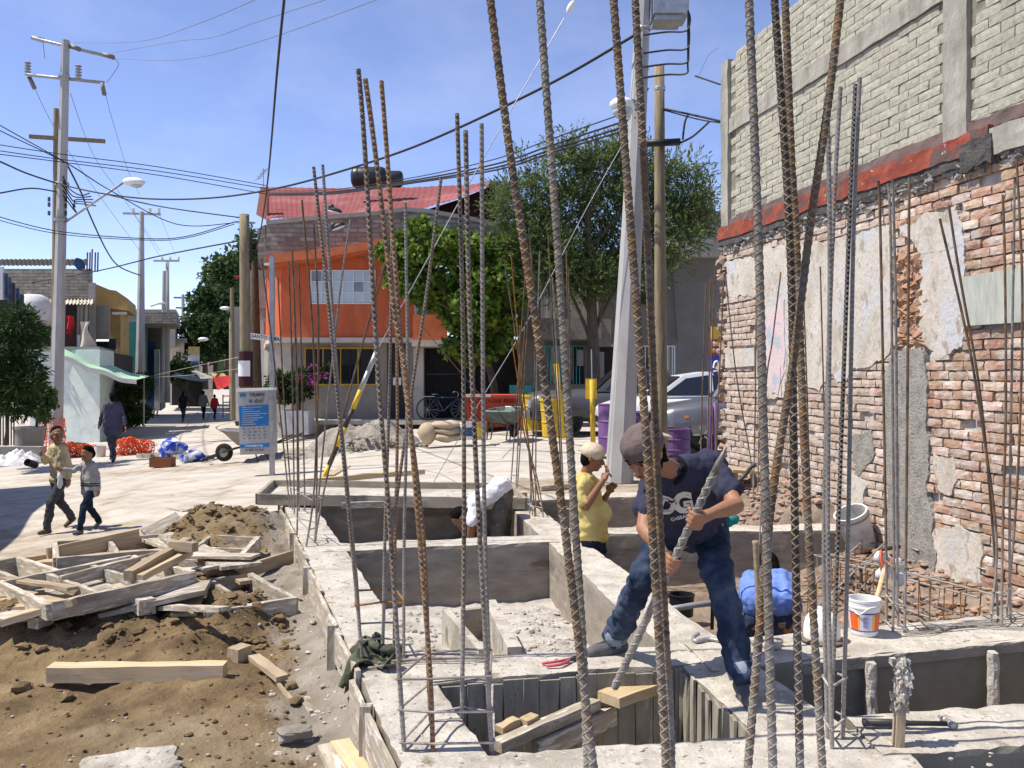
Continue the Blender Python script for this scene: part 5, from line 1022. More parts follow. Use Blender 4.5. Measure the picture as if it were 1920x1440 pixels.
for k, (x, y0_, y1_, mt) in enumerate(((3, 500, 562, 'cloth'), (9, 512, 560, 'jean'), (17, 520, 570, 'jean'), (25, 530, 585, 'dk'), (34, 540, 592, 'jean'), (42, 552, 596, 'jean'))):
    m = MB(); m.grid(lambda u, v: at(x - 4 + 8 * u, y0_ + (y1_ - y0_) * v, 31) + V((0, .05 * math.sin(u * 7 + k), 0)), 5, 6); tag(m.build('hanging_garment', M[mt], smooth=True), ['pale towel at the left end of the washing line', 'short blue jeans first on the washing line', 'blue jeans second on the washing line', 'black trousers in the middle of the washing line', 'long blue jeans near the line end', 'dark jeans at the right end of the washing line'][k], 'laundry', 'washing on the line')
m = MB(); m.grid(lambda u, v: at(124 + 14 * u - 3 * abs(v - .5), 592 + 34 * v, 34.4) + V((0, .08 * math.sin(u * 7 + v * 3), 0)), 8, 8); tag(m.build('hanging_garment', M['redcl'], smooth=True), 'red garment hanging on the shop terrace', 'laundry')
m = MB(); m.grid(lambda u, v: at(150 + 22 * u * (1 - .3 * math.sin(v * 6)), 603 + 62 * v, 34) + V((0, .15 * math.sin(u * 5 + v * 4), 0)), 8, 10); tag(m.build('tarpaulin', M['cream'], smooth=True), 'pale tarpaulin bulging at the shop terrace corner', 'tarpaulin')
def simple_house(label, parts, loc):
    t = thing('street_house', label, 'house', tuple(loc), 0, 'houses along the side street')
    for p in parts:
        if p[0] == 'poly': part_poly(p[1], t, p[2], p[3], p[4], p[5])
        else: part_box(p[0], t, p[1], *p[2:])
    return t
simple_house('yellow house with brown parapet and black balcony', [('poly', 'upper_wall', 'browny', [(174, 530), (205, 543), (218, 545), (240, 560), (240, 582), (174, 574)], 39, 4), ('wall', 'yelw', 205, 226, 580, 720, 39.5, 4), ('balcony', 'iron', 178, 205, 640, 684, 38.2, .8), ('balcony_bin', 'black', 204, 217, 635, 655, 38, .4), ('balcony_panel', 'yelw', 204, 212, 655, 690, 38.1, .4), ('awning_lip', 'whitew', 210, 236, 585, 589, 38.5, .5), ('back_wall', 'concw', 178, 206, 684, 760, 39.8, 3), ('door_post', 'whitew', 211, 218, 655, 690, 38.5, .2)], at(210, 760, 39))
simple_house('turquoise walled house behind the concrete pole', [('wall', 'teal2', 223, 262, 604, 760, 46, 6), ('upper_wall', 'blockw', 222, 330, 585, 606, 46.5, 6)], at(240, 760, 46))
simple_house('grey block house with blue front further down the street', [('wall', 'blockw', 262, 302, 596, 770, 52, 5), ('blue_front', 'bluew', 272, 292, 640, 770, 51.8, .2), ('pillar', 'whitew', 289, 299, 655, 770, 51.5, .4), ('roof_edge', 'concw', 240, 330, 580, 588, 51.5, 5)], at(285, 765, 52))
simple_house('pale low house beyond the grey block house', [('wall', 'cream', 318, 345, 640, 760, 62, 6), ('upper_wall', 'concw', 300, 328, 588, 650, 60, 5), ('roof', 'concw', 316, 350, 634, 642, 61, 7), ('window', 'darkin', 330, 338, 660, 680, 61.9, .1), ('garage', 'darkin', 322, 380, 712, 760, 59, .2), ('far_wall', 'cream', 340, 400, 655, 760, 70, 5)], at(340, 760, 62))
simple_house('grey house with balcony on the right of the side street', [('wall', 'concw', 437, 500, 575, 790, 40, 10), ('upper_wall', 'greyw', 468, 505, 500, 580, 33, 5), ('balcony', 'concw', 466, 500, 556, 578, 31.5, 1.5), ('poly', 'balcony_bracket', 'concw', [(470, 578), (500, 578), (500, 600), (486, 590)], 31.6, 1.2), ('door', 'teal2', 470, 484, 655, 690, 39.9, .1), ('window', 'darkin', 455, 466, 610, 680, 39.9, .1), ('pier', 'whitew', 484, 500, 600, 790, 36, .6), ('roof_rail', 'redcl', 440, 470, 516, 520, 34, .1), ('lower_wall', 'whitew', 440, 500, 700, 790, 38, .4)], at(470, 790, 38))
sg = thing('shop_sign', 'tall orange and white shop sign down the side street', 'sign', tuple(at(365, 720, 60))); part_box('board', sg, 'whitew', 353, 374, 650, 702, 60, .3); part_box('top_panel', sg, 'yelw', 353, 374, 650, 664, 59.9, .1); part_box('emblem', sg, 'bluew', 356, 372, 678, 690, 59.9, .1); part_box('leg', sg, 'gal', 372, 374, 700, 745, 60, .1)
for lab_, q, mt, cat_ in (('grey canvas awning over the dark shop far down the street', [(318, 706, 54), (352, 688, 60), (402, 708, 58), (380, 716, 52)], 'concw', 'awning'), ('red canvas canopy hanging by the thin pole', [(399, 707, 44), (432, 704, 42), (431, 722, 41), (408, 732, 43)], 'redcl', 'awning'), ('small orange canopy above the red canopy', [(396, 700, 46), (420, 700, 45), (428, 708, 44), (398, 707, 45)], 'browny', 'awning')):
    A, B, C, D = [at(*p) for p in q]; m = MB(); m.grid(lambda u, v: A.lerp(B, u).lerp(D.lerp(C, u), v) - V((0, 0, .25 * math.sin(math.pi * u) * math.sin(math.pi * v))), 8, 8); tag(m.build('canopy', M[mt], smooth=True), lab_, cat_)
t = thing('shelf_rack', 'dark metal shelf rack by the thin pole in the side street', 'rack', tuple(gr(427, 783)))
for x in (418, 436):
    for Y in (36, 36.5): m = MB(); m.tube([at(x, 740, Y), at(x, 784, Y)], .025, 5); m.build('upright', M['iron'], t)
for y in (742, 754, 766, 778): m = MB(); rbx(m, 418, 436, y, y + 1.5, 36, .5); m.build('shelf', M['brim'], t)

SK[0] = 0.0
# ================================================================ poles and wires
M['polec'] = mat('pole concrete', [(.3, (.31, .31, .305)), (.7, (.42, .415, .405))], 4, .9, .3, 40, stretch=(1, 1, .3)); M['polew'] = mat('weathered pole wood', [(.3, (.15, .12, .075)), (.55, (.24, .20, .125)), (.75, (.32, .27, .18))], 6, .9, .6, 20, stretch=(5, 5, .4), bdist=.01)
def utility_pole(label, foot, top, Y, r0, r1, mt, n=8, group='utility poles', Yt=None):
    a, c = at(*foot, Y), at(*top, Yt or Y); t = thing('utility_pole', label, 'pole', tuple(a), 0, group); m = MB(); m.tube([a.lerp(c, k / 6) for k in range(7)], [r0 + (r1 - r0) * k / 6 for k in range(7)], n); m.build('shaft', M[mt], t, smooth=(n > 8)); return t
def tpart(t, nm, pts, r, mt, n=6): m = MB(); m.tube(pts, r, n); return m.build(nm, M[mt], t, smooth=n > 5)
def insul(t, px_, py_, Y, h=.3, r=.07, M2=None, nm='insulator', mt='gal'):
    m = MB(); pr = [(.02, 0)]
    for k in range(5): z = h * k / 5; pr += [(r * .5, z + .01), (r, z + .02), (r, z + h * .1), (r * .5, z + h * .14)]
    pr += [(.02, h)]; m.lathe(pr, 10, Matrix.Translation(at(px_, py_, Y)) @ (M2 or Matrix.Identity(4))); m.build(nm, M[mt], t)
p1 = utility_pole('tall octagonal concrete pole with cross arms and street lamp at left', (104, 860), (123, 76), 28, .21, .125, 'polec')
tpart(p1, 'cross_arm', [at(60, 71, 27.8), at(213, 108, 28.4)], .05, 'gal'); tpart(p1, 'cross_arm', [at(50, 140, 27.8), at(196, 155, 28.4)], .05, 'gal')
for x, y in ((52, 142), (147, 148)): insul(p1, x, y, 27.9, .45, .10)
for x0, y0, x1, y1 in ((55, 145, 65, 166), (191, 156, 196, 178), (60, 70, 82, 76), (132, 86, 150, 93), (193, 102, 214, 108)): tpart(p1, 'arrester', [at(x0, y0, 28), at(x1, y1, 28)], .07, 'steelg')
tpart(p1, 'lamp_arm', [at(120, 418, 28), at(230, 343, 26.5)], .035, 'gal'); m = MB(); Mx = frame(at(251, 341, 26.2), V((1, -.2, -.08)))
m.ball(V((0, 0, 0)), (.36, .17, .13), 14, 8); m.v = [tuple(Mx @ V(p)) for p in m.v]; m.build('lamp_head', M['white'], p1, smooth=True)
m = MB(); m.ball(V((.08, 0, -.08)), (.2, .13, .09), 12, 8); m.v = [tuple(Mx @ V(p)) for p in m.v]; m.build('lamp_bowl', M['frost'], p1, smooth=True)
for y in (345, 412, 142): m = MB(); m.lathe([(.20 if y > 200 else .15, -.05), (.215 if y > 200 else .16, 0), (.20 if y > 200 else .15, .05)], 12, Matrix.Translation(at(107 + (780 - y) * .0215, y, 28))); m.build('clamp', M['gal'], p1)
for k in range(5): tpart(p1, 'cable_loop', spline([at(118, 330 + k * 9, 27.8), at(128 + k * 4, 352 + k * 12, 27.8), at(150 - k * 3, 366 + k * 4, 27.7), at(168 + k * 3, 362 + k * 6, 27.6)], 5), .02, 'cable', 5)
for x, ys_ in ((92, (378, 388, 404)), (123, (378, 390, 404))):
    for y in ys_: insul(p1, x, y, 27.8, .14, .05, nm='spool', mt='dk')
p2 = utility_pole('old wooden pole standing right behind the tall concrete pole', (100, 855), (106, 204), 29, .11, .09, 'polew'); m = MB(); m.bar(at(55, 256, 28.8), at(197, 265, 29.2), .1, .12); m.build('cross_arm', M['polew'], p2)
p3 = utility_pole('concrete pole beside the turquoise house', (262, 775), (266, 397), 45, .29, .11, 'polec'); m = MB(); m.bar(at(231, 400, 45), at(301, 402, 45), .1, .1); m.build('cross_arm', M['gal'], p3)
for x in (250, 281, 298): insul(p3, x, 400, 45, .28, .1, mt='white')
p4 = utility_pole('double concrete pole before the grey block house', (304, 755), (308, 508), 50, .14, .10, 'polec'); tpart(p4, 'second_shaft', [at(313, 755, 50.3), at(313, 488, 50.3)], [.19, .12], 'polec', 8); m = MB(); m.bar(at(288, 489, 50), at(336, 489, 50), .1, .1); m.build('cross_arm', M['gal'], p4)
for x in (304, 319, 335): insul(p4, x, 489, 50, .25, .08, mt='white')
p5 = utility_pole('most distant pole with two cross arms at the street end', (343, 700), (343, 552), 75, .2, .13, 'polec'); 
for y, x0, x1 in ((558, 326, 365), (577, 330, 367)): m = MB(); m.bar(at(x0, y, 75), at(x1, y + 1, 75), .14, .14); m.build('cross_arm', M['steelg'], p5)
p6 = utility_pole('wooden pole with red brown and white painted band by the kiosk', (462, 850), (458, 402), 24.5, .16, .13, 'polew', 10)
m = MB(); m.lathe([(.19, 0), (.195, .95)], 12, Matrix.Translation(at(461, 725, 24.5))); m.build('painted_band', M['maroon'], p6); m = MB(); m.lathe([(.199, .28), (.2, .7)], 12, Matrix.Translation(at(461, 725, 24.5)), a0=R(200), a1=R(320)); m.build('notice', M['white'], p6)
for k in range(4): tpart(p6, 'cable_loop', spline([at(462, 410 + k * 4, 24.3), at(472, 425 + k * 8, 24.2), at(468, 450 + k * 14, 24.2), at(476, 475 + k * 5, 24.2)], 5), .012, 'cable', 4)
m = MB(); m.bar(at(440, 416, 24.5), at(478, 418, 24.5), .05, .05); m.build('bracket', M['gal'], p6)
utility_pole('thin pole between the red canopy and the shelf rack', (437, 788), (435, 540), 36, .11, .08, 'polew')
for k, (x, y, px_, Y) in enumerate(((303, 568, 282, 50), (327, 597, 314, 50), (422, 578, 436, 36), (381, 636, 372, 60), (384, 662, 376, 64))):
    t = thing('street_lamp', ['small street lamp on the double concrete pole, upper one', 'small street lamp on the double concrete pole, lower one', 'small street lamp on the thin pole', 'distant small street lamp above the shop sign', 'most distant small street lamp beyond the sign'][k], 'street lamp', tuple(at(px_, y, Y)), 0, 'distant street lamps'); tpart(t, 'arm', [at(px_, y + 6, Y), at(x, y, Y)], .04, 'gal'); m = MB(); m.ball(at(x, y, Y), (.3 * Y / 50, .16 * Y / 50, .11 * Y / 50), 10, 6); m.build('head', M['white'], t, smooth=True)
rp_ = utility_pole('leaning tapered concrete pole behind the worker', (1161, 905), (1210, -70), 12.6, .20, .095, 'polec', Yt=12.9); 
m = MB(); rbx(m, 1226, 1292, -60, 24, 12.7, .5); rbx(m, 1228, 1280, 24, 36, 12.75, .4); m.build('meter_cabinet', M['gal'], rp_)
for y in (55, 128): m = MB(); m.lathe([(.115, -.02), (.125, 0), (.115, .02)], 10, Matrix.Translation(at(1205 - (y - 55) * .05, y, 12.85))); m.build('clamp', M['gal'], rp_)
m = MB(); m.tube([at(1190, 190, 12.7), at(1172, 186, 12.5)], .03, 6); m.build('lamp_arm', M['gal'], rp_); m = MB(); m.ball(at(1166, 196, 12.4), (.17, .15, .10), 14, 8); m.build('lamp_head', M['white'], rp_, smooth=True); m = MB(); m.ball(at(1167, 208, 12.4), (.14, .13, .11), 12, 8); m.build('lamp_bowl', M['frost'], rp_, smooth=True)
for k, y in enumerate((58, 92, 118, 138)): tpart(rp_, 'service_loop', spline([at(1206, y + 8, 12.6), at(1250, y + 2, 12.6), at(1286, y, 12.5), at(1294 - k * 1.5, y - 20, 12.5), at(1290, 20, 12.5)], 6), .014, 'cable', 5)
wp = utility_pole('short round wooden pole beside the concrete pole', (1240, 905), (1236, 124), 13.6, .10, .075, 'polew', 12)
m = MB(); m.lathe([(.085, -.03), (.09, 0), (.085, .03)], 12, Matrix.Translation(at(1237, 166, 13.6))); m.build('clamp', M['gal'], wp); m = MB(); m.tube([at(1208, 269, 13.4), at(1275, 266, 13.4)], .055, 10); m.build('splice_case', M['black'], wp, smooth=True)
for q in ([(1192, 236), (1200, 262), (1212, 270)], [(1275, 268), (1300, 255), (1330, 228)], [(1280, 262), (1284, 230), (1290, 215)], [(1215, 165), (1204, 190), (1198, 200)]): tpart(wp, 'cable_tail', spline([at(x, y, 13.4) for x, y in q], 6), .016, 'cable', 5)
wire_n = 0
def wire(label, pts, r=.012, mt='cable'):
    """pts: (px,py,Y or None) - depth runs straight between the given ends"""
    n = len(pts); Y0, Y1 = pts[0][2], pts[-1][2]; L = [0]
    for i in range(1, n): L.append(L[-1] + math.hypot(pts[i][0] - pts[i - 1][0], pts[i][1] - pts[i - 1][1]))
    P = [at(p[0], p[1], 1 / (1 / Y0 + (1 / Y1 - 1 / Y0) * L[i] / L[-1])) for i, p in enumerate(pts)]
    m = MB(); m.tube(spline(P, 8), r, 5); return tag(m.build('overhead_wire', M[mt], smooth=True), label, 'wire', 'overhead wires')
wire('thick twisted cable sagging from the concrete pole to the left pole', [(1190, 66, 12.6), (1020, 163, 0), (800, 266, 0), (650, 318, 0), (520, 353, 0), (400, 371, 0), (283, 373, 0), (187, 362, 0), (110, 345, 28)], .022)
wire('cable running on left from the concrete pole out of the picture', [(110, 345, 28), (50, 325, 0), (0, 303, 0), (-120, 250, 20)], .025)
for k, d in enumerate((0, 12, 20, 26)): wire(['uppermost line of the bundle over the corner house', 'second line of the bundle over the corner house', 'third line of the bundle over the corner house', 'lowest line of the bundle over the corner house'][k], [(1192, 205 + d * 1.3, 12.7), (1030, 262 + d, 0), (930, 298 + d * .8, 0), (780, 332 + d * .4, 0), (620, 356 + d * .3, 0), (505, 358 + d * .3, 26)], .010 if k == 0 else .016)
wire('black service cable dropping from the top of the picture to the house corner', [(537, -40, 9), (520, 130, 0), (503, 330, 0), (490, 425, 0), (480, 470, 25.5)], .016)
for k, (a, c, e) in enumerate(((268, 287, 342), (280, 297, 348), (288, 302, 358))): wire(['upper of three parallel lines at left', 'middle of three parallel lines at left', 'lower of three parallel lines at left'][k], [(-60, a - 6, 22), (100, c, 0), (300, (c + e) / 2 - 1, 0), (500, e + 6, 27)], .012)
for k, a in enumerate((235, 245)): wire(['steep line from the left edge to the concrete pole, upper', 'steep line from the left edge to the concrete pole, lower'][k], [(-40, a - 22, 20), (0, a, 0), (127, 307, 0), (205, 356, 0), (330, 420, 0), (437, 418, 24.5)], .012)
wire('twisted cable entering at left below the parallel lines', [(-50, 370, 22), (0, 362, 0), (60, 353, 0), (108, 360, 28)], .022)
wire('cable from the lamp arm to the wooden pole', [(190, 362, 27), (300, 387, 0), (450, 408, 24.5)], .018)
wire('low sagging line crossing to the wooden pole', [(-40, 395, 24), (100, 432, 0), (267, 447, 0), (350, 443, 0), (440, 416, 24.5)], .014)
wire('second low sagging line just below it', [(-40, 402, 24), (100, 437, 0), (267, 450, 0), (350, 446, 0), (440, 420, 24.5)], .011)
wire('black drop cable hanging from the left pole to the next pole', [(124, 305, 28), (153, 363, 0), (167, 400, 0), (200, 470, 0), (224, 500, 0), (262, 516, 45)], .03)
wire('black cable rising from the shop roof to the wooden pole', [(60, 530, 36), (188, 507, 0), (300, 480, 0), (446, 452, 24.5)], .022)
for k, q in enumerate(([(140, 80, 28), (260, 78, 0), (370, 45, 0), (500, -10, 14)], [(207, 100, 28), (330, 78, 0), (400, 70, 0), (480, 42, 0), (640, -10, 14)], [(213, 110, 28), (340, 112, 0), (480, 80, 0), (760, -20, 14)])): wire(['thin high line leaving the top cross arm, left one', 'thin high line leaving the top cross arm, middle one', 'thin high line leaving the top cross arm, right one'][k], q, .006, 'steelg')
for k, q in enumerate(([(65, 165, 28), (98, 232, 0), (160, 330, 0), (262, 470, 45)], [(132, 175, 28), (175, 290, 0), (230, 370, 0), (300, 470, 50)], [(198, 178, 28), (215, 240, 0), (240, 320, 0), (262, 365, 45)], [(298, 400, 45), (330, 480, 75)], [(250, 400, 45), (300, 480, 50)], [(80, 72, 28), (84, 110, 28)], [(213, 110, 28), (222, 122, 0), (200, 155, 28)])): wire('thin jumper line number %s from the left pole' % ('one', 'two', 'three', 'four', 'five', 'six', 'seven')[k] if 0 else ['thin line falling left from the arrester', 'thin line falling from the pole middle to far poles', 'thin line falling from the right arrester', 'thin line between the farthest poles, right', 'thin line between the farthest poles, left', 'short jumper at the left insulator', 'short jumper at the right end of the top arm'][k], q, .009, 'steelg')
wire('pale string stretched low across the side street', [(280, 706, 38), (350, 690, 0), (455, 668, 24.5)], .006, 'cream'); wire('second pale string low across the side street', [(282, 708, 38), (370, 702, 0), (455, 690, 24.5)], .005, 'cream')
wire('black cable from the wooden pole to the block wall', [(1240, 203, 13.6), (1300, 216, 0), (1358, 229, 12)], .016); wire('thin wire under that cable to the block wall', [(1243, 206, 13.6), (1310, 224, 0), (1358, 231, 12)], .01)
gw = thing('guy_wire', 'thin guy wire with white egg insulator slanting down to the striped pole', 'wire', tuple(at(577, 968, 12.4))); ga, gb = at(577, 968, 12.4), at(1090, -30, 12.7)
tpart(gw, 'strand', [at(577, 968, 12.4), at(708, 655, 12.5), at(808, 475, 12.5), at(903, 302, 12.6), at(1058, 34, 12.7)], .008, 'gal', 5); m = MB(); m.ball(at(1070, 13, 12.7), (.045, .045, .10), 10, 8, Matrix.Rotation(R(28), 3, 'Y')); m.build('egg_insulator', M['white'], gw, smooth=True); tpart(gw, 'upper_strand', [at(1075, 4, 12.7), at(1095, -40, 12.7)], .008, 'gal', 5)
wire('thin rusty stay slanting behind the rebars to the red skip', [(790, 610, 16), (905, 745, 0), (965, 790, 19)], .008, 'rust'); wire('thin grey stay from the trough up past the man in white', [(805, 918, 12.3), (905, 745, 0), (985, 610, 0), (1095, 400, 0), (1185, 240, 12.6)], .006, 'gal')
t = thing('hanging_shoes', 'pair of worn sneakers hanging from the overhead wire', 'shoes', tuple(at(632, 430, 25)))
for x, y, r_ in ((628, 394, 14), (634, 424, -22)):
    m = MB(); m.ball(V((0, 0, 0)), (.20, .10, .075), 12, 8); m.ball(V((-.12, 0, .06)), (.09, .085, .09), 10, 6); q = Matrix.Translation(at(x, y, 25)) @ Matrix.Rotation(R(r_), 4, 'Y'); m.v = [tuple(q @ V(p)) for p in m.v]; s_ = m.build('shoe', M['dk'], t, smooth=True); m = MB(); m.ball(V((0, 0, -.055)), (.21, .10, .03), 10, 4); m.v = [tuple(q @ V(p)) for p in m.v]; m.build('sole', M['white'], s_, smooth=True)
tpart(t, 'lace', [at(632, 356, 25), at(628, 390, 25)], .006, 'white', 4)

# ================================================================ trees and plants
def leafmat(name, cols, sc=2.0, trans=.25):
    m = mat(name, cols, sc, .75, spec=.25); t = m.node_tree; N = t.nodes; L = t.links.new; b = N['Principled BSDF']; tr_ = N.new('ShaderNodeBsdfTranslucent'); s = N.new('ShaderNodeMixShader'); s.inputs[0].default_value = trans
    L(b.inputs['Base Color'].links[0].from_socket, tr_.inputs[0]); L(b.outputs[0], s.inputs[1]); L(tr_.outputs[0], s.inputs[2]); L(s.outputs[0], N['Material Output'].inputs[0]); M[name] = m
leafmat('leaf_vine', [(.3, (.025, .065, .010)), (.43, (.07, .14, .02)), (.56, (.16, .24, .035)), (.72, (.34, .38, .06))], 7, .3)
leafmat('leaf_jun', [(.3, (.06, .10, .034)), (.5, (.125, .175, .058)), (.75, (.23, .27, .10))], 3, .38)
leafmat('leaf_dark', [(.3, (.012, .03, .01)), (.5, (.03, .062, .018)), (.75, (.07, .12, .03))], 4); leafmat('leaf_far', [(.3, (.025, .055, .02)), (.5, (.055, .10, .032)), (.75, (.10, .16, .05))], 1.5); leafmat('flower', [(.3, (.28, .05, .22)), (.7, (.5, .14, .42))], 9)
M['bark'] = mat('bark', [(.3, (.06, .045, .032)), (.7, (.15, .115, .08))], 9, .95, .9, 25, stretch=(3, 3, .6), bdist=.03)
def leaf_mesh(name, P, size, mt, parent, aspect=.5, up=.35, dirs=None, seed=1, fold=.25):
    r = np.random.default_rng(seed); n = len(P); P = np.asarray(P, float)
    d = r.normal(size=(n, 3)) if dirs is None else np.asarray(dirs) + r.normal(size=(n, 3)) * .25; d[:, 2] -= .0; d /= np.linalg.norm(d, axis=1)[:, None]
    nn = r.normal(size=(n, 3)); nn[:, 2] = np.abs(nn[:, 2]) + up; nn -= d * (nn * d).sum(1)[:, None]; nn /= np.linalg.norm(nn, axis=1)[:, None]; s = np.cross(nn, d)
    L = size * r.uniform(.6, 1.35, n)[:, None]; W = L * aspect
    a = P - d * L * .5; b_ = P + s * W * .5 + nn * L * fold * .3; c = P + d * L * .5; e = P - s * W * .5 + nn * L * fold * .3
    vs = np.stack([a, b_, c, e], 1).reshape(-1, 3); I = np.array(WM[parent].inverted()); vs = vs @ I[:3, :3].T + I[:3, 3]
    me = bpy.data.meshes.new(name); me.vertices.add(4 * n); me.vertices.foreach_set('co', vs.ravel()); me.loops.add(4 * n); me.loops.foreach_set('vertex_index', np.arange(4 * n)); me.polygons.add(n); me.polygons.foreach_set('loop_start', np.arange(n) * 4); me.update(); me.validate(); me.materials.append(M[mt])
    o = bpy.data.objects.new(name, me); COL.objects.link(o); o.parent = parent; WM[o] = WM[parent]; return o
def clump_pts(cl, n, seed, shell=.55):
    r = np.random.default_rng(seed); w = np.array([c[3] ** 2 for c in cl]); k = r.choice(len(cl), n, p=w / w.sum()); cc = np.array([c[:3] for c in cl])[k]; rr_ = np.array([c[3] for c in cl])[k]
    d = r.normal(size=(n, 3)); d /= np.linalg.norm(d, axis=1)[:, None]; rad = rr_ * (shell + (1 - shell) * r.random(n)) * r.uniform(.75, 1.12, n)
    return cc + d * rad[:, None] * np.array([1, 1, .8]), d
def tree(name, label, cat, base, limbs, clumps, n, size, mt, aspect=.5, r0=.15, seed=1, bark='bark', group=None, nm='crown', dirs=False):
    t = thing(name, label, cat, tuple(base), 0, group)
    m = MB()
    for L_ in limbs: P = spline(L_, 4); m.tube(P, [max(.012, r0 * (1 - .75 * k / len(P)) * (1 if L_ is limbs[0] else .5)) for k in range(len(P))], 7)
    if limbs: m.build('trunk', M[bark], t, smooth=True)
    P, d = clump_pts(clumps, n, seed); leaf_mesh(nm, P, size, mt, t, aspect, seed=seed, dirs=d if dirs else None); return t
rr = random.Random(31)
def blob(cx, cy, rx, ry, Y, dY, n, r0, r1, seed):
    r2 = random.Random(seed); o = []
    for _ in range(n):
        a = r2.uniform(0, 6.283); k = math.sqrt(r2.random()); p = at(cx + rx * k * math.cos(a), cy + ry * k * math.sin(a), Y + r2.uniform(-dY, dY)); o.append((p.x, p.y, p.z, r2.uniform(r0, r1)))
    return o
# vine covered tree on the corner house
cl = blob(850, 520, 105, 75, 24.6, .8, 40, .35, .6, 1) + blob(780, 470, 55, 45, 24.4, .6, 14, .3, .45, 2) + blob(900, 610, 60, 75, 24.8, .7, 22, .35, .55, 3) + blob(935, 480, 40, 40, 24.8, .6, 12, .3, .5, 4) + blob(765, 545, 40, 30, 24.3, .4, 7, .2, .35, 5)
b0 = gr(930, 795); b0 = at(930, 795, 25)
tree('leafy_tree', 'bushy bright green leafed tree against the orange house', 'tree', b0, [[b0, at(925, 720, 24.9), at(900, 640, 24.8), at(860, 560, 24.6), at(800, 490, 24.5)], [at(915, 690, 24.9), at(935, 600, 24.8), at(940, 500, 24.8)], [at(890, 620, 24.7), at(830, 570, 24.5), at(770, 540, 24.4)]], cl + blob(930, 560, 45, 90, 24.7, .6, 18, .35, .5, 6), 21000, .19, 'leaf_vine', .75, .13, 3)
# juniper
jt = at(1112, 790, 24.2); jc = []
limbs = [[jt, at(1112, 690, 24.2), at(1110, 600, 24.2), at(1105, 500, 24.2), at(1100, 380, 24.2)]]
for (x, y, Y, r_) in ((1015, 335, 24, .7), (985, 290, 24, .3), (960, 350, 24.3, .5), (945, 390, 24, .5), (1070, 295, 24.3, .65), (1072, 255, 24.2, .28), (1120, 300, 24.5, .8), (1150, 270, 24.3, .5), (1160, 250, 24.3, .3), (1190, 290, 24.6, .8), (1230, 320, 24.3, .7), (1262, 310, 24.1, .45), (1292, 300, 24, .3), (1300, 345, 24.2, .45), (1322, 355, 24, .28), (1285, 370, 24.2, .6), (1310, 400, 24.2, .5), (1250, 400, 24.4, .8), (1290, 430, 24, .55), (1200, 370, 24.6, .9), (1140, 370, 24.6, 1.0), (1070, 370, 24.4, .95), (1010, 395, 24.2, .8), (1030, 440, 24, .8), (985, 450, 24.1, .6), (1080, 450, 24.6, .9), (1150, 440, 24.8, .9), (1210, 450, 24.4, .8), (1260, 470, 24.1, .5), (1050, 500, 23.9, .7), (1010, 490, 24, .5), (1120, 500, 24.0, .7), (1180, 490, 24.2, .6), (1230, 505, 24, .4), (1090, 530, 23.8, .45), (1140, 525, 23.8, .4), (1020, 520, 23.9, .5), (1060, 470, 23.7, .6), (1000, 430, 23.9, .5), (1175, 520, 23.9, .35), (1060, 535, 23.8, .35), (1330, 385, 24, .3), (1326, 420, 24, .3), (930, 365, 24, .2), (1040, 272, 24, .22), (1210, 262, 24.1, .25), (1318, 318, 24, .2), (958, 420, 24, .3)):
    y += 14
    jc.append((*at(x, y, Y), r_ * .66))
    if len(jc) % 3 == 0: limbs.append([at(1108, min(640, y + 140), 24.2), at((1108 + x) / 2, y + 55, 24.2), at(x, y, Y)])
def sprays(cl, n, seed, ln=.5, k=9):
    r = np.random.default_rng(seed); P, d = clump_pts(cl, n, seed, .25); d = d + np.array([0, 0, .38]); d /= np.linalg.norm(d, axis=1)[:, None]; out, dd = [], []
    for i in range(k): f = i / k; out.append(P + d * ln * f + r.normal(size=P.shape) * .045 * (1.2 - f)); dd.append(d)
    return np.concatenate(out), np.concatenate(dd)
jn = thing('juniper_tree', 'tall feathery juniper behind the concrete pole', 'tree', tuple(jt)); m = MB()
for i, L_ in enumerate(limbs): P = spline(L_, 4); m.tube(P, [max(.012, (.22 if i == 0 else .06) * (1 - .7 * k / len(P))) for k in range(len(P))], 7)
m.build('trunk', M['bark'], jn, smooth=True); P, d = sprays(jc, 5600, 5, .60, 11); leaf_mesh('crown', P, .115, 'leaf_jun', jn, .34, dirs=d, seed=6)
# left shrub, potted tree, street greenery
def bush(label, base, cl, n, size, mt, aspect=.4, seed=1, name='shrub', dirs=True): return tree(name, label, 'plant', base, [[V(base), V(base) + V((.05, 0, .6)), V((cl[0][0], cl[0][1], cl[0][2]))]], cl, n, size, mt, aspect, .05, seed, nm='foliage', dirs=dirs)
bush('dense dark shrub at the left edge of the picture', at(10, 835, 21), blob(15, 680, 55, 110, 21, .9, 52, .3, .55, 7), 10500, .17, 'leaf_dark', .25, 2)
bush('leafy tree growing in the grey tub', at(68, 812, 25), blob(70, 745, 28, 28, 25, .35, 14, .18, .3, 8), 1500, .15, 'leaf_far', .55, 3, dirs=False)
lathe_thing('planter_tub', 'grey round concrete tub holding the leafy tree', 'planter', at(55, 838, 25), [('tub', [(.001, 0), (.36, 0), (.40, .5), (.44, .5), (.44, .56), (.36, .56), (.34, .4), (.001, .4)], 'concw', 20)])
bush('thin plant against the shop wall', at(82, 825, 27), blob(82, 775, 8, 28, 27, .2, 8, .15, .25, 9), 450, .14, 'leaf_far', .4, 4); bush('pot plants on the shop terrace', at(75, 655, 33.5), blob(72, 630, 22, 14, 33.5, .3, 12, .2, .35, 10), 900, .15, 'leaf_far', .5, 5)
bush('dark plants crowding the shop front under the awning', at(240, 800, 36), blob(245, 775, 24, 24, 36, .6, 16, .3, .5, 11) + blob(235, 735, 30, 14, 36, .5, 10, .25, .4, 12), 3600, .18, 'leaf_dark', .4, 6)
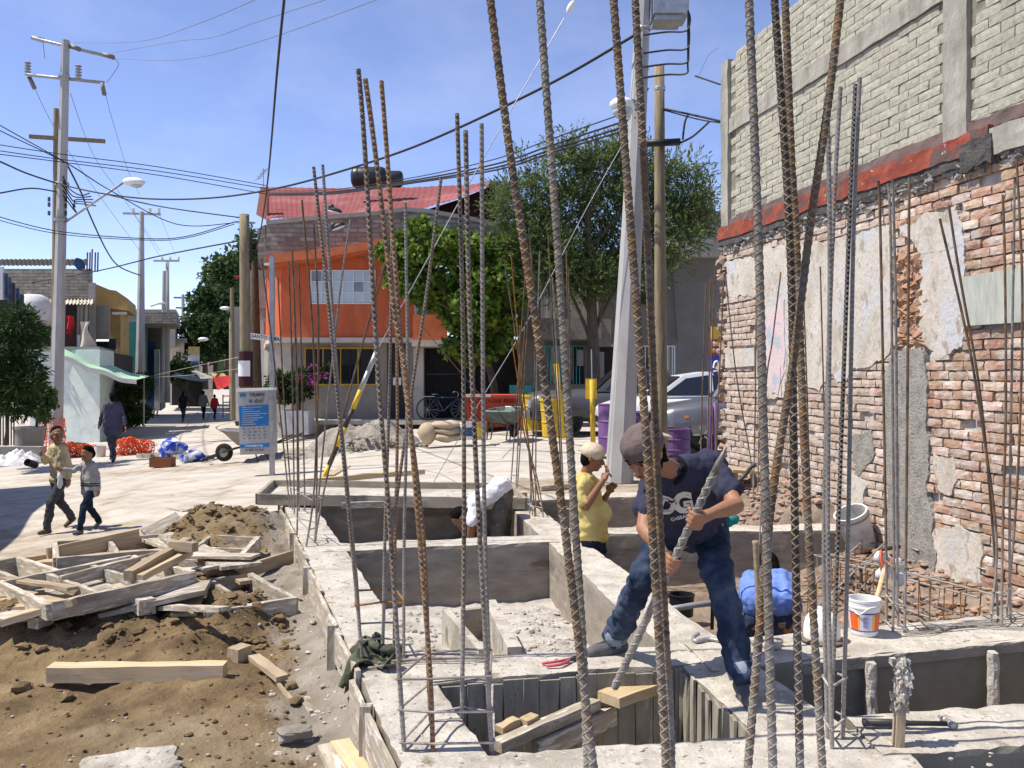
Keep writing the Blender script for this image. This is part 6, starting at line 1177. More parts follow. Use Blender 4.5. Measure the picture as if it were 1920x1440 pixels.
bush('dark climbing greenery below the turquoise wall', at(265, 740, 43), blob(262, 722, 14, 16, 43, .4, 8, .3, .5, 13), 900, .2, 'leaf_dark', .4, 7)
t = bush('flowering bush with magenta blooms at the house window', at(560, 785, 25.4), blob(545, 720, 35, 30, 25.4, .4, 20, .22, .38, 14) + blob(595, 705, 34, 14, 25.6, .3, 12, .16, .28, 15), 3400, .13, 'leaf_dark', .5, 8)
P, d = clump_pts(blob(585, 702, 42, 14, 25.3, .3, 9, .16, .26, 16), 260, 9); leaf_mesh('blossom', P, .11, 'flower', t, .9, seed=9)
for k, (x, y, rx, ry, Y, n, lab_) in enumerate(((425, 510, 34, 36, 72, 16, 'rounded distant tree above the side street'), (405, 590, 40, 50, 66, 26, 'large distant tree at the end of the side street'), (385, 630, 30, 40, 64, 18, 'dark distant tree low at the street end'), (437, 640, 12, 55, 52, 12, 'narrow tree behind the thin pole'), (478, 465, 12, 26, 30, 8, 'wispy tree top behind the wooden pole'))):
    sc = Y / 60; b0 = at(x, 730, Y); tree('street_tree', lab_, 'tree', b0, [[b0, at(x, (730 + y) / 2, Y), at(x, y, Y)]], blob(x, y, rx * .8, ry * .8, Y, 1.2, n, .9 * sc, 1.6 * sc, 40 + k), 420 * n // 2, .42 * sc, 'leaf_far' if k in (0, 4) else 'leaf_dark', .55, .25, 50 + k, group='trees at the end of the street')
bush('small dark hedge at the street end', at(335, 720, 58), blob(335, 690, 12, 18, 58, .8, 8, .7, 1.1, 60), 900, .3, 'leaf_dark', .5, 61)
hb = struct(MB().box((-55, 190, 3), (260, 4, 9)).build('far_hillside', M['leaf_far']))
# ================================================================ vehicles
M['carw'] = flat('white car paint', (.72, .73, .74), .25, spec=.7); M['cars'] = mat('silver grey car paint', [(.3, (.16, .17, .185)), (.7, (.20, .21, .225))], 2, .28, metal=.6, spec=.6); M['cardk'] = mat('dark grey car paint', [(.3, (.07, .072, .078)), (.7, (.10, .103, .11))], 2, .4, metal=.3); M['tyre'] = flat('tyre rubber', (.018, .018, .018), .9); M['rim'] = flat('wheel rim', (.45, .45, .46), .4, metal=.6); M['lampr'] = flat('amber lamp', (.8, .25, .03), .3); M['clear'] = flat('head lamp glass', (.6, .62, .64), .1, spec=.9)
def car(label, loc, rz, paint, prof, cabin, W, wheels, rw, L):
    """prof: (x, z_low, z_belt, half width factor); cabin: side outline of the glasshouse; +x is the nose"""
    t = thing('parked_car', label, 'car', tuple(loc), rz, 'cars parked by the wall'); m = MB(); K = 10
    for (x, zl, zb_, wf) in prof:
        w = W / 2 * wf
        for (a, f) in ((-.86, 0), (-1, .18), (-1.02, .5), (-.98, .8), (-.86, .97), (-.45, 1.03), (.45, 1.03), (.86, .97), (.98, .8), (1.02, .5), (1, .18), (.86, 0)): m.v.append((x, a * w, zl + (zb_ - zl) * f))
    n = 12
    for i in range(len(prof) - 1):
        for k in range(n): m.f.append((i * n + k, i * n + (k + 1) % n, (i + 1) * n + (k + 1) % n, (i + 1) * n + k))
    m.f += [tuple(range(n)), tuple((len(prof) - 1) * n + k for k in range(n - 1, -1, -1))]; m.m = [0] * len(m.f); o = m.build('body', M[paint], t, smooth=True, local=True); fixn(o)
    m = MB(); q = len(cabin)
    for s in (-1, 1): m.v += [(x, s * W / 2 * (.90 - .20 * (z - cabin[0][1]) / .5), z) for x, z in cabin]
    m.f = [tuple(range(q)), tuple(range(2 * q - 1, q - 1, -1))] + [(i, q + i, q + (i + 1) % q, (i + 1) % q) for i in range(q)]; m.m = [0] * len(m.f); fixn(m.build('cabin', M[paint], t, local=True))
    return t
def car_glass(t, W, z0, panes, mt='glassd'):
    for poly in panes:
        for s in (-1, 1):
            m = MB(); m.v = [(x, s * (W / 2 * (.90 - .20 * (z - z0) / .5) + .008), z) for x, z in poly]; m.f = [tuple(range(len(poly)))]; m.m = [0]; m.build('side_window', M[mt], t, local=True)
def car_wheels(t, xs_, W, rw):
    for x in xs_:
        for s in (-1, 1):
            Mx = Matrix.Translation((x, s * (W / 2 - .10), rw)) @ Matrix.Rotation(R(90), 4, 'X'); m = MB(); m.lathe([(rw * .6, -.09), (rw * .92, -.10), (rw, -.06), (rw, .06), (rw * .92, .10), (rw * .6, .09)], 22, Mx); w = m.build('wheel', M['tyre'], t, local=True, smooth=True)
            m = MB(); m.lathe([(.001, -s * .07), (rw * .2, -s * .085), (rw * .25, -s * .07), (rw * .52, -s * .07), (rw * .62, -s * .09)], 20, Mx)
            m.build('rim', M['rim'], w, local=True)
            for k in range(5): a = k * 1.2566; m = MB(); m.bar(Mx @ V((rw * .15 * math.cos(a), rw * .15 * math.sin(a), -s * .092)), Mx @ V((rw * .56 * math.cos(a), rw * .56 * math.sin(a), -s * .092)), .05, .03); m.build('spoke', M['rim'], w, local=True)
            m = MB(); m.lathe([(rw * 1.02, s * -.10), (rw * 1.18, s * -.10), (rw * 1.18, s * .02), (rw * 1.02, s * .02)], 20, Matrix.Translation((x, s * (W / 2 + .0 - .02), rw)) @ Matrix.Rotation(R(90), 4, 'X'), a0=0 if s < 0 else math.pi, a1=math.pi if s < 0 else 2 * math.pi); m.build('wheel_arch', M['black'], t, local=True)
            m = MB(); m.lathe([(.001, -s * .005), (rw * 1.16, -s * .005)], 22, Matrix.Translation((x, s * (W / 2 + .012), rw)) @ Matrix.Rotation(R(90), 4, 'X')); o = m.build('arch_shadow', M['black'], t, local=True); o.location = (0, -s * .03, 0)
prof_s = [(2.05, .32, .62, .80), (2.0, .24, .72, .90), (1.75, .20, .80, .97), (1.2, .18, .88, 1), (.75, .18, .93, 1), (0, .18, .93, 1), (-1.2, .18, .95, 1), (-1.75, .2, .95, .97), (-1.95, .28, .88, .9), (-2.0, .35, .75, .82)]
cab_s = [(1.0, .90), (.35, 1.36), (-.2, 1.44), (-.95, 1.40), (-1.55, .95)]
Wc = 1.62
def place_car(label, px_front, py_w, Y, rz, paint):
    c = at(px_front, py_w, Y); t = car(label, c, rz, paint, prof_s, cab_s, Wc, None, .29, 4.0)
    car_glass(t, Wc, .90, [[(.80, .95), (.30, 1.30), (-.18, 1.37), (-.18, .95)], [(-.26, .95), (-.26, 1.37), (-.9, 1.34), (-1.25, .97)]])
    m = MB(); m.v = [(.98, -.62, .93), (.98, .62, .93), (.38, .52, 1.335), (.38, -.52, 1.335)]; m.v = [(x + .02, y, z + .012) for x, y, z in m.v]; m.f = [(0, 1, 2, 3)]; m.m = [0]; m.build('windscreen', M['glassd'], t, local=True)
    car_wheels(t, (1.28, -1.22), Wc, .29)
    for s in (-1, 1):
        m = MB(); m.ball((1.96, s * .56, .62), (.10, .17, .09), 10, 6); m.build('headlight', M['clear'], t, local=True, smooth=True); m = MB(); m.ball((.82, s * .86, .98), (.07, .08, .06), 8, 6); m.build('wing_mirror', M[paint], t, local=True, smooth=True)
        m = MB(); m.box((1.55, s * .80, .60), (.08, .02, .04)); m.build('indicator', M['lampr'], t, local=True)
    m = MB(); m.box((2.03, 0, .42), (.08, 1.3, .12)); m.build('bumper', M['black'], t, local=True); return t
place_car('silver grey car with nose to the left behind the purple drum', 1438, 840, 16.6, R(176), 'cars')
place_car('white hatchback parked behind the silver grey car', 1300, 822, 19.6, R(182), 'carw')
# dark pickup
c = at(1170, 812, 21.5); W2 = 1.75
t = car('dark grey pickup parked behind the yellow sign post', c, R(182), 'cardk', [(2.3, .45, .80, .85), (2.25, .35, .92, .95), (2.0, .32, .98, 1), (1.0, .32, 1.02, 1), (0, .32, 1.02, 1), (-2.2, .32, 1.02, 1), (-2.3, .4, .95, .95)], [(.75, 1.0), (.2, 1.5), (-.9, 1.52), (-1.1, 1.0)], W2, None, .36, 4.6)
car_glass(t, W2, 1.0, [[(.55, 1.04), (.15, 1.43), (-.35, 1.45), (-.35, 1.04)], [(-.42, 1.04), (-.42, 1.45), (-.86, 1.45), (-1.0, 1.04)]]); car_wheels(t, (1.5, -1.4), W2, .36)
m = MB(); m.v = [(.78, -.66, 1.03), (.78, .66, 1.03), (.26, .56, 1.47), (.26, -.56, 1.47)]; m.f = [(0, 1, 2, 3)]; m.m = [0]; m.build('windscreen', M['glassd'], t, local=True)
for s in (-1, 1): m = MB(); m.box((2.28, s * .66, .72), (.08, .3, .18)); m.build('headlight', M['clear'], t, local=True)
m = MB(); m.box((2.34, 0, .5), (.12, 1.7, .18)); m.build('bumper', M['gal'], t, local=True)
# ================================================================ street clutter by the houses
M['purple'] = mat('purple drum paint', [(.3, (.10, .045, .15)), (.7, (.17, .085, .235))], 5, .55, blotch=[(6, .66, .72, (.2, .14, .12))]); M['yeld'] = mat('yellow drum paint', [(.3, (.50, .33, .03)), (.7, (.68, .47, .05))], 5, .6, blotch=[(5, .66, .74, (.28, .22, .12))]); M['redp'] = mat('red skip paint', [(.3, (.33, .045, .025)), (.6, (.46, .075, .035)), (.75, (.42, .13, .10))], 3, .7, blotch=[(3, .66, .74, (.36, .24, .20))]); M['greenb'] = mat('green barrow paint', [(.3, (.06, .10, .075)), (.6, (.14, .18, .145)), (.75, (.30, .29, .26))], 7, .7)
def drum(label, px_, py_, Y, mt, h=.88, r=.29, tilt=0, grp='purple drums', top=None):
    ax = Matrix.Translation(at(px_, py_, Y)) @ Matrix.Rotation(tilt, 4, 'Y'); t = lathe_thing('steel_drum', label, 'drum', None, [('shell', [(.001, 0), (r, 0), (r + .012, .01), (r, .025), (r, h * .32), (r + .014, h * .34), (r, h * .36), (r, h * .64), (r + .014, h * .66), (r, h * .68), (r, h - .02), (r + .012, h - .008), (r, h), (r * .93, h), (r * .93, h * .85), (.001, h * .85)], mt, 24)], grp, ax); return t
drum('tall purple drum left of the concrete pole', 1152, 850, 16.2, 'purple'); drum('purple drum hidden half behind the concrete pole', 1198, 845, 16.8, 'purple', h=.72); drum('low purple drum with rubble beside the silver car', 1264, 862, 14.3, 'purple', h=.5, r=.25)
for k, x in enumerate((1330, 1341)): m = MB(); m.tube([at(x, 755, 12.4), at(x + 1, 905, 12.4)], .03, 8); tag(m.build('purple_post', M['purple'], smooth=True), ('left one of two purple posts by the wall end', 'right one of two purple posts by the wall end')[k], 'post', 'purple posts')
def bin_(label, px_, py_, Y, s): return lathe_thing('yellow_drum', label, 'drum', at(px_, py_, Y), [('shell', [(.001, 0), (.22 * s, 0), (.24 * s, .3 * s), (.255 * s, .31 * s), (.24 * s, .33 * s), (.26 * s, .55 * s), (.275 * s, .56 * s), (.265 * s, .58 * s), (.28 * s, .76 * s), (.30 * s, .77 * s), (.30 * s, .82 * s), (.26 * s, .82 * s), (.22 * s, .2 * s), (.001, .2 * s)], 'yeld', 20)], 'yellow drums')
bin_('yellow ribbed drum nearest the red skip', 1000, 806, 21, 1.0); t = bin_('dirty yellow drum with sticks by the leaning post', 1036, 818, 20.6, 1.05)
for k in range(3): m = MB(); m.bar(at(1030 + k * 6, 800, 20.6), at(1029 + k * 6, 738 + k * 5, 20.6), .08, .03, up=(0, 1, 0)); m.build('stick', M['yelw'], t)
t = thing('yellow_post', 'leaning yellow steel post behind the drums', 'post', tuple(at(1055, 822, 20))); tpart(t, 'tube', [at(1056, 822, 20), at(1043, 682, 20)], .055, 'yeld', 10)
t = thing('sign_post', 'yellow sign post with sign plate seen from behind', 'sign', tuple(at(1112, 828, 17.5))); tpart(t, 'tube', [at(1112, 830, 17.5), at(1110, 712, 17.5)], .05, 'yeld', 10); m = MB(); rbx(m, 1098, 1119, 710, 748, 17.6, .015); m.build('plate', M['yel'], t); m = MB(); m.lathe([(.052, -.03), (.065, 0), (.052, .03)], 12, Matrix.Translation(at(1111, 765, 17.5))); m.build('collar', M['yeld'], t)
tpart(t, 'rod', [at(1110, 712, 17.5), at(1109, 655, 17.5)], .012, 'gal', 5)
t = thing('waste_skip', 'big red steel skip standing before the carport', 'skip', tuple(at(925, 800, 22.5)))
m = MB(); a0, a1 = at(872, 745, 22.5), at(982, 800, 22.5); x0, x1, zt_, zb_ = a0.x, a1.x, a0.z, a1.z - .02
m.prism([(x0, 22.5, zt_), (x1, 22.5, zt_), (x1 - .05, 22.7, zb_), (x0 + .05, 22.7, zb_)], (0, 1.6, 0)); fixn(m.build('tub', M['redp'], t)); part_box('rim', t, 'redp', 870, 984, 741, 747, 22.42, 1.7); part_box('lip', t, 'whitew', 870, 920, 740, 744.5, 22.38, .05); part_box('rail', t, 'redp', 871, 983, 756, 759, 22.43, .06)
for x in (876, 893, 940, 978): part_box('rib', t, 'redp', x, x + 4, 747, 799, 22.44, .08)
def bucket(label, px_, py_, Y, mt, band): return lathe_thing('bucket', label, 'bucket', at(px_, py_, Y), [('shell', [(.001, 0), (.13, 0), (.15, .33), (.157, .33), (.157, .37), (.14, .37), (.12, .03), (.001, .03)], mt, 20), ('label', [(.1335, .06), (.1475, .26)], band, 20)])
bucket('white bucket with blue label beside the cement bags', 876, 824, 19, 'wplas', 'bluew'); bucket('yellow bucket left of the green wheelbarrow', 899, 824, 19, 'yelw', 'yelf')
def barrow(label, loc, rz, tray, s=1.0, grp='wheelbarrows'):
    t = thing('wheelbarrow', label, 'wheelbarrow', tuple(loc), rz, grp); m = MB()
    top = [(-.42, -.32, .62), (.36, -.36, .66), (.62, -.2, .68), (.62, .2, .68), (.36, .36, .66), (-.42, .32, .62)]; bot = [(-.25, -.2, .36), (.15, -.22, .34), (.28, -.12, .36), (.28, .12, .36), (.15, .22, .34), (-.25, .2, .36)]
    m.v = top + bot + [(x * .93, y * .93, z) for x, y, z in top] + [(x * .93, y * .93, z + .02) for x, y, z in bot]; n = 6
    for k in range(n): j = (k + 1) % n; m.f += [(k, j, 6 + j, 6 + k), (12 + j, 12 + k, 18 + k, 18 + j), (k, 12 + k, 12 + j, j)]
    m.f += [tuple(range(11, 5, -1)), tuple(range(18, 24))]; m.m = [0] * len(m.f); m.build('tray', M[tray], t, local=True); m = MB(); m.tube([V(p) for p in top] + [V(top[0])], .014, 6); m.build('rim', M['gal'], t, local=True)
    for sg in (-1, 1):
        m = MB(); m.tube(spline([(-1.0, sg * .28, .60), (-.5, sg * .24, .40), (.2, sg * .16, .32), (.62, sg * .06, .19)], 4), .018, 6); m.build('handle', M['iron'], t, local=True); m = MB(); m.tube([(-.35, sg * .22, .36), (-.45, sg * .22, .02), (-.22, sg * .22, .02), (-.12, sg * .20, .34)], .015, 6); m.build('leg', M['iron'], t, local=True)
    m = MB(); Mx = Matrix.Translation((.62, 0, .19)) @ Matrix.Rotation(R(90), 4, 'X'); m.lathe([(.10, -.04), (.17, -.05), (.19, -.02), (.19, .02), (.17, .05), (.10, .04)], 20, Mx); w = m.build('wheel', M['tyre'], t, local=True, smooth=True); m = MB(); m.lathe([(.001, -.03), (.11, -.03), (.11, .03), (.001, .03)], 16, Mx); m.build('hub', M['concw'], w, local=True); return t
barrow('green wheelbarrow seen from behind by the red skip', at(945, 824, 19.5), R(70), 'greenb'); barrow('wheelbarrow standing behind the sign kiosk', gr(473, 866), R(172), 'concw')
# sand heap, cement bags, bicycle
def heap(name, label, px_, py_, Y, rx, ry, h, mt, cat='heap', seed=0, n=34):
    c = at(px_, py_, Y); m = MB()
    def fn(u, v):
        x, y = (u - .5) * 2 * rx, (v - .5) * 2 * ry; d = (x / rx) ** 2 + (y / ry) ** 2; z = h * max(0, 1 - d) ** .8 * (1 + .45 * fbm((x + seed, y, 0), 4, 1.6)) + .05 * fbm((x, y, seed), 3, 6) * (d < 1.1); return (c.x + x, c.y + y, gz(c.x + x, c.y + y) + z - .02)
    m.grid(fn, n, n); return tag(m.build(name, M[mt], smooth=True), label, cat)
M['sand'] = mat('grey sand', [(.3, (.24, .215, .18)), (.6, (.36, .33, .285)), (.8, (.44, .41, .36))], 6, .95, 1, 18, bdist=.05)
heap('sand_heap', 'long grey sand heap in front of the orange house', 680, 826, 20.3, 1.35, .7, .55, 'sand', seed=3, n=44); heap('sand_heap', 'small sand spill behind the kiosk and wheelbarrow', 545, 850, 19, 1.0, .5, .18, 'sand', seed=8)
sp = []
for k in range(160): px_ = rr.uniform(590, 800); p = at(px_, rr.uniform(812, 832), rr.uniform(19.2, 20.2)); sp.append((p.x, p.y, gz(p.x, p.y) + .03 + .3 * math.exp(-((px_ - 690) / 60) ** 2) * rr.random(), rr.uniform(.03, .09)))
lumps(sp, 'sand_lumps', M['sand'], 'lumps and stones around the sand heap', 'stones')
M['bag'] = mat('cement bag paper', [(.3, (.38, .30, .20)), (.7, (.50, .41, .29))], 5, .9, .4, 20, bdist=.02, blotch=[(4, .62, .66, (.12, .20, .08))])
for k, (x, y, w) in enumerate(((838, 820, .62), (842, 808, .60), (838, 797, .60), (802, 812, .40))):
    c = at(x, y, 19.2); m = MB(); m.ball(c, (w * .5, .24, .10 if k < 3 else .24), 16, 8); m.v = [(c.x + (p[0] - c.x) * (1.15 if abs(p[0] - c.x) > .2 else 1), p[1], p[2] + .015 * math.sin(p[0] * 17 + p[1] * 11)) for p in m.v]; tag(m.build('cement_bag', M['bag'], smooth=True), ['bottom cement bag of the flat stack', 'middle cement bag of the flat stack', 'top cement bag of the flat stack', 'upright cement bag left of the stack'][k], 'cement bag', 'cement bags')
t = thing('bicycle', 'blue bicycle leaning in front of the dark garage gate', 'bicycle', tuple(at(830, 789, 26))); M['bikeb'] = flat('blue bike paint', (.03, .07, .16), .4)
w1, w2 = at(802, 767, 26), at(866, 767, 26)
for w in (w1, w2):
    Mx = Matrix.Translation(w) @ Matrix.Rotation(R(90), 4, 'X'); m = MB(); m.lathe([(.30, -.015), (.325, -.02), (.335, 0), (.325, .02), (.30, .015), (.30, -.015)], 28, Mx); wh = m.build('wheel', M['tyre'], t); m = MB()
    for k in range(14): a = k * math.pi / 7; m.tube([w, w + V((.30 * math.cos(a), 0, .30 * math.sin(a)))], .004, 3)
    m.lathe([(.29, -.012), (.30, 0), (.29, .012)], 28, Mx); m.build('spokes', M['gal'], wh)
sb, hd, bb_ = at(818, 745, 26), at(858, 745, 26), at(832, 770, 26)
for a, c in ((sb, hd), (sb, bb_), (bb_, hd), (w1, sb), (w1, bb_), (hd, w2)): tpart(t, 'frame_tube', [a, c], .016, 'bikeb', 6)
tpart(t, 'handlebar', spline([hd, hd + V((.02, 0, .12)), hd + V((-.06, -.15, .17)), hd + V((-.12, -.2, .14))], 4), .012, 'gal', 6); m = MB(); m.ball(sb + V((-.02, 0, .08)), (.13, .06, .03), 10, 6); m.build('saddle', M['black'], t, smooth=True); m = MB(); m.bar(w1 + V((-.15, 0, .36)), w1 + V((.2, 0, .36)), .12, .02); m.build('rack', M['gal'], t)
# wall signs at the end of the old wall
M['signr'] = flat('red sign', (.50, .03, .03), .5); M['signb'] = flat('blue sign', (.03, .06, .32), .5); M['signy'] = flat('yellow sign', (.62, .42, .06), .5)
t = thing('shop_sign', 'red and yellow shop sign hanging beyond the brick wall', 'sign', tuple(at(1345, 662, 17))); part_box('yellow_panel', t, 'signy', 1334, 1356, 612, 636, 17, .06); part_box('red_panel', t, 'signr', 1334, 1358, 636, 682, 17, .06)
for k in range(5): m = MB(); q = at(1339 + (k % 3) * 7, 645 + (k // 3) * 13, 16.98); m.ball(q, (.04, .01, .05), 8, 6); m.build('fruit_print', M['signy'] if k % 2 else M['carw'], t)
t = thing('shop_sign', 'blue rounded sign with white script below the red sign', 'sign', tuple(at(1352, 704, 16.5))); m = MB(); ppx(m, [(1334, 668), (1352, 664), (1374, 668), (1374, 702), (1340, 705), (1334, 690)], 16.5, .08); fixn(m.build('panel', M['signb'], t))
m = MB(); m.tube(spline([at(x, y, 16.46) for x, y in ((1338, 690), (1340, 680), (1345, 678), (1347, 688), (1352, 680), (1356, 688), (1360, 680), (1366, 688), (1371, 682))], 5), .02, 5); m.tube([at(1338, 696, 16.46), at(1372, 693, 16.46)], .02, 5); m.build('script', M['white'], t)
# ================================================================ side street clutter
# kiosk
kz = gr(508, 893); Yk = kz.y; t = thing('phone_kiosk', 'white and blue telephone advertising panel on a grey post', 'kiosk', tuple(kz))
M['kw'] = flat('kiosk white', (.42, .43, .42), .4); M['kb'] = flat('kiosk blue', (.015, .17, .48), .4); M['kbd'] = flat('kiosk dark blue', (.03, .09, .33), .5); M['kt'] = flat('kiosk text grey', (.10, .10, .12), .6)
part_box('post', t, 'gal', 505, 513, 480, 895, Yk, .09); part_box('post_cap', t, 'white', 495, 505.5, 493, 497, Yk + .02, .06)
bx_ = [(446, 734), (503, 731), (505, 851), (450, 853)]; part_poly('panel', t, 'kw', bx_, Yk + .01, .22); part_poly('panel_side', t, 'gal', [(503, 731), (511, 730), (513, 851), (505, 851)], Yk - .02, .26); part_poly('panel_roof', t, 'white', [(443, 735), (443, 729), (512, 727), (513, 731)], Yk - .03, .32)
part_poly('blue_field', t, 'kb', [(448, 762), (502.5, 759), (503.5, 798), (450, 800)], Yk - .004, .012); part_poly('blue_strip', t, 'kb', [(450, 834), (504, 831), (504, 838), (450, 840)], Yk - .004, .012)
def ktxt(s, px_, py_, size, mt, bold=0, sx=1, rot=-1.6): text_mesh(s, Matrix.Translation(at(px_, py_, Yk - .008)) @ Matrix.Rotation(R(90), 4, 'X') @ Matrix.Rotation(R(-rot), 4, 'Z'), size, M[mt], t, 'lettering', .0015, bold=bold, sx=sx)
ktxt('TELMEX', 482, 740.5, .072, 'kt', .003, 1.05); ktxt('+', 470, 753, .10, 'kbd', .006); ktxt('dish', 485, 752, .105, 'kt', .001); ktxt('Contrátalo hoy', 476, 835.5, .050, 'white', .001); ktxt('01 800 123 2222', 478, 844, .048, 'kt', .001)
m = MB(); m.tube(spline([at(491, 746, Yk - .01), at(494, 746.5, Yk - .01), at(495, 750, Yk - .01)], 4), .006, 5); m.build('dish_swoosh', M['signr'], t)
m = MB()
for k in range(3): q = [(450 + k * 4, 739), (453.5 + k * 4, 739), (452 + k * 4, 744.5), (450.5 + k * 4, 744.5)]; ppx(m, q, Yk - .006 - k * .001, .006)
rbx(m, 450, 461.5, 738.5, 740.2, Yk - .012, .005); m.build('emblem', M['kb'], t)
for k in range(9): y = 763.5 + k * 4; x1 = (490, 474, 488, 501, 487, 493, 482, 476, 480)[k]; part_poly('print_line', t, 'kw', [(454, y), (x1, y - 1.2), (x1, y + .1), (454, y + 1.3)], Yk - .010, .004)
for j in range(4):
    for i in range(5): x = 455 + i * 9.6 + (j % 2) * 1.5; y = 804 + j * 6 - i * .3; part_poly('print_mark', t, 'kt' if (i + j) % 3 else 'kbd', [(x, y), (x + 3 + (i * j) % 3, y), (x + 3 + (i * j) % 3, y + 1.2), (x, y + 1.2)], Yk - .006, .008)
# street name plate
p = at(499, 636, Yk - .15); t = thing('street_sign', 'white street name plate crossing the kiosk post', 'sign', tuple(p)); ya = Yk + .05
part_poly('plate', t, 'white', [(470, 624), (504, 629), (504, 639), (470, 635.5)], ya, .012); part_poly('plate', t, 'white', [(513, 629), (528, 631), (528, 643.5), (513, 641.5)], ya, .012)
for s, x, y in (('SANTO', 486, 631.8), ('MAS', 519.6, 636)): text_mesh(s, Matrix.Translation(at(x, y, ya - .006)) @ Matrix.Rotation(R(90), 4, 'X') @ Matrix.Rotation(R(-8), 4, 'Z'), .085 if s == 'SANTO' else .09, M['kt'], t, 'lettering', .001, bold=.002)
# safety netting, plastic sheet, rubbish
M['net'] = mat('orange safety net', [(.3, (.65, .07, .02)), (.7, (.85, .16, .05))], 12, .6)
def netroll(label, fn, nu, nv, seed):
    m = MB(); r2 = random.Random(seed); P = [[fn(i / nu, j / nv) + V((r2.uniform(-.03, .03), r2.uniform(-.03, .03), r2.uniform(-.03, .03))) for i in range(nu + 1)] for j in range(nv + 1)]
    for j in range(nv + 1): m.tube(P[j], .012, 3)
    for i in range(nu + 1): m.tube([P[j][i] for j in range(nv + 1)], .012, 3)
    return stuff(m.build('safety_net', M['net']), label, 'netting')
def bundle(c, rx, rz): return lambda u, v: c + V(((u - .5) * 2 * rx, -.22 * math.cos(v * 12), rz * (.5 + .5 * math.sin(v * 12 + u * 3)) * (1 - .25 * abs(2 * u - 1))))
c = gr(100, 850); netroll('orange safety net wrapped round the foot of the left pole', lambda u, v: V((c.x + .32 * math.cos(u * 6.3), c.y + .32 * math.sin(u * 6.3), c.z + 1.0 * v + .05 * math.sin(u * 9))), 14, 9, 1)
netroll('orange safety net heaped behind the two boys', bundle(gr(140, 858), .55, .45), 14, 26, 2); netroll('orange safety net heaped right of the man in blue jacket', bundle(gr(250, 853), .48, .5), 14, 26, 3)
M['film'] = mat('white plastic film', [(.3, (.55, .56, .58)), (.7, (.72, .73, .75))], 4, .35, .6, 8, bdist=.05)
m = MB(); c = gr(35, 872)
def film(u, v): x, y = (u - .5) * 1.15, (v - .5) * .7; d = max(0, 1 - (2 * u - 1) ** 2) * max(0, 1 - (2 * v - 1) ** 2); return c + V((x, y, .42 * d ** .6 * (.75 + .5 * fbm((u * 2, v * 2, 0), 3, 2)) + .05 * fbm((u, v, 3), 3, 9) * d))
m.grid(film, 40, 26); tag(m.build('plastic_sheet', M['film'], smooth=True), 'heap of crumpled white plastic sheeting at the left kerb', 'plastic sheet')
lathe_thing('pipe_end', 'dark pipe end in front of the plastic sheeting', 'pipe', None, [('pipe', [(.07, 0), (.085, 0), (.085, .35), (.07, .35), (.07, 0)], 'dk', 16)], None, Matrix.Translation(gr(66, 882) + V((0, 0, .13))) @ Matrix.Rotation(R(75), 4, 'X'))
M['bluebag'] = mat('blue bag', [(.38, (.03, .06, .40)), (.5, (.04, .10, .55)), (.56, (.62, .64, .66)), (.7, (.62, .64, .68))], 5, .45, .5, 12, bdist=.04)
for k, (x, y, rx, rz, lab_) in enumerate(((325, 860, .30, .30, 'blue and white plastic rubbish bag, larger upright one'), (362, 866, .32, .14, 'blue and white plastic bag lying flat beside it'))):
    c = gr(x, y); m = MB(); m.ball(c + V((0, 0, rz * .75)), (rx, .24, rz * .85), 30, 20); m.v = [tuple(V(p) + noise.noise_vector(V(p) * 4) * .13 + noise.noise_vector(V(p) * 13) * .05) for p in m.v]; tag(m.build('rubbish_bag', M['bluebag'], smooth=True), lab_, 'bag', 'rubbish bags')
t = thing('wooden_drawer', 'old orange brown drawer dumped before the blue bags', 'drawer', tuple(gr(302, 874))); M['drawer'] = flat('drawer wood', (.22, .085, .04), .7); c = gr(305, 876)
for a, b_ in (((-.22, -.14), (.22, -.14)), ((.22, -.14), (.22, .14)), ((.22, .14), (-.22, .14)), ((-.22, .14), (-.22, -.14))): board(c + V((a[0], a[1], .11)), c + V((b_[0], b_[1], .11)), .02, .20, M['drawer'], t, 'side')
m = MB(); m.box(c + V((0, 0, .02)), (.42, .26, .02)); m.build('bottom', M['drawer'], t)
lathe_thing('bucket', 'small white bucket between the orange nets', 'bucket', gr(188, 857), [('shell', [(.001, 0), (.13, 0), (.15, .28), (.155, .3), (.14, .3), (.12, .03), (.001, .03)], 'dplas', 18)])
m = MB(); a, c = gr(262, 858), gr(395, 862); m.bar(a.lerp(c, 0) + V((0, 0, .04)), a.lerp(c, 1) + V((0, 0, .04)), .18, .12); m2 = tag(m.build('kerb_stone', M['concw']), 'low concrete kerb edge across the side street', 'kerb')
m = MB(); m.tube(spline([gr(378, 868) + V((0, 0, .05)), gr(400, 862) + V((0, 0, .08)), gr(425, 852) + V((0, 0, .06))], 5), .04, 6); tag(m.build('dark_hose', M['dk'], smooth=True), 'short dark hose left of the kiosk wheelbarrow', 'hose')
fn_ = thing('railing', 'dark iron railing behind the plants at the left edge', 'railing', tuple(at(10, 830, 24)))
for k in range(9): tpart(fn_, 'baluster', [at(-14 + k * 5, 835, 24), at(-14 + k * 5, 775, 24)], .018, 'iron', 5)
tpart(fn_, 'rail', [at(-16, 777, 24), at(28, 777, 24)], .025, 'iron', 5); part_box('base_wall', fn_, 'concw', -20, 75, 838, 856, 24, .3)
# low wall / building out of frame at left whose shadow falls on the street corner
lw = thing('left_house', 'plain house beyond the left edge shading the street corner', 'house', (-15, 13.5, -1)); m = MB(); m.prism([(-10.5, 16.6, -1.5), (-5.7, 4, -1.5), (-10, 4, -1.5), (-17, 16.6, -1.5)], (0, 0, 4.75)); fixn(m.build('wall', M['concw'], lw))

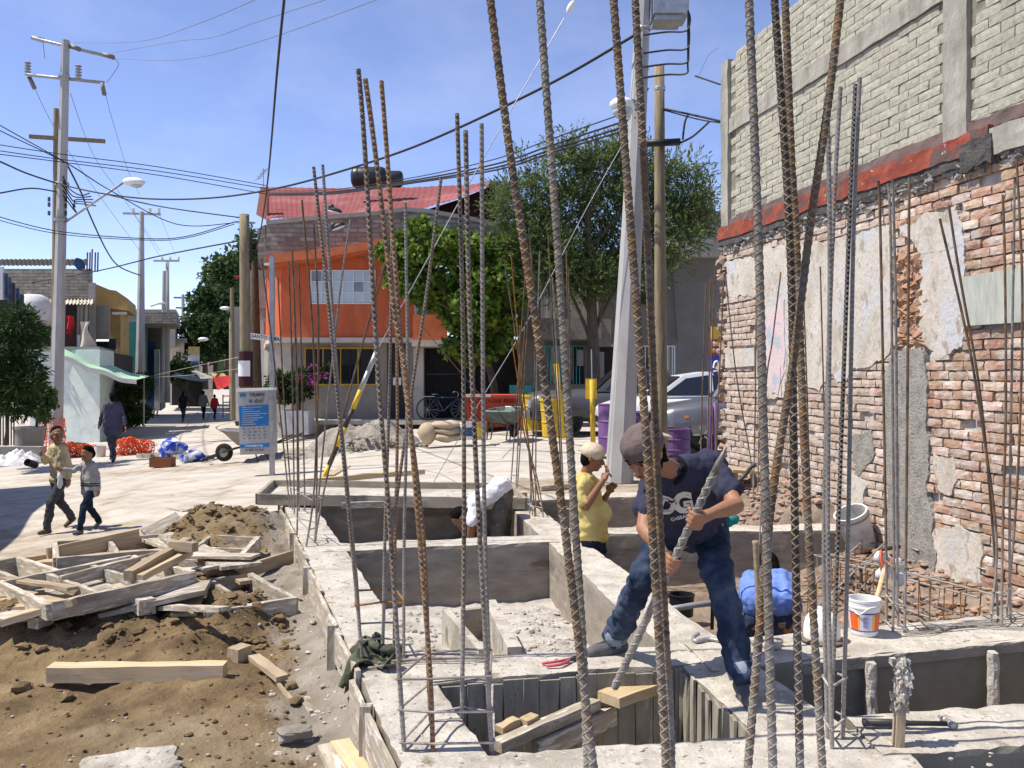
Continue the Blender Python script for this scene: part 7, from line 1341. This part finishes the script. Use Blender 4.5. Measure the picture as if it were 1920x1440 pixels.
# ================================================================ people
def capsule(m, a, b, r0, r1=None, n=10, k=4):
    a, b = V(a), V(b); r1 = r0 if r1 is None else r1; d = b - a
    if d.length < 1e-5: d = V((0, 0, 1e-4))
    t = d.normalized(); P, rr_ = [], []
    for i in range(k + 1): th = math.pi / 2 * (1 - i / k); P.append(a - t * r0 * math.sin(th)); rr_.append(max(1e-4, r0 * math.cos(th)))
    for i in range(k + 1): th = math.pi / 2 * i / k; P.append(b + t * r1 * math.sin(th)); rr_.append(max(1e-4, r1 * math.cos(th)))
    m.tube(P, rr_, n); return m
CT = bpy.data.textures.new('folds', 'CLOUDS'); CT.noise_scale = .07; CT.noise_depth = 2
def remeshed(name, m, mt, parent, vox, it=4, disp=0, small=None):
    I = WM[parent].inverted(); m.v = [tuple(I @ V(p)) for p in m.v]; me = m.mesh(name, mt); o = bpy.data.objects.new(name, me); COL.objects.link(o)
    r = o.modifiers.new('r', 'REMESH'); r.mode = 'VOXEL'; r.voxel_size = vox; s = o.modifiers.new('s', 'SMOOTH'); s.factor = .5; s.iterations = it
    if disp: d = o.modifiers.new('d', 'DISPLACE'); d.texture = CT; d.strength = disp; d.mid_level = .5; d.texture_coords = 'LOCAL'; s2 = o.modifiers.new('s2', 'SMOOTH'); s2.factor = .5; s2.iterations = 1
    dg = bpy.context.evaluated_depsgraph_get(); me2 = bpy.data.meshes.new_from_object(o.evaluated_get(dg)); o.modifiers.clear(); o.data = me2; bpy.data.meshes.remove(me)
    me2.polygons.foreach_set('use_smooth', [True] * len(me2.polygons)); me2.name = name
    o.parent = parent; WM[o] = WM[parent]; return o
def skinmat(name, c): M[name] = mat(name, [(.3, tuple(x * .85 for x in c)), (.7, c)], 14, .55, .15, 60, spec=.35, bdist=.003)
skinmat('skin', (.34, .17, .10)); skinmat('skind', (.25, .115, .062)); skinmat('skink', (.30, .15, .085))
def clothmat(name, c, sc=7): M[name] = mat(name, [(.28, tuple(x * .62 for x in c)), (.5, c), (.75, tuple(min(1, x * 1.25) for x in c))], sc, .95, .5, 22, spec=.1, bdist=.02)
clothmat('navy', (.040, .042, .070)); M['denim'] = mat('denim', [(.30, (.012, .018, .036)), (.46, (.024, .037, .068)), (.58, (.05, .07, .112)), (.76, (.13, .16, .205))], 5, .95, .6, 26, spec=.1, bdist=.02); clothmat('denimd', (.016, .024, .048)); clothmat('denimc', (.24, .28, .34)); clothmat('yshirt', (.54, .44, .17), 3); clothmat('wshirt', (.72, .72, .76), 3); clothmat('slack', (.11, .103, .09)); clothmat('bshirt', (.15, .24, .58), 3); clothmat('jacket', (.085, .085, .125), 4); clothmat('greyp', (.06, .062, .075)); clothmat('cream_s', (.52, .44, .27), 5); clothmat('greys', (.33, .33, .34), 5); clothmat('blackc', (.016, .016, .02)); clothmat('redc', (.42, .03, .035)); clothmat('capc', (.15, .115, .11), 9); clothmat('beige', (.55, .45, .33), 5); clothmat('greyt', (.16, .17, .18)); clothmat('whitec', (.6, .6, .58))
M['hair'] = mat('black hair', [(.3, (.004, .0035, .003)), (.7, (.012, .010, .009))], 30, .9, .8, 90, bdist=.006, spec=.05); M['shoe'] = mat('dusty shoe', [(.3, (.06, .06, .062)), (.7, (.15, .15, .15))], 9, .8, .4, 40); M['shoeb'] = flat('brown shoe', (.11, .07, .035), .7); M['eye'] = flat('eye white', (.36, .33, .30), .5, spec=.1); M['lip'] = flat('lips', (.22, .07, .055), .6)
def hand_parts(m, w, h, s, grip=None, nrm=None, curl=.5):
    """palm, four fingers and a thumb; grip=(centre, axis, radius) closes them round a bar"""
    w, h = V(w), V(h)
    if grip:
        G, A, rb = V(grip[0]), V(grip[1]).normalized(), grip[2]; o = (w - G); o = (o - A * o.dot(A)).normalized(); q = A.cross(o); sg = grip[3] if len(grip) > 3 else 1; q = q * sg
        pc = G + o * (rb + .016 * s); capsule(m, w, pc + o * .01, .026 * s, .03 * s)
        capsule(m, pc - A * .026 * s, pc + A * .026 * s, .023 * s); capsule(m, pc - A * .026 * s + q * .02 * s, pc + A * .026 * s + q * .02 * s, .018 * s)
        for k in range(4):
            c = G + A * (k - 1.5) * .021 * s; rad = rb + .009 * s; L = (1.0, 1.08, 1.03, .85)[k]; P = [c + (o * math.cos(R(a)) + q * math.sin(R(a))) * (rad + (.006 * s if a < 60 else 0)) for a in (35, 85 * L, 140 * L, 195 * L)]
            for i in range(3): capsule(m, P[i], P[i + 1], (.0105 - .0008 * i) * s, (.0098 - .0008 * i) * s, 8, 3)
        c = G - A * .028 * s; P = [c + (o * math.cos(R(a)) - q * math.sin(R(a))) * (rb + .011 * s) + A * -.004 * s * i for i, a in enumerate((25, 75, 125))]
        for i in range(2): capsule(m, P[i], P[i + 1], .0125 * s, .0105 * s, 8, 3)
        return
    d = (h - w).normalized(); n_ = V(nrm or (0, -1, 0)); n_ = (n_ - d * n_.dot(d)); n_ = n_.normalized() if n_.length > .05 else d.orthogonal().normalized(); sd = d.cross(n_)
    c = w + d * .045 * s; capsule(m, w, c + d * .02 * s, .024 * s, .028 * s); capsule(m, c - sd * .022 * s, c + sd * .022 * s, .019 * s)
    for k in range(4):
        p = w + d * .085 * s + sd * (k - 1.5) * .019 * s; L = (.068, .078, .073, .056)[k] * s; dd = d.copy()
        for i in range(3): dd = (dd + n_ * curl * .55).normalized(); q = p + dd * L / 2.6; capsule(m, p, q, (.0098 - .0009 * i) * s, (.009 - .0009 * i) * s, 8, 3); p = q
    p = w + d * .03 * s - sd * .028 * s; dd = (d * .75 - sd * .6 + n_ * .25).normalized(); q = p + dd * .035 * s; capsule(m, p, q, .0125 * s, .011 * s, 8, 3); capsule(m, q, q + (d + n_ * .4).normalized() * .03 * s, .0105 * s, .009 * s, 8, 3)
def person(label, J, o, group=None):
    """J joints in world space; o options"""
    s = o.get('s', 1); hs = o.get('hs', s); foot = (J['aL'] + J['aR']) / 2; t = thing('person', label, 'person', (foot.x, foot.y, min(J['aL'].z, J['aR'].z) - .06 * s), 0, group); vox = o.get('vox', .016)
    sk = M[o.get('skin', 'skin')]; sL, sR, pc, nb_, hc = J['sL'], J['sR'], J['pc'], J['nb'], J['hc']; sm = (sL + sR) / 2; bulk = o.get('bulk', 1)
    f = V(J['f']).normalized(); u = V(J.get('u', (0, 0, 1))); u = (u - f * u.dot(f)).normalized(); rt = f.cross(u); HM = Matrix((rt, f, u)).transposed()
    def H_(x, y, z): return hc + (rt * x + f * y + u * z) * hs
    def torso(m, e):
        b = bulk; sp_ = sR - sL; fw = sp_.cross(sm - pc).normalized()
        for k in (-.62, -.2, .2, .62): capsule(m, pc + sp_ * .33 * k / .62, sm + sp_ * .56 * k, (.088 * b + e) * s, (.080 * b + e) * s)
        capsule(m, sL.lerp(sR, .08), sL.lerp(sR, .92), (.062 + e) * s); capsule(m, sm, nb_, (.075 + e) * s, (.052 + e) * s)
        if e < 0: capsule(m, J['hL'], J['hR'], (.10 * b + e) * s)
        if o.get('belly'): c = pc.lerp(sm, .35) + (fw if fw.dot(f) > 0 else -fw) * .06 * s; m.ball(c, (.12 * s + e, .09 * s + e, .13 * s + e), 12, 8)
    def leg(m, a, b, c, e, r3=.034):
        capsule(m, a, b, (.080 + e) * s, (.055 + e) * s); capsule(m, b, c, (.052 + e) * s, (r3 + e) * s)
    # --- body: one skin surface
    m = MB(); torso(m, -.006)
    for S in 'LR':
        capsule(m, J['s' + S], J['e' + S], .046 * s, .038 * s); capsule(m, J['e' + S], J['e' + S].lerp(J['w' + S], .35), .039 * s, .040 * s); capsule(m, J['e' + S].lerp(J['w' + S], .35), J['w' + S], .040 * s, .026 * s)
        leg(m, J['h' + S], J['k' + S], J['a' + S], -.008)
        hand_parts(m, J['w' + S], J.get('p' + S, J['w' + S] + (J['w' + S] - J['e' + S]).normalized() * .1), s, J.get('g' + S), J.get('n' + S), o.get('curl', .5))
    capsule(m, nb_, H_(0, -.015, -.06), .054 * s, .050 * s)
    m.ball(H_(0, -.008, .022), (.076 * hs, .095 * hs, .098 * hs), 16, 12, HM); m.ball(H_(0, .022, -.055), (.058 * hs, .066 * hs, .066 * hs), 14, 10, HM); m.ball(H_(0, .058, -.092), (.026 * hs, .024 * hs, .022 * hs), 10, 8, HM)
    capsule(m, H_(0, .084, .012), H_(0, .108, -.030), .010 * hs, .016 * hs, 8, 3); m.ball(H_(0, .066, .036), (.055 * hs, .03 * hs, .014 * hs), 10, 6, HM)
    m.ball(H_(0, .082, -.062), (.026 * hs, .014 * hs, .011 * hs), 8, 6, HM)
    for x in (-1, 1): m.ball(H_(x * .078, -.005, -.005), (.012 * hs, .022 * hs, .034 * hs), 8, 8, HM); m.ball(H_(x * .04, .062, -.025), (.024 * hs, .02 * hs, .024 * hs), 8, 6, HM)
    bvox = o.get('bvox', vox * .6); remeshed('body', m, sk, t, bvox, 2 if bvox < .008 else 1)
    for x in (-1, 1):
        m = MB(); m.ball(H_(x * .031, .079, .008), (.012 * hs, .009 * hs, .0055 * hs), 8, 6, HM); e = m.build('eye', M['eye'], t, smooth=True); m = MB(); m.ball(H_(x * .031, .087, .008), (.0065 * hs, .004 * hs, .0065 * hs), 8, 6, HM); m.build('iris', M['hair'], e, smooth=True)
        m = MB(); m.ball(H_(x * .032, .090, .032), (.020 * hs, .006 * hs, .0045 * hs), 8, 6, HM); m.build('eyebrow', M['hair'], t, smooth=True)
    m = MB(); m.ball(H_(0, .095, -.062), (.022 * hs, .006 * hs, .006 * hs), 8, 6, HM); m.build('lips', M['lip'], t, smooth=True)
    if o.get('tache'): m = MB(); m.ball(H_(0, .097, -.048), (.028 * hs, .008 * hs, .008 * hs), 8, 6, HM); m.build('moustache', M['hair'], t, smooth=True)
    # --- hair
    m = MB(); hl = o.get('hair', .3); m.ball(H_(0, -.024, .036), (.080 * hs, .094 * hs, .096 * hs), 16, 12, HM); m.ball(H_(0, -.045, -.01), (.078 * hs, .07 * hs, (.075 + .06 * hl) * hs), 14, 10, HM)
    if hl > .8:
        m.ball(H_(0, -.075, -.09), (.075 * hs, .045 * hs, .12 * hs), 12, 10, HM)
    if o.get('curly'):
        r2 = random.Random(3)
        for k in range(60): a = r2.uniform(-2.6, 2.6); m.ball(H_(.085 * math.sin(a), -.02 - .085 * math.cos(a) * .9 + .02, r2.uniform(-.07, .03)), .014 * hs, 6, 5)
    remeshed('hair', m, M['hair'], t, max(.009, vox * .6), 1, .012)
    # --- clothes
    sl_ = o.get('sleeve', .6); m = MB(); torso(m, .014)
    for S in 'LR':
        a, e, w = J['s' + S], J['e' + S], J['w' + S]
        if sl_ <= 1: capsule(m, a, a.lerp(e, sl_), .062 * s, .066 * s)
        else: capsule(m, a, e, .064 * s, .056 * s); capsule(m, e, e.lerp(w, sl_ - 1), .056 * s, .044 * s)
    if o.get('hem'): sp_ = (J['hR'] - J['hL']); capsule(m, pc - sp_ * .42 - V((0, 0, o['hem'])), pc + sp_ * .42 - V((0, 0, o['hem'])), .120 * s * bulk); capsule(m, pc - sp_ * .4, pc + sp_ * .4, .118 * s * bulk)
    sh_ = remeshed('shirt', m, M[o.get('shirt', 'navy')], t, vox, 2, .05 * s)
    m = MB(); leg(m, J['hL'], J['kL'], J['aL'] + (J['kL'] - J['aL']).normalized() * .02, .018, .048); leg(m, J['hR'], J['kR'], J['aR'] + (J['kR'] - J['aR']).normalized() * .02, .018, .048); capsule(m, J['hL'], J['hR'], .098 * s * bulk, None); capsule(m, pc, pc + (sm - pc) * .06, .090 * s * bulk)
    tr_ = remeshed('trousers', m, M[o.get('pants', 'denim')], t, vox, 2, .055 * s)
    if o.get('cuff'):
        for S in 'LR': a, k = J['a' + S], J['k' + S]; d = (k - a).normalized(); m = MB(); m.tube([a + d * .0, a + d * .03, a + d * .075], [.062 * s, .066 * s, .064 * s], 16); m.build('turned_cuff', M[o['cuff']], tr_, smooth=True)
    for S in 'LR':
        a = J['a' + S]; d = V(J['t' + S]).normalized(); m = MB(); z = V((0, 0, -.045 * s)) if not J.get('roll' + S) else V(J['roll' + S]) * -.045 * s
        capsule(m, a + z - d * .045 * s, a + z + d * .06 * s, .040 * s, .044 * s); capsule(m, a + z + d * .06 * s, a + z * 1.15 + d * .14 * s, .044 * s, .036 * s); capsule(m, a, a + z - d * .02 * s, .045 * s, .042 * s); remeshed('shoe', m, M[o.get('shoe', 'shoe')], t, max(.008, vox * .7), 2)
    # --- cap
    if o.get('cap'):
        if o.get('brimat'): o['brim'] = (0, -1, 0)
        m = MB(); m.ball(H_(0, -.012, .05), (.099 * hs, .115 * hs, .088 * hs), 18, 12, HM); cp = remeshed('cap', m, M[o['cap']], t, max(.008, vox * .6), 1, .012); bd = V(o.get('brim', (0, 1, 0))); m = MB()
        b0 = H_(bd.x * .10, bd.y * .12, .03 + bd.z * .02); fd = (rt * bd.x + f * bd.y).normalized(); sd = fd.cross(u); BM = Matrix((sd, fd, u + fd * o.get('btilt', 0))).transposed(); m.ball(b0 + fd * .025 * hs, (.05 * hs, .032 * hs, .007 * hs), 14, 6, BM); m.v = m.v if not o.get('brimat') else [tuple(o['brimat'] + Matrix.Rotation(R(14), 3, 'Y') @ V(((V(p) - b0 - fd * .025 * hs).dot(sd), (V(p) - b0 - fd * .025 * hs).dot(fd) * 1.3, (V(p) - b0 - fd * .025 * hs).dot(u) * 2.0))) for p in m.v]; m.build('brim', M[o.get('brimm', o['cap'])], cp, smooth=True)
    return t, sh_, tr_
def walker(base, Ht, d, stride=.5, arm=.35, swap=1, hs=None, face=None, sw=.165):
    s = Ht / 1.68; d = V(d).normalized(); r = V((d.y, -d.x, 0)); z = V((0, 0, 1)); b = V(base); h = .88 * s - .03 * stride; J = {'s': s}
    J['pc'] = b + z * (h + .03 * s); J['hL'], J['hR'] = b + z * h - r * .085 * s, b + z * h + r * .085 * s; lean = d * .03 * s
    J['sL'], J['sR'] = b + z * 1.36 * s - r * sw * s + lean, b + z * 1.36 * s + r * sw * s + lean; J['nb'] = b + z * 1.40 * s + lean; J['hc'] = b + z * 1.575 * s + d * .05 * s
    for S, sg in (('L', swap), ('R', -swap)):
        q = -1 if S == 'L' else 1; o2 = r * .085 * s * q; fwd = stride * s * .5 * sg; back = sg < 0
        J['a' + S] = b + o2 * .9 + d * fwd + z * ((.16 if back else .075) * s); J['k' + S] = b + o2 + d * (fwd * .5 + (.10 if not back else .08) * s) + z * .47 * s; J['t' + S] = d + z * (-.5 if back else .05)
        J['e' + S] = J['s' + S] + V((0, 0, -.27 * s)) - d * (arm * .3 * sg * s) + r * q * .05 * s; J['w' + S] = J['e' + S] + V((0, 0, -.22 * s)) + d * ((.06 - arm * .25 * sg) * s) + r * q * .01 * s
    J['f'] = face or d; J['n' + 'L'] = tuple(r); J['n' + 'R'] = tuple(-r); return J
# --- worker with the breaker bar
tip, foot_ = at(1362, 838, 3.86), at(1152, 1290, 4.14); bd = (foot_ - tip); g1, g2 = tip + bd * .285, tip + bd * .47
J = dict(hc=at(1208, 850, 4.16), nb=at(1262, 884, 4.34), sR=at(1222, 902, 4.34), sL=at(1338, 872, 4.44), eL=at(1380, 948, 4.20), wL=at(1336, 962, 4.02), eR=at(1208, 990, 4.16), wR=at(1240, 1030, 4.04), pc=at(1292, 990, 4.72), hR=at(1258, 1000, 4.72), hL=at(1328, 992, 4.72), kR=at(1204, 1082, 4.52), kL=at(1352, 1098, 4.34), aR=at(1152, 1198, 4.86), aL=at(1393, 1272, 4.20), tR=(-.9, -.45, -.02), tL=(-.02, -1, -.05), f=(-.50, -.60, -.62), u=(-.35, -.45, .8), gL=(g1, bd, .019, 1), gR=(g2, bd, .019, -1))
wk, wsh, wtr = person('worker in navy printed shirt and jeans bending over the upright bar', J, dict(s=1.0, vox=.010, bvox=.006, sleeve=.62, shirt='navy', pants='denim', cuff='denimc', cap='capc', brimat=at(1243, 817, 4.24), brimm='beige', curly=True, hair=.45, bulk=1.0, belly=1, skin='skin'))
dgb = wsh.data; bv = BVHTree.FromPolygons([v.co.copy() for v in dgb.vertices], [tuple(p.vertices) for p in dgb.polygons]); IW = WM[wsh].inverted()
def onshirt(p):
    a = IW @ (WM[wk] @ p if 0 else p); o0 = IW @ V((0, 0, CZ)); d = (a - o0).normalized(); h = bv.ray_cast(o0, d)
    return WM[wsh] @ (h[0] - d * .006) if h[0] is not None else p
tm = lambda px_, py_, rot=-6: Matrix.Translation(at(px_, py_, 4.3)) @ Matrix.Rotation(R(90), 4, 'X') @ Matrix.Rotation(R(rot), 4, 'Z')
M['print'] = flat('white print', (.68, .68, .68), .8); M['printd'] = flat('dark print', (.02, .02, .03), .8)
def onshirt2(p, e): q = onshirt(p); return q + (V((0, 0, CZ)) - q).normalized() * e
text_mesh('D', tm(1250, 950, -14), .105, M['print'], wsh, 'print_letter', .0, bold=.007, project=lambda p: onshirt2(p, 0)); text_mesh('G', tm(1281, 945, 8), .125, M['print'], wsh, 'print_letter', .0, bold=.008, project=lambda p: onshirt2(p, 0))
text_mesh('D', tm(1250, 950, -14), .105, M['printd'], wsh, 'print_letter', .0, bold=-.003, project=lambda p: onshirt2(p, .003)); text_mesh('G', tm(1281, 945, 8), .125, M['printd'], wsh, 'print_letter', .0, bold=-.004, project=lambda p: onshirt2(p, .003))
text_mesh('GABBANA', tm(1278, 970, 14), .023, M['print'], wsh, 'print_letter', .0, bold=.0006, project=lambda p: onshirt2(p, 0))
m = MB(); cc = J['nb'].lerp(J['hc'], .05); ax_ = (J['hc'] - J['nb']).normalized(); q = ax_.orthogonal().normalized(); q2 = ax_.cross(q); m.tube([cc + (q * math.cos(a) + q2 * math.sin(a)) * .068 for a in np.linspace(0, 2 * math.pi, 25)], .012, 8); m.build('collar', M['blackc'], wsh, smooth=True)
br_ = thing('breaker_bar', 'heavy pointed steel bar with diamond ribs held by the bending worker', 'bar', tuple(foot_)); dn = bd.normalized()
ribbed('shaft', [foot_, tip + dn * .12], .0165, br_, M['steelg'], M['ribg'], lead=.10, nseg=14, h=.0028); m = MB(); m.tube([tip + dn * .125, tip + dn * .07, tip], [.0168, .0145, .004], 10); m.build('point', M['steelg'], br_, smooth=True)
m = MB(); r2 = random.Random(8)
for k in range(9): m.ball(at(1362 + r2.uniform(-12, 14), 978 + r2.uniform(-8, 10), 4.75), (.03, .02, .03), 7, 5)
tag(m.build('teal_rag', M['teal'], smooth=True), 'teal rag tucked at the back of the bending worker', 'rag')
# --- man in yellow, standing in the pit
Y = 8.0; J = dict(hc=at(1112, 858, Y), nb=at(1098, 888, Y + .02), sR=at(1090, 908, Y - .15), sL=at(1106, 905, Y + .18), eR=at(1098, 950, Y - .22), wR=at(1128, 905, Y - .22), pR=at(1138, 890, Y - .20), eL=at(1120, 955, Y + .22), wL=at(1140, 925, Y + .15), pc=at(1112, 995, Y), hR=at(1108, 1008, Y - .09), hL=at(1116, 1008, Y + .09), kR=at(1118, 1070, Y - .09), kL=at(1122, 1068, Y + .12), aR=V((at(1112, 0, Y).x, Y - .1, -.40)), aL=V((at(1120, 0, Y).x, Y + .14, -.40)), tR=(1, -.1, 0), tL=(1, .1, 0), f=(.93, -.25, -.25), nR=(0, 0, 1))
person('man in yellow shirt and beige cap standing in the pit holding a small tool', J, dict(s=.98, vox=.014, bvox=.009, shirt='yshirt', pants='denimd', sleeve=.75, cap='beige', brim=(0, -1, 0), btilt=.35, bulk=1.08, belly=1, hem=.02, skin='skind', hair=.3, curl=.9))
m = MB(); m.tube([at(1138, 884, Y - .2), at(1147, 894, Y - .2)], .008, 5); m.ball(at(1139, 883, Y - .2), .016, 8, 6); tag(m.build('small_tool', M['dk']), 'small dark tool in the hand of the man in yellow', 'tool')
# --- man in white, bent double
Y = 9.5; fl_ = -.46; J = dict(hc=at(866, 972, Y - .1), nb=at(886, 950, Y), sR=at(892, 942, Y - .17), sL=at(896, 936, Y + .17), eR=at(884, 985, Y - .22), wR=at(880, 1020, Y - .18), eL=at(888, 980, Y + .22), wL=at(884, 1016, Y + .2), pc=at(938, 918, Y), hR=at(944, 930, Y - .1), hL=at(946, 928, Y + .1), kR=at(932, 995, Y - .12), kL=at(944, 995, Y + .14), aR=V((at(936, 0, Y).x, Y - .13, fl_ + .08)), aL=V((at(950, 0, Y).x, Y + .15, fl_ + .08)), tR=(-1, -.1, 0), tL=(-1, 0, 0), f=(-.35, -.15, -.92), u=(-.9, -.1, .3))
person('man in white shirt and grey trousers bent double in the far pit', J, dict(s=1.0, vox=.015, bvox=.010, shirt='wshirt', pants='slack', sleeve=.85, bulk=1.0, hair=.5, skin='skind', hem=-.02))
# --- man in blue, crouching with his back to us
Y = 6.35; J = dict(hc=at(1440, 1068, Y + .42), nb=at(1440, 1080, Y + .30), sR=at(1477, 1094, Y + .2), sL=at(1403, 1094, Y + .2), eR=at(1492, 1145, Y + .28), wR=at(1480, 1190, Y + .42), eL=at(1392, 1145, Y + .3), wL=at(1402, 1190, Y + .42), pc=at(1441, 1126, Y - .02), hR=at(1463, 1165, Y), hL=at(1419, 1165, Y), kR=at(1478, 1150, Y + .42), kL=at(1404, 1150, Y + .42), aR=V((at(1470, 0, Y).x, Y + .06, -.40)), aL=V((at(1412, 0, Y).x, Y + .06, -.40)), tR=(.2, 1, 0), tL=(-.2, 1, 0), f=(0, .75, -.65), u=(0, .6, .7))
_, bs, bt = person('man in bright blue shirt and jeans crouching with his back turned', J, dict(s=1.0, vox=.013, bvox=.010, shirt='bshirt', pants='denim', sleeve=.8, bulk=1.12, hair=.4, skin='skin'))
m = MB(); m.box(at(1466, 1172, Y - .125), (.05, .01, .03)); m.build('pocket_patch', M['brim'], bt); m = MB(); m.tube([at(1424, 1141, Y - .10), at(1441, 1140, Y - .12), at(1458, 1141, Y - .10)], .012, 6); m.build('belt', M['beige'], bt, smooth=True)
# --- two boys
b1, b2 = gr(112, 994), gr(168, 996)
H1 = 190 / F * b1.y * 1.0; J = walker(b1, H1, (-.38, -.92, 0), .62, .2, 1, face=(.62, -.76, -.08), sw=.128); s1 = J['s']; J['eR'] = J['sR'] + V((-.10, -.02, -.22)) * s1; J['wR'] = J['eR'] + V((.02, -.16, .12)) * s1
person('taller boy in cream jersey and grey jeans walking on the street', J, dict(s=s1, hs=s1 * 1.22, vox=.012, bvox=.007, shirt='cream_s', pants='greyp', sleeve=1.95, hair=.05, skin='skink', shoe='shoeb', hem=.03, bulk=.9))
H2 = 154 / F * b2.y; J = walker(b2, H2, (-.38, -.92, 0), .62, .25, 1, face=(-.45, -.75, -.42), sw=.135); s2 = J['s']; q = J['sR'] + V((-.16, -.10, -.12)) * s2; J['eR'] = q; J['wR'] = q + V((-.14, -.10, .04)) * s2
_, ks, kt = person('smaller boy in grey striped jersey and dark jeans beside the taller boy', J, dict(s=s2, hs=s2 * 1.38, vox=.011, bvox=.007, shirt='greys', pants='denimd', sleeve=1.95, hair=.1, skin='skink', shoe='shoe', hem=.05, bulk=1.0))
for k in range(2):
    z = J['pc'].z + .06 * s2 + k * .045 * s2; m = MB(); n = 24; c = V((J['pc'].x, J['pc'].y, z)); kb = BVHTree.FromPolygons([v.co.copy() for v in ks.data.vertices], [tuple(p.vertices) for p in ks.data.polygons]); Ik = WM[ks].inverted(); P = []
    for i in range(n + 1): a = 2 * math.pi * i / n; dv = V((math.cos(a), math.sin(a), 0)); h = kb.ray_cast(Ik @ (c + dv * .6), -dv); P.append(WM[ks] @ h[0] + dv * .001 if h[0] is not None else c + dv * .13 * s2)
    m.tube(P, .007, 5); m.build('stripe', M['blackc'], ks)
m = MB(); hp = J['wR'] + V((-.06, -.05, -.02)) * s2; m.ball(hp + V((0, 0, -.12)), (.035, .03, .11), 10, 8); m.tube([hp, hp + V((0, 0, -.05))], .012, 6); m.v = [tuple(V(p) + noise.noise_vector(V(p) * 20) * .012) for p in m.v]; tag(m.build('plastic_bag', M['film'], smooth=True), 'small white bag in the raised hand of the smaller boy', 'bag')
# --- passers-by further off
b = gr(212, 866); J = walker(b, 124 / F * b.y * 1.04, (-.6, .8, 0), .85, .6, -1); person('man in blue grey jacket walking away up the side street', J, dict(s=J['s'], vox=.02, bvox=.014, shirt='jacket', pants='greyp', sleeve=1.9, hair=.4, skin='skind', hem=.12, bulk=1.25))
for (x, y, h, dr, sh_c, pa, hl, slv, lab_, st_) in ((343, 791, 56, (0, 1, 0), 'blackc', 'denim', 1.0, .7, 'woman in black top and jeans walking up the side street', .4), (381, 787, 54, (.1, 1, 0), 'greyt', 'blackc', .4, 1.8, 'person in grey jacket walking up the side street', .4), (402, 787, 47, (.15, 1, 0), 'redc', 'denimd', .4, 1.8, 'child in red jacket walking beside the person in grey', .45), (291, 780, 46, (.9, -.3, 0), 'whitec', 'whitec', .5, .8, 'person in pale clothes standing by the pole in shade', .15)):
    b = gr(x, y); J = walker(b, h / F * b.y, dr, st_, .3, 1); person(lab_, J, dict(s=J['s'], vox=.03, bvox=.022, shirt=sh_c, pants=pa, sleeve=slv, hair=hl, bulk=1.1, hem=.05, skin='skind'))
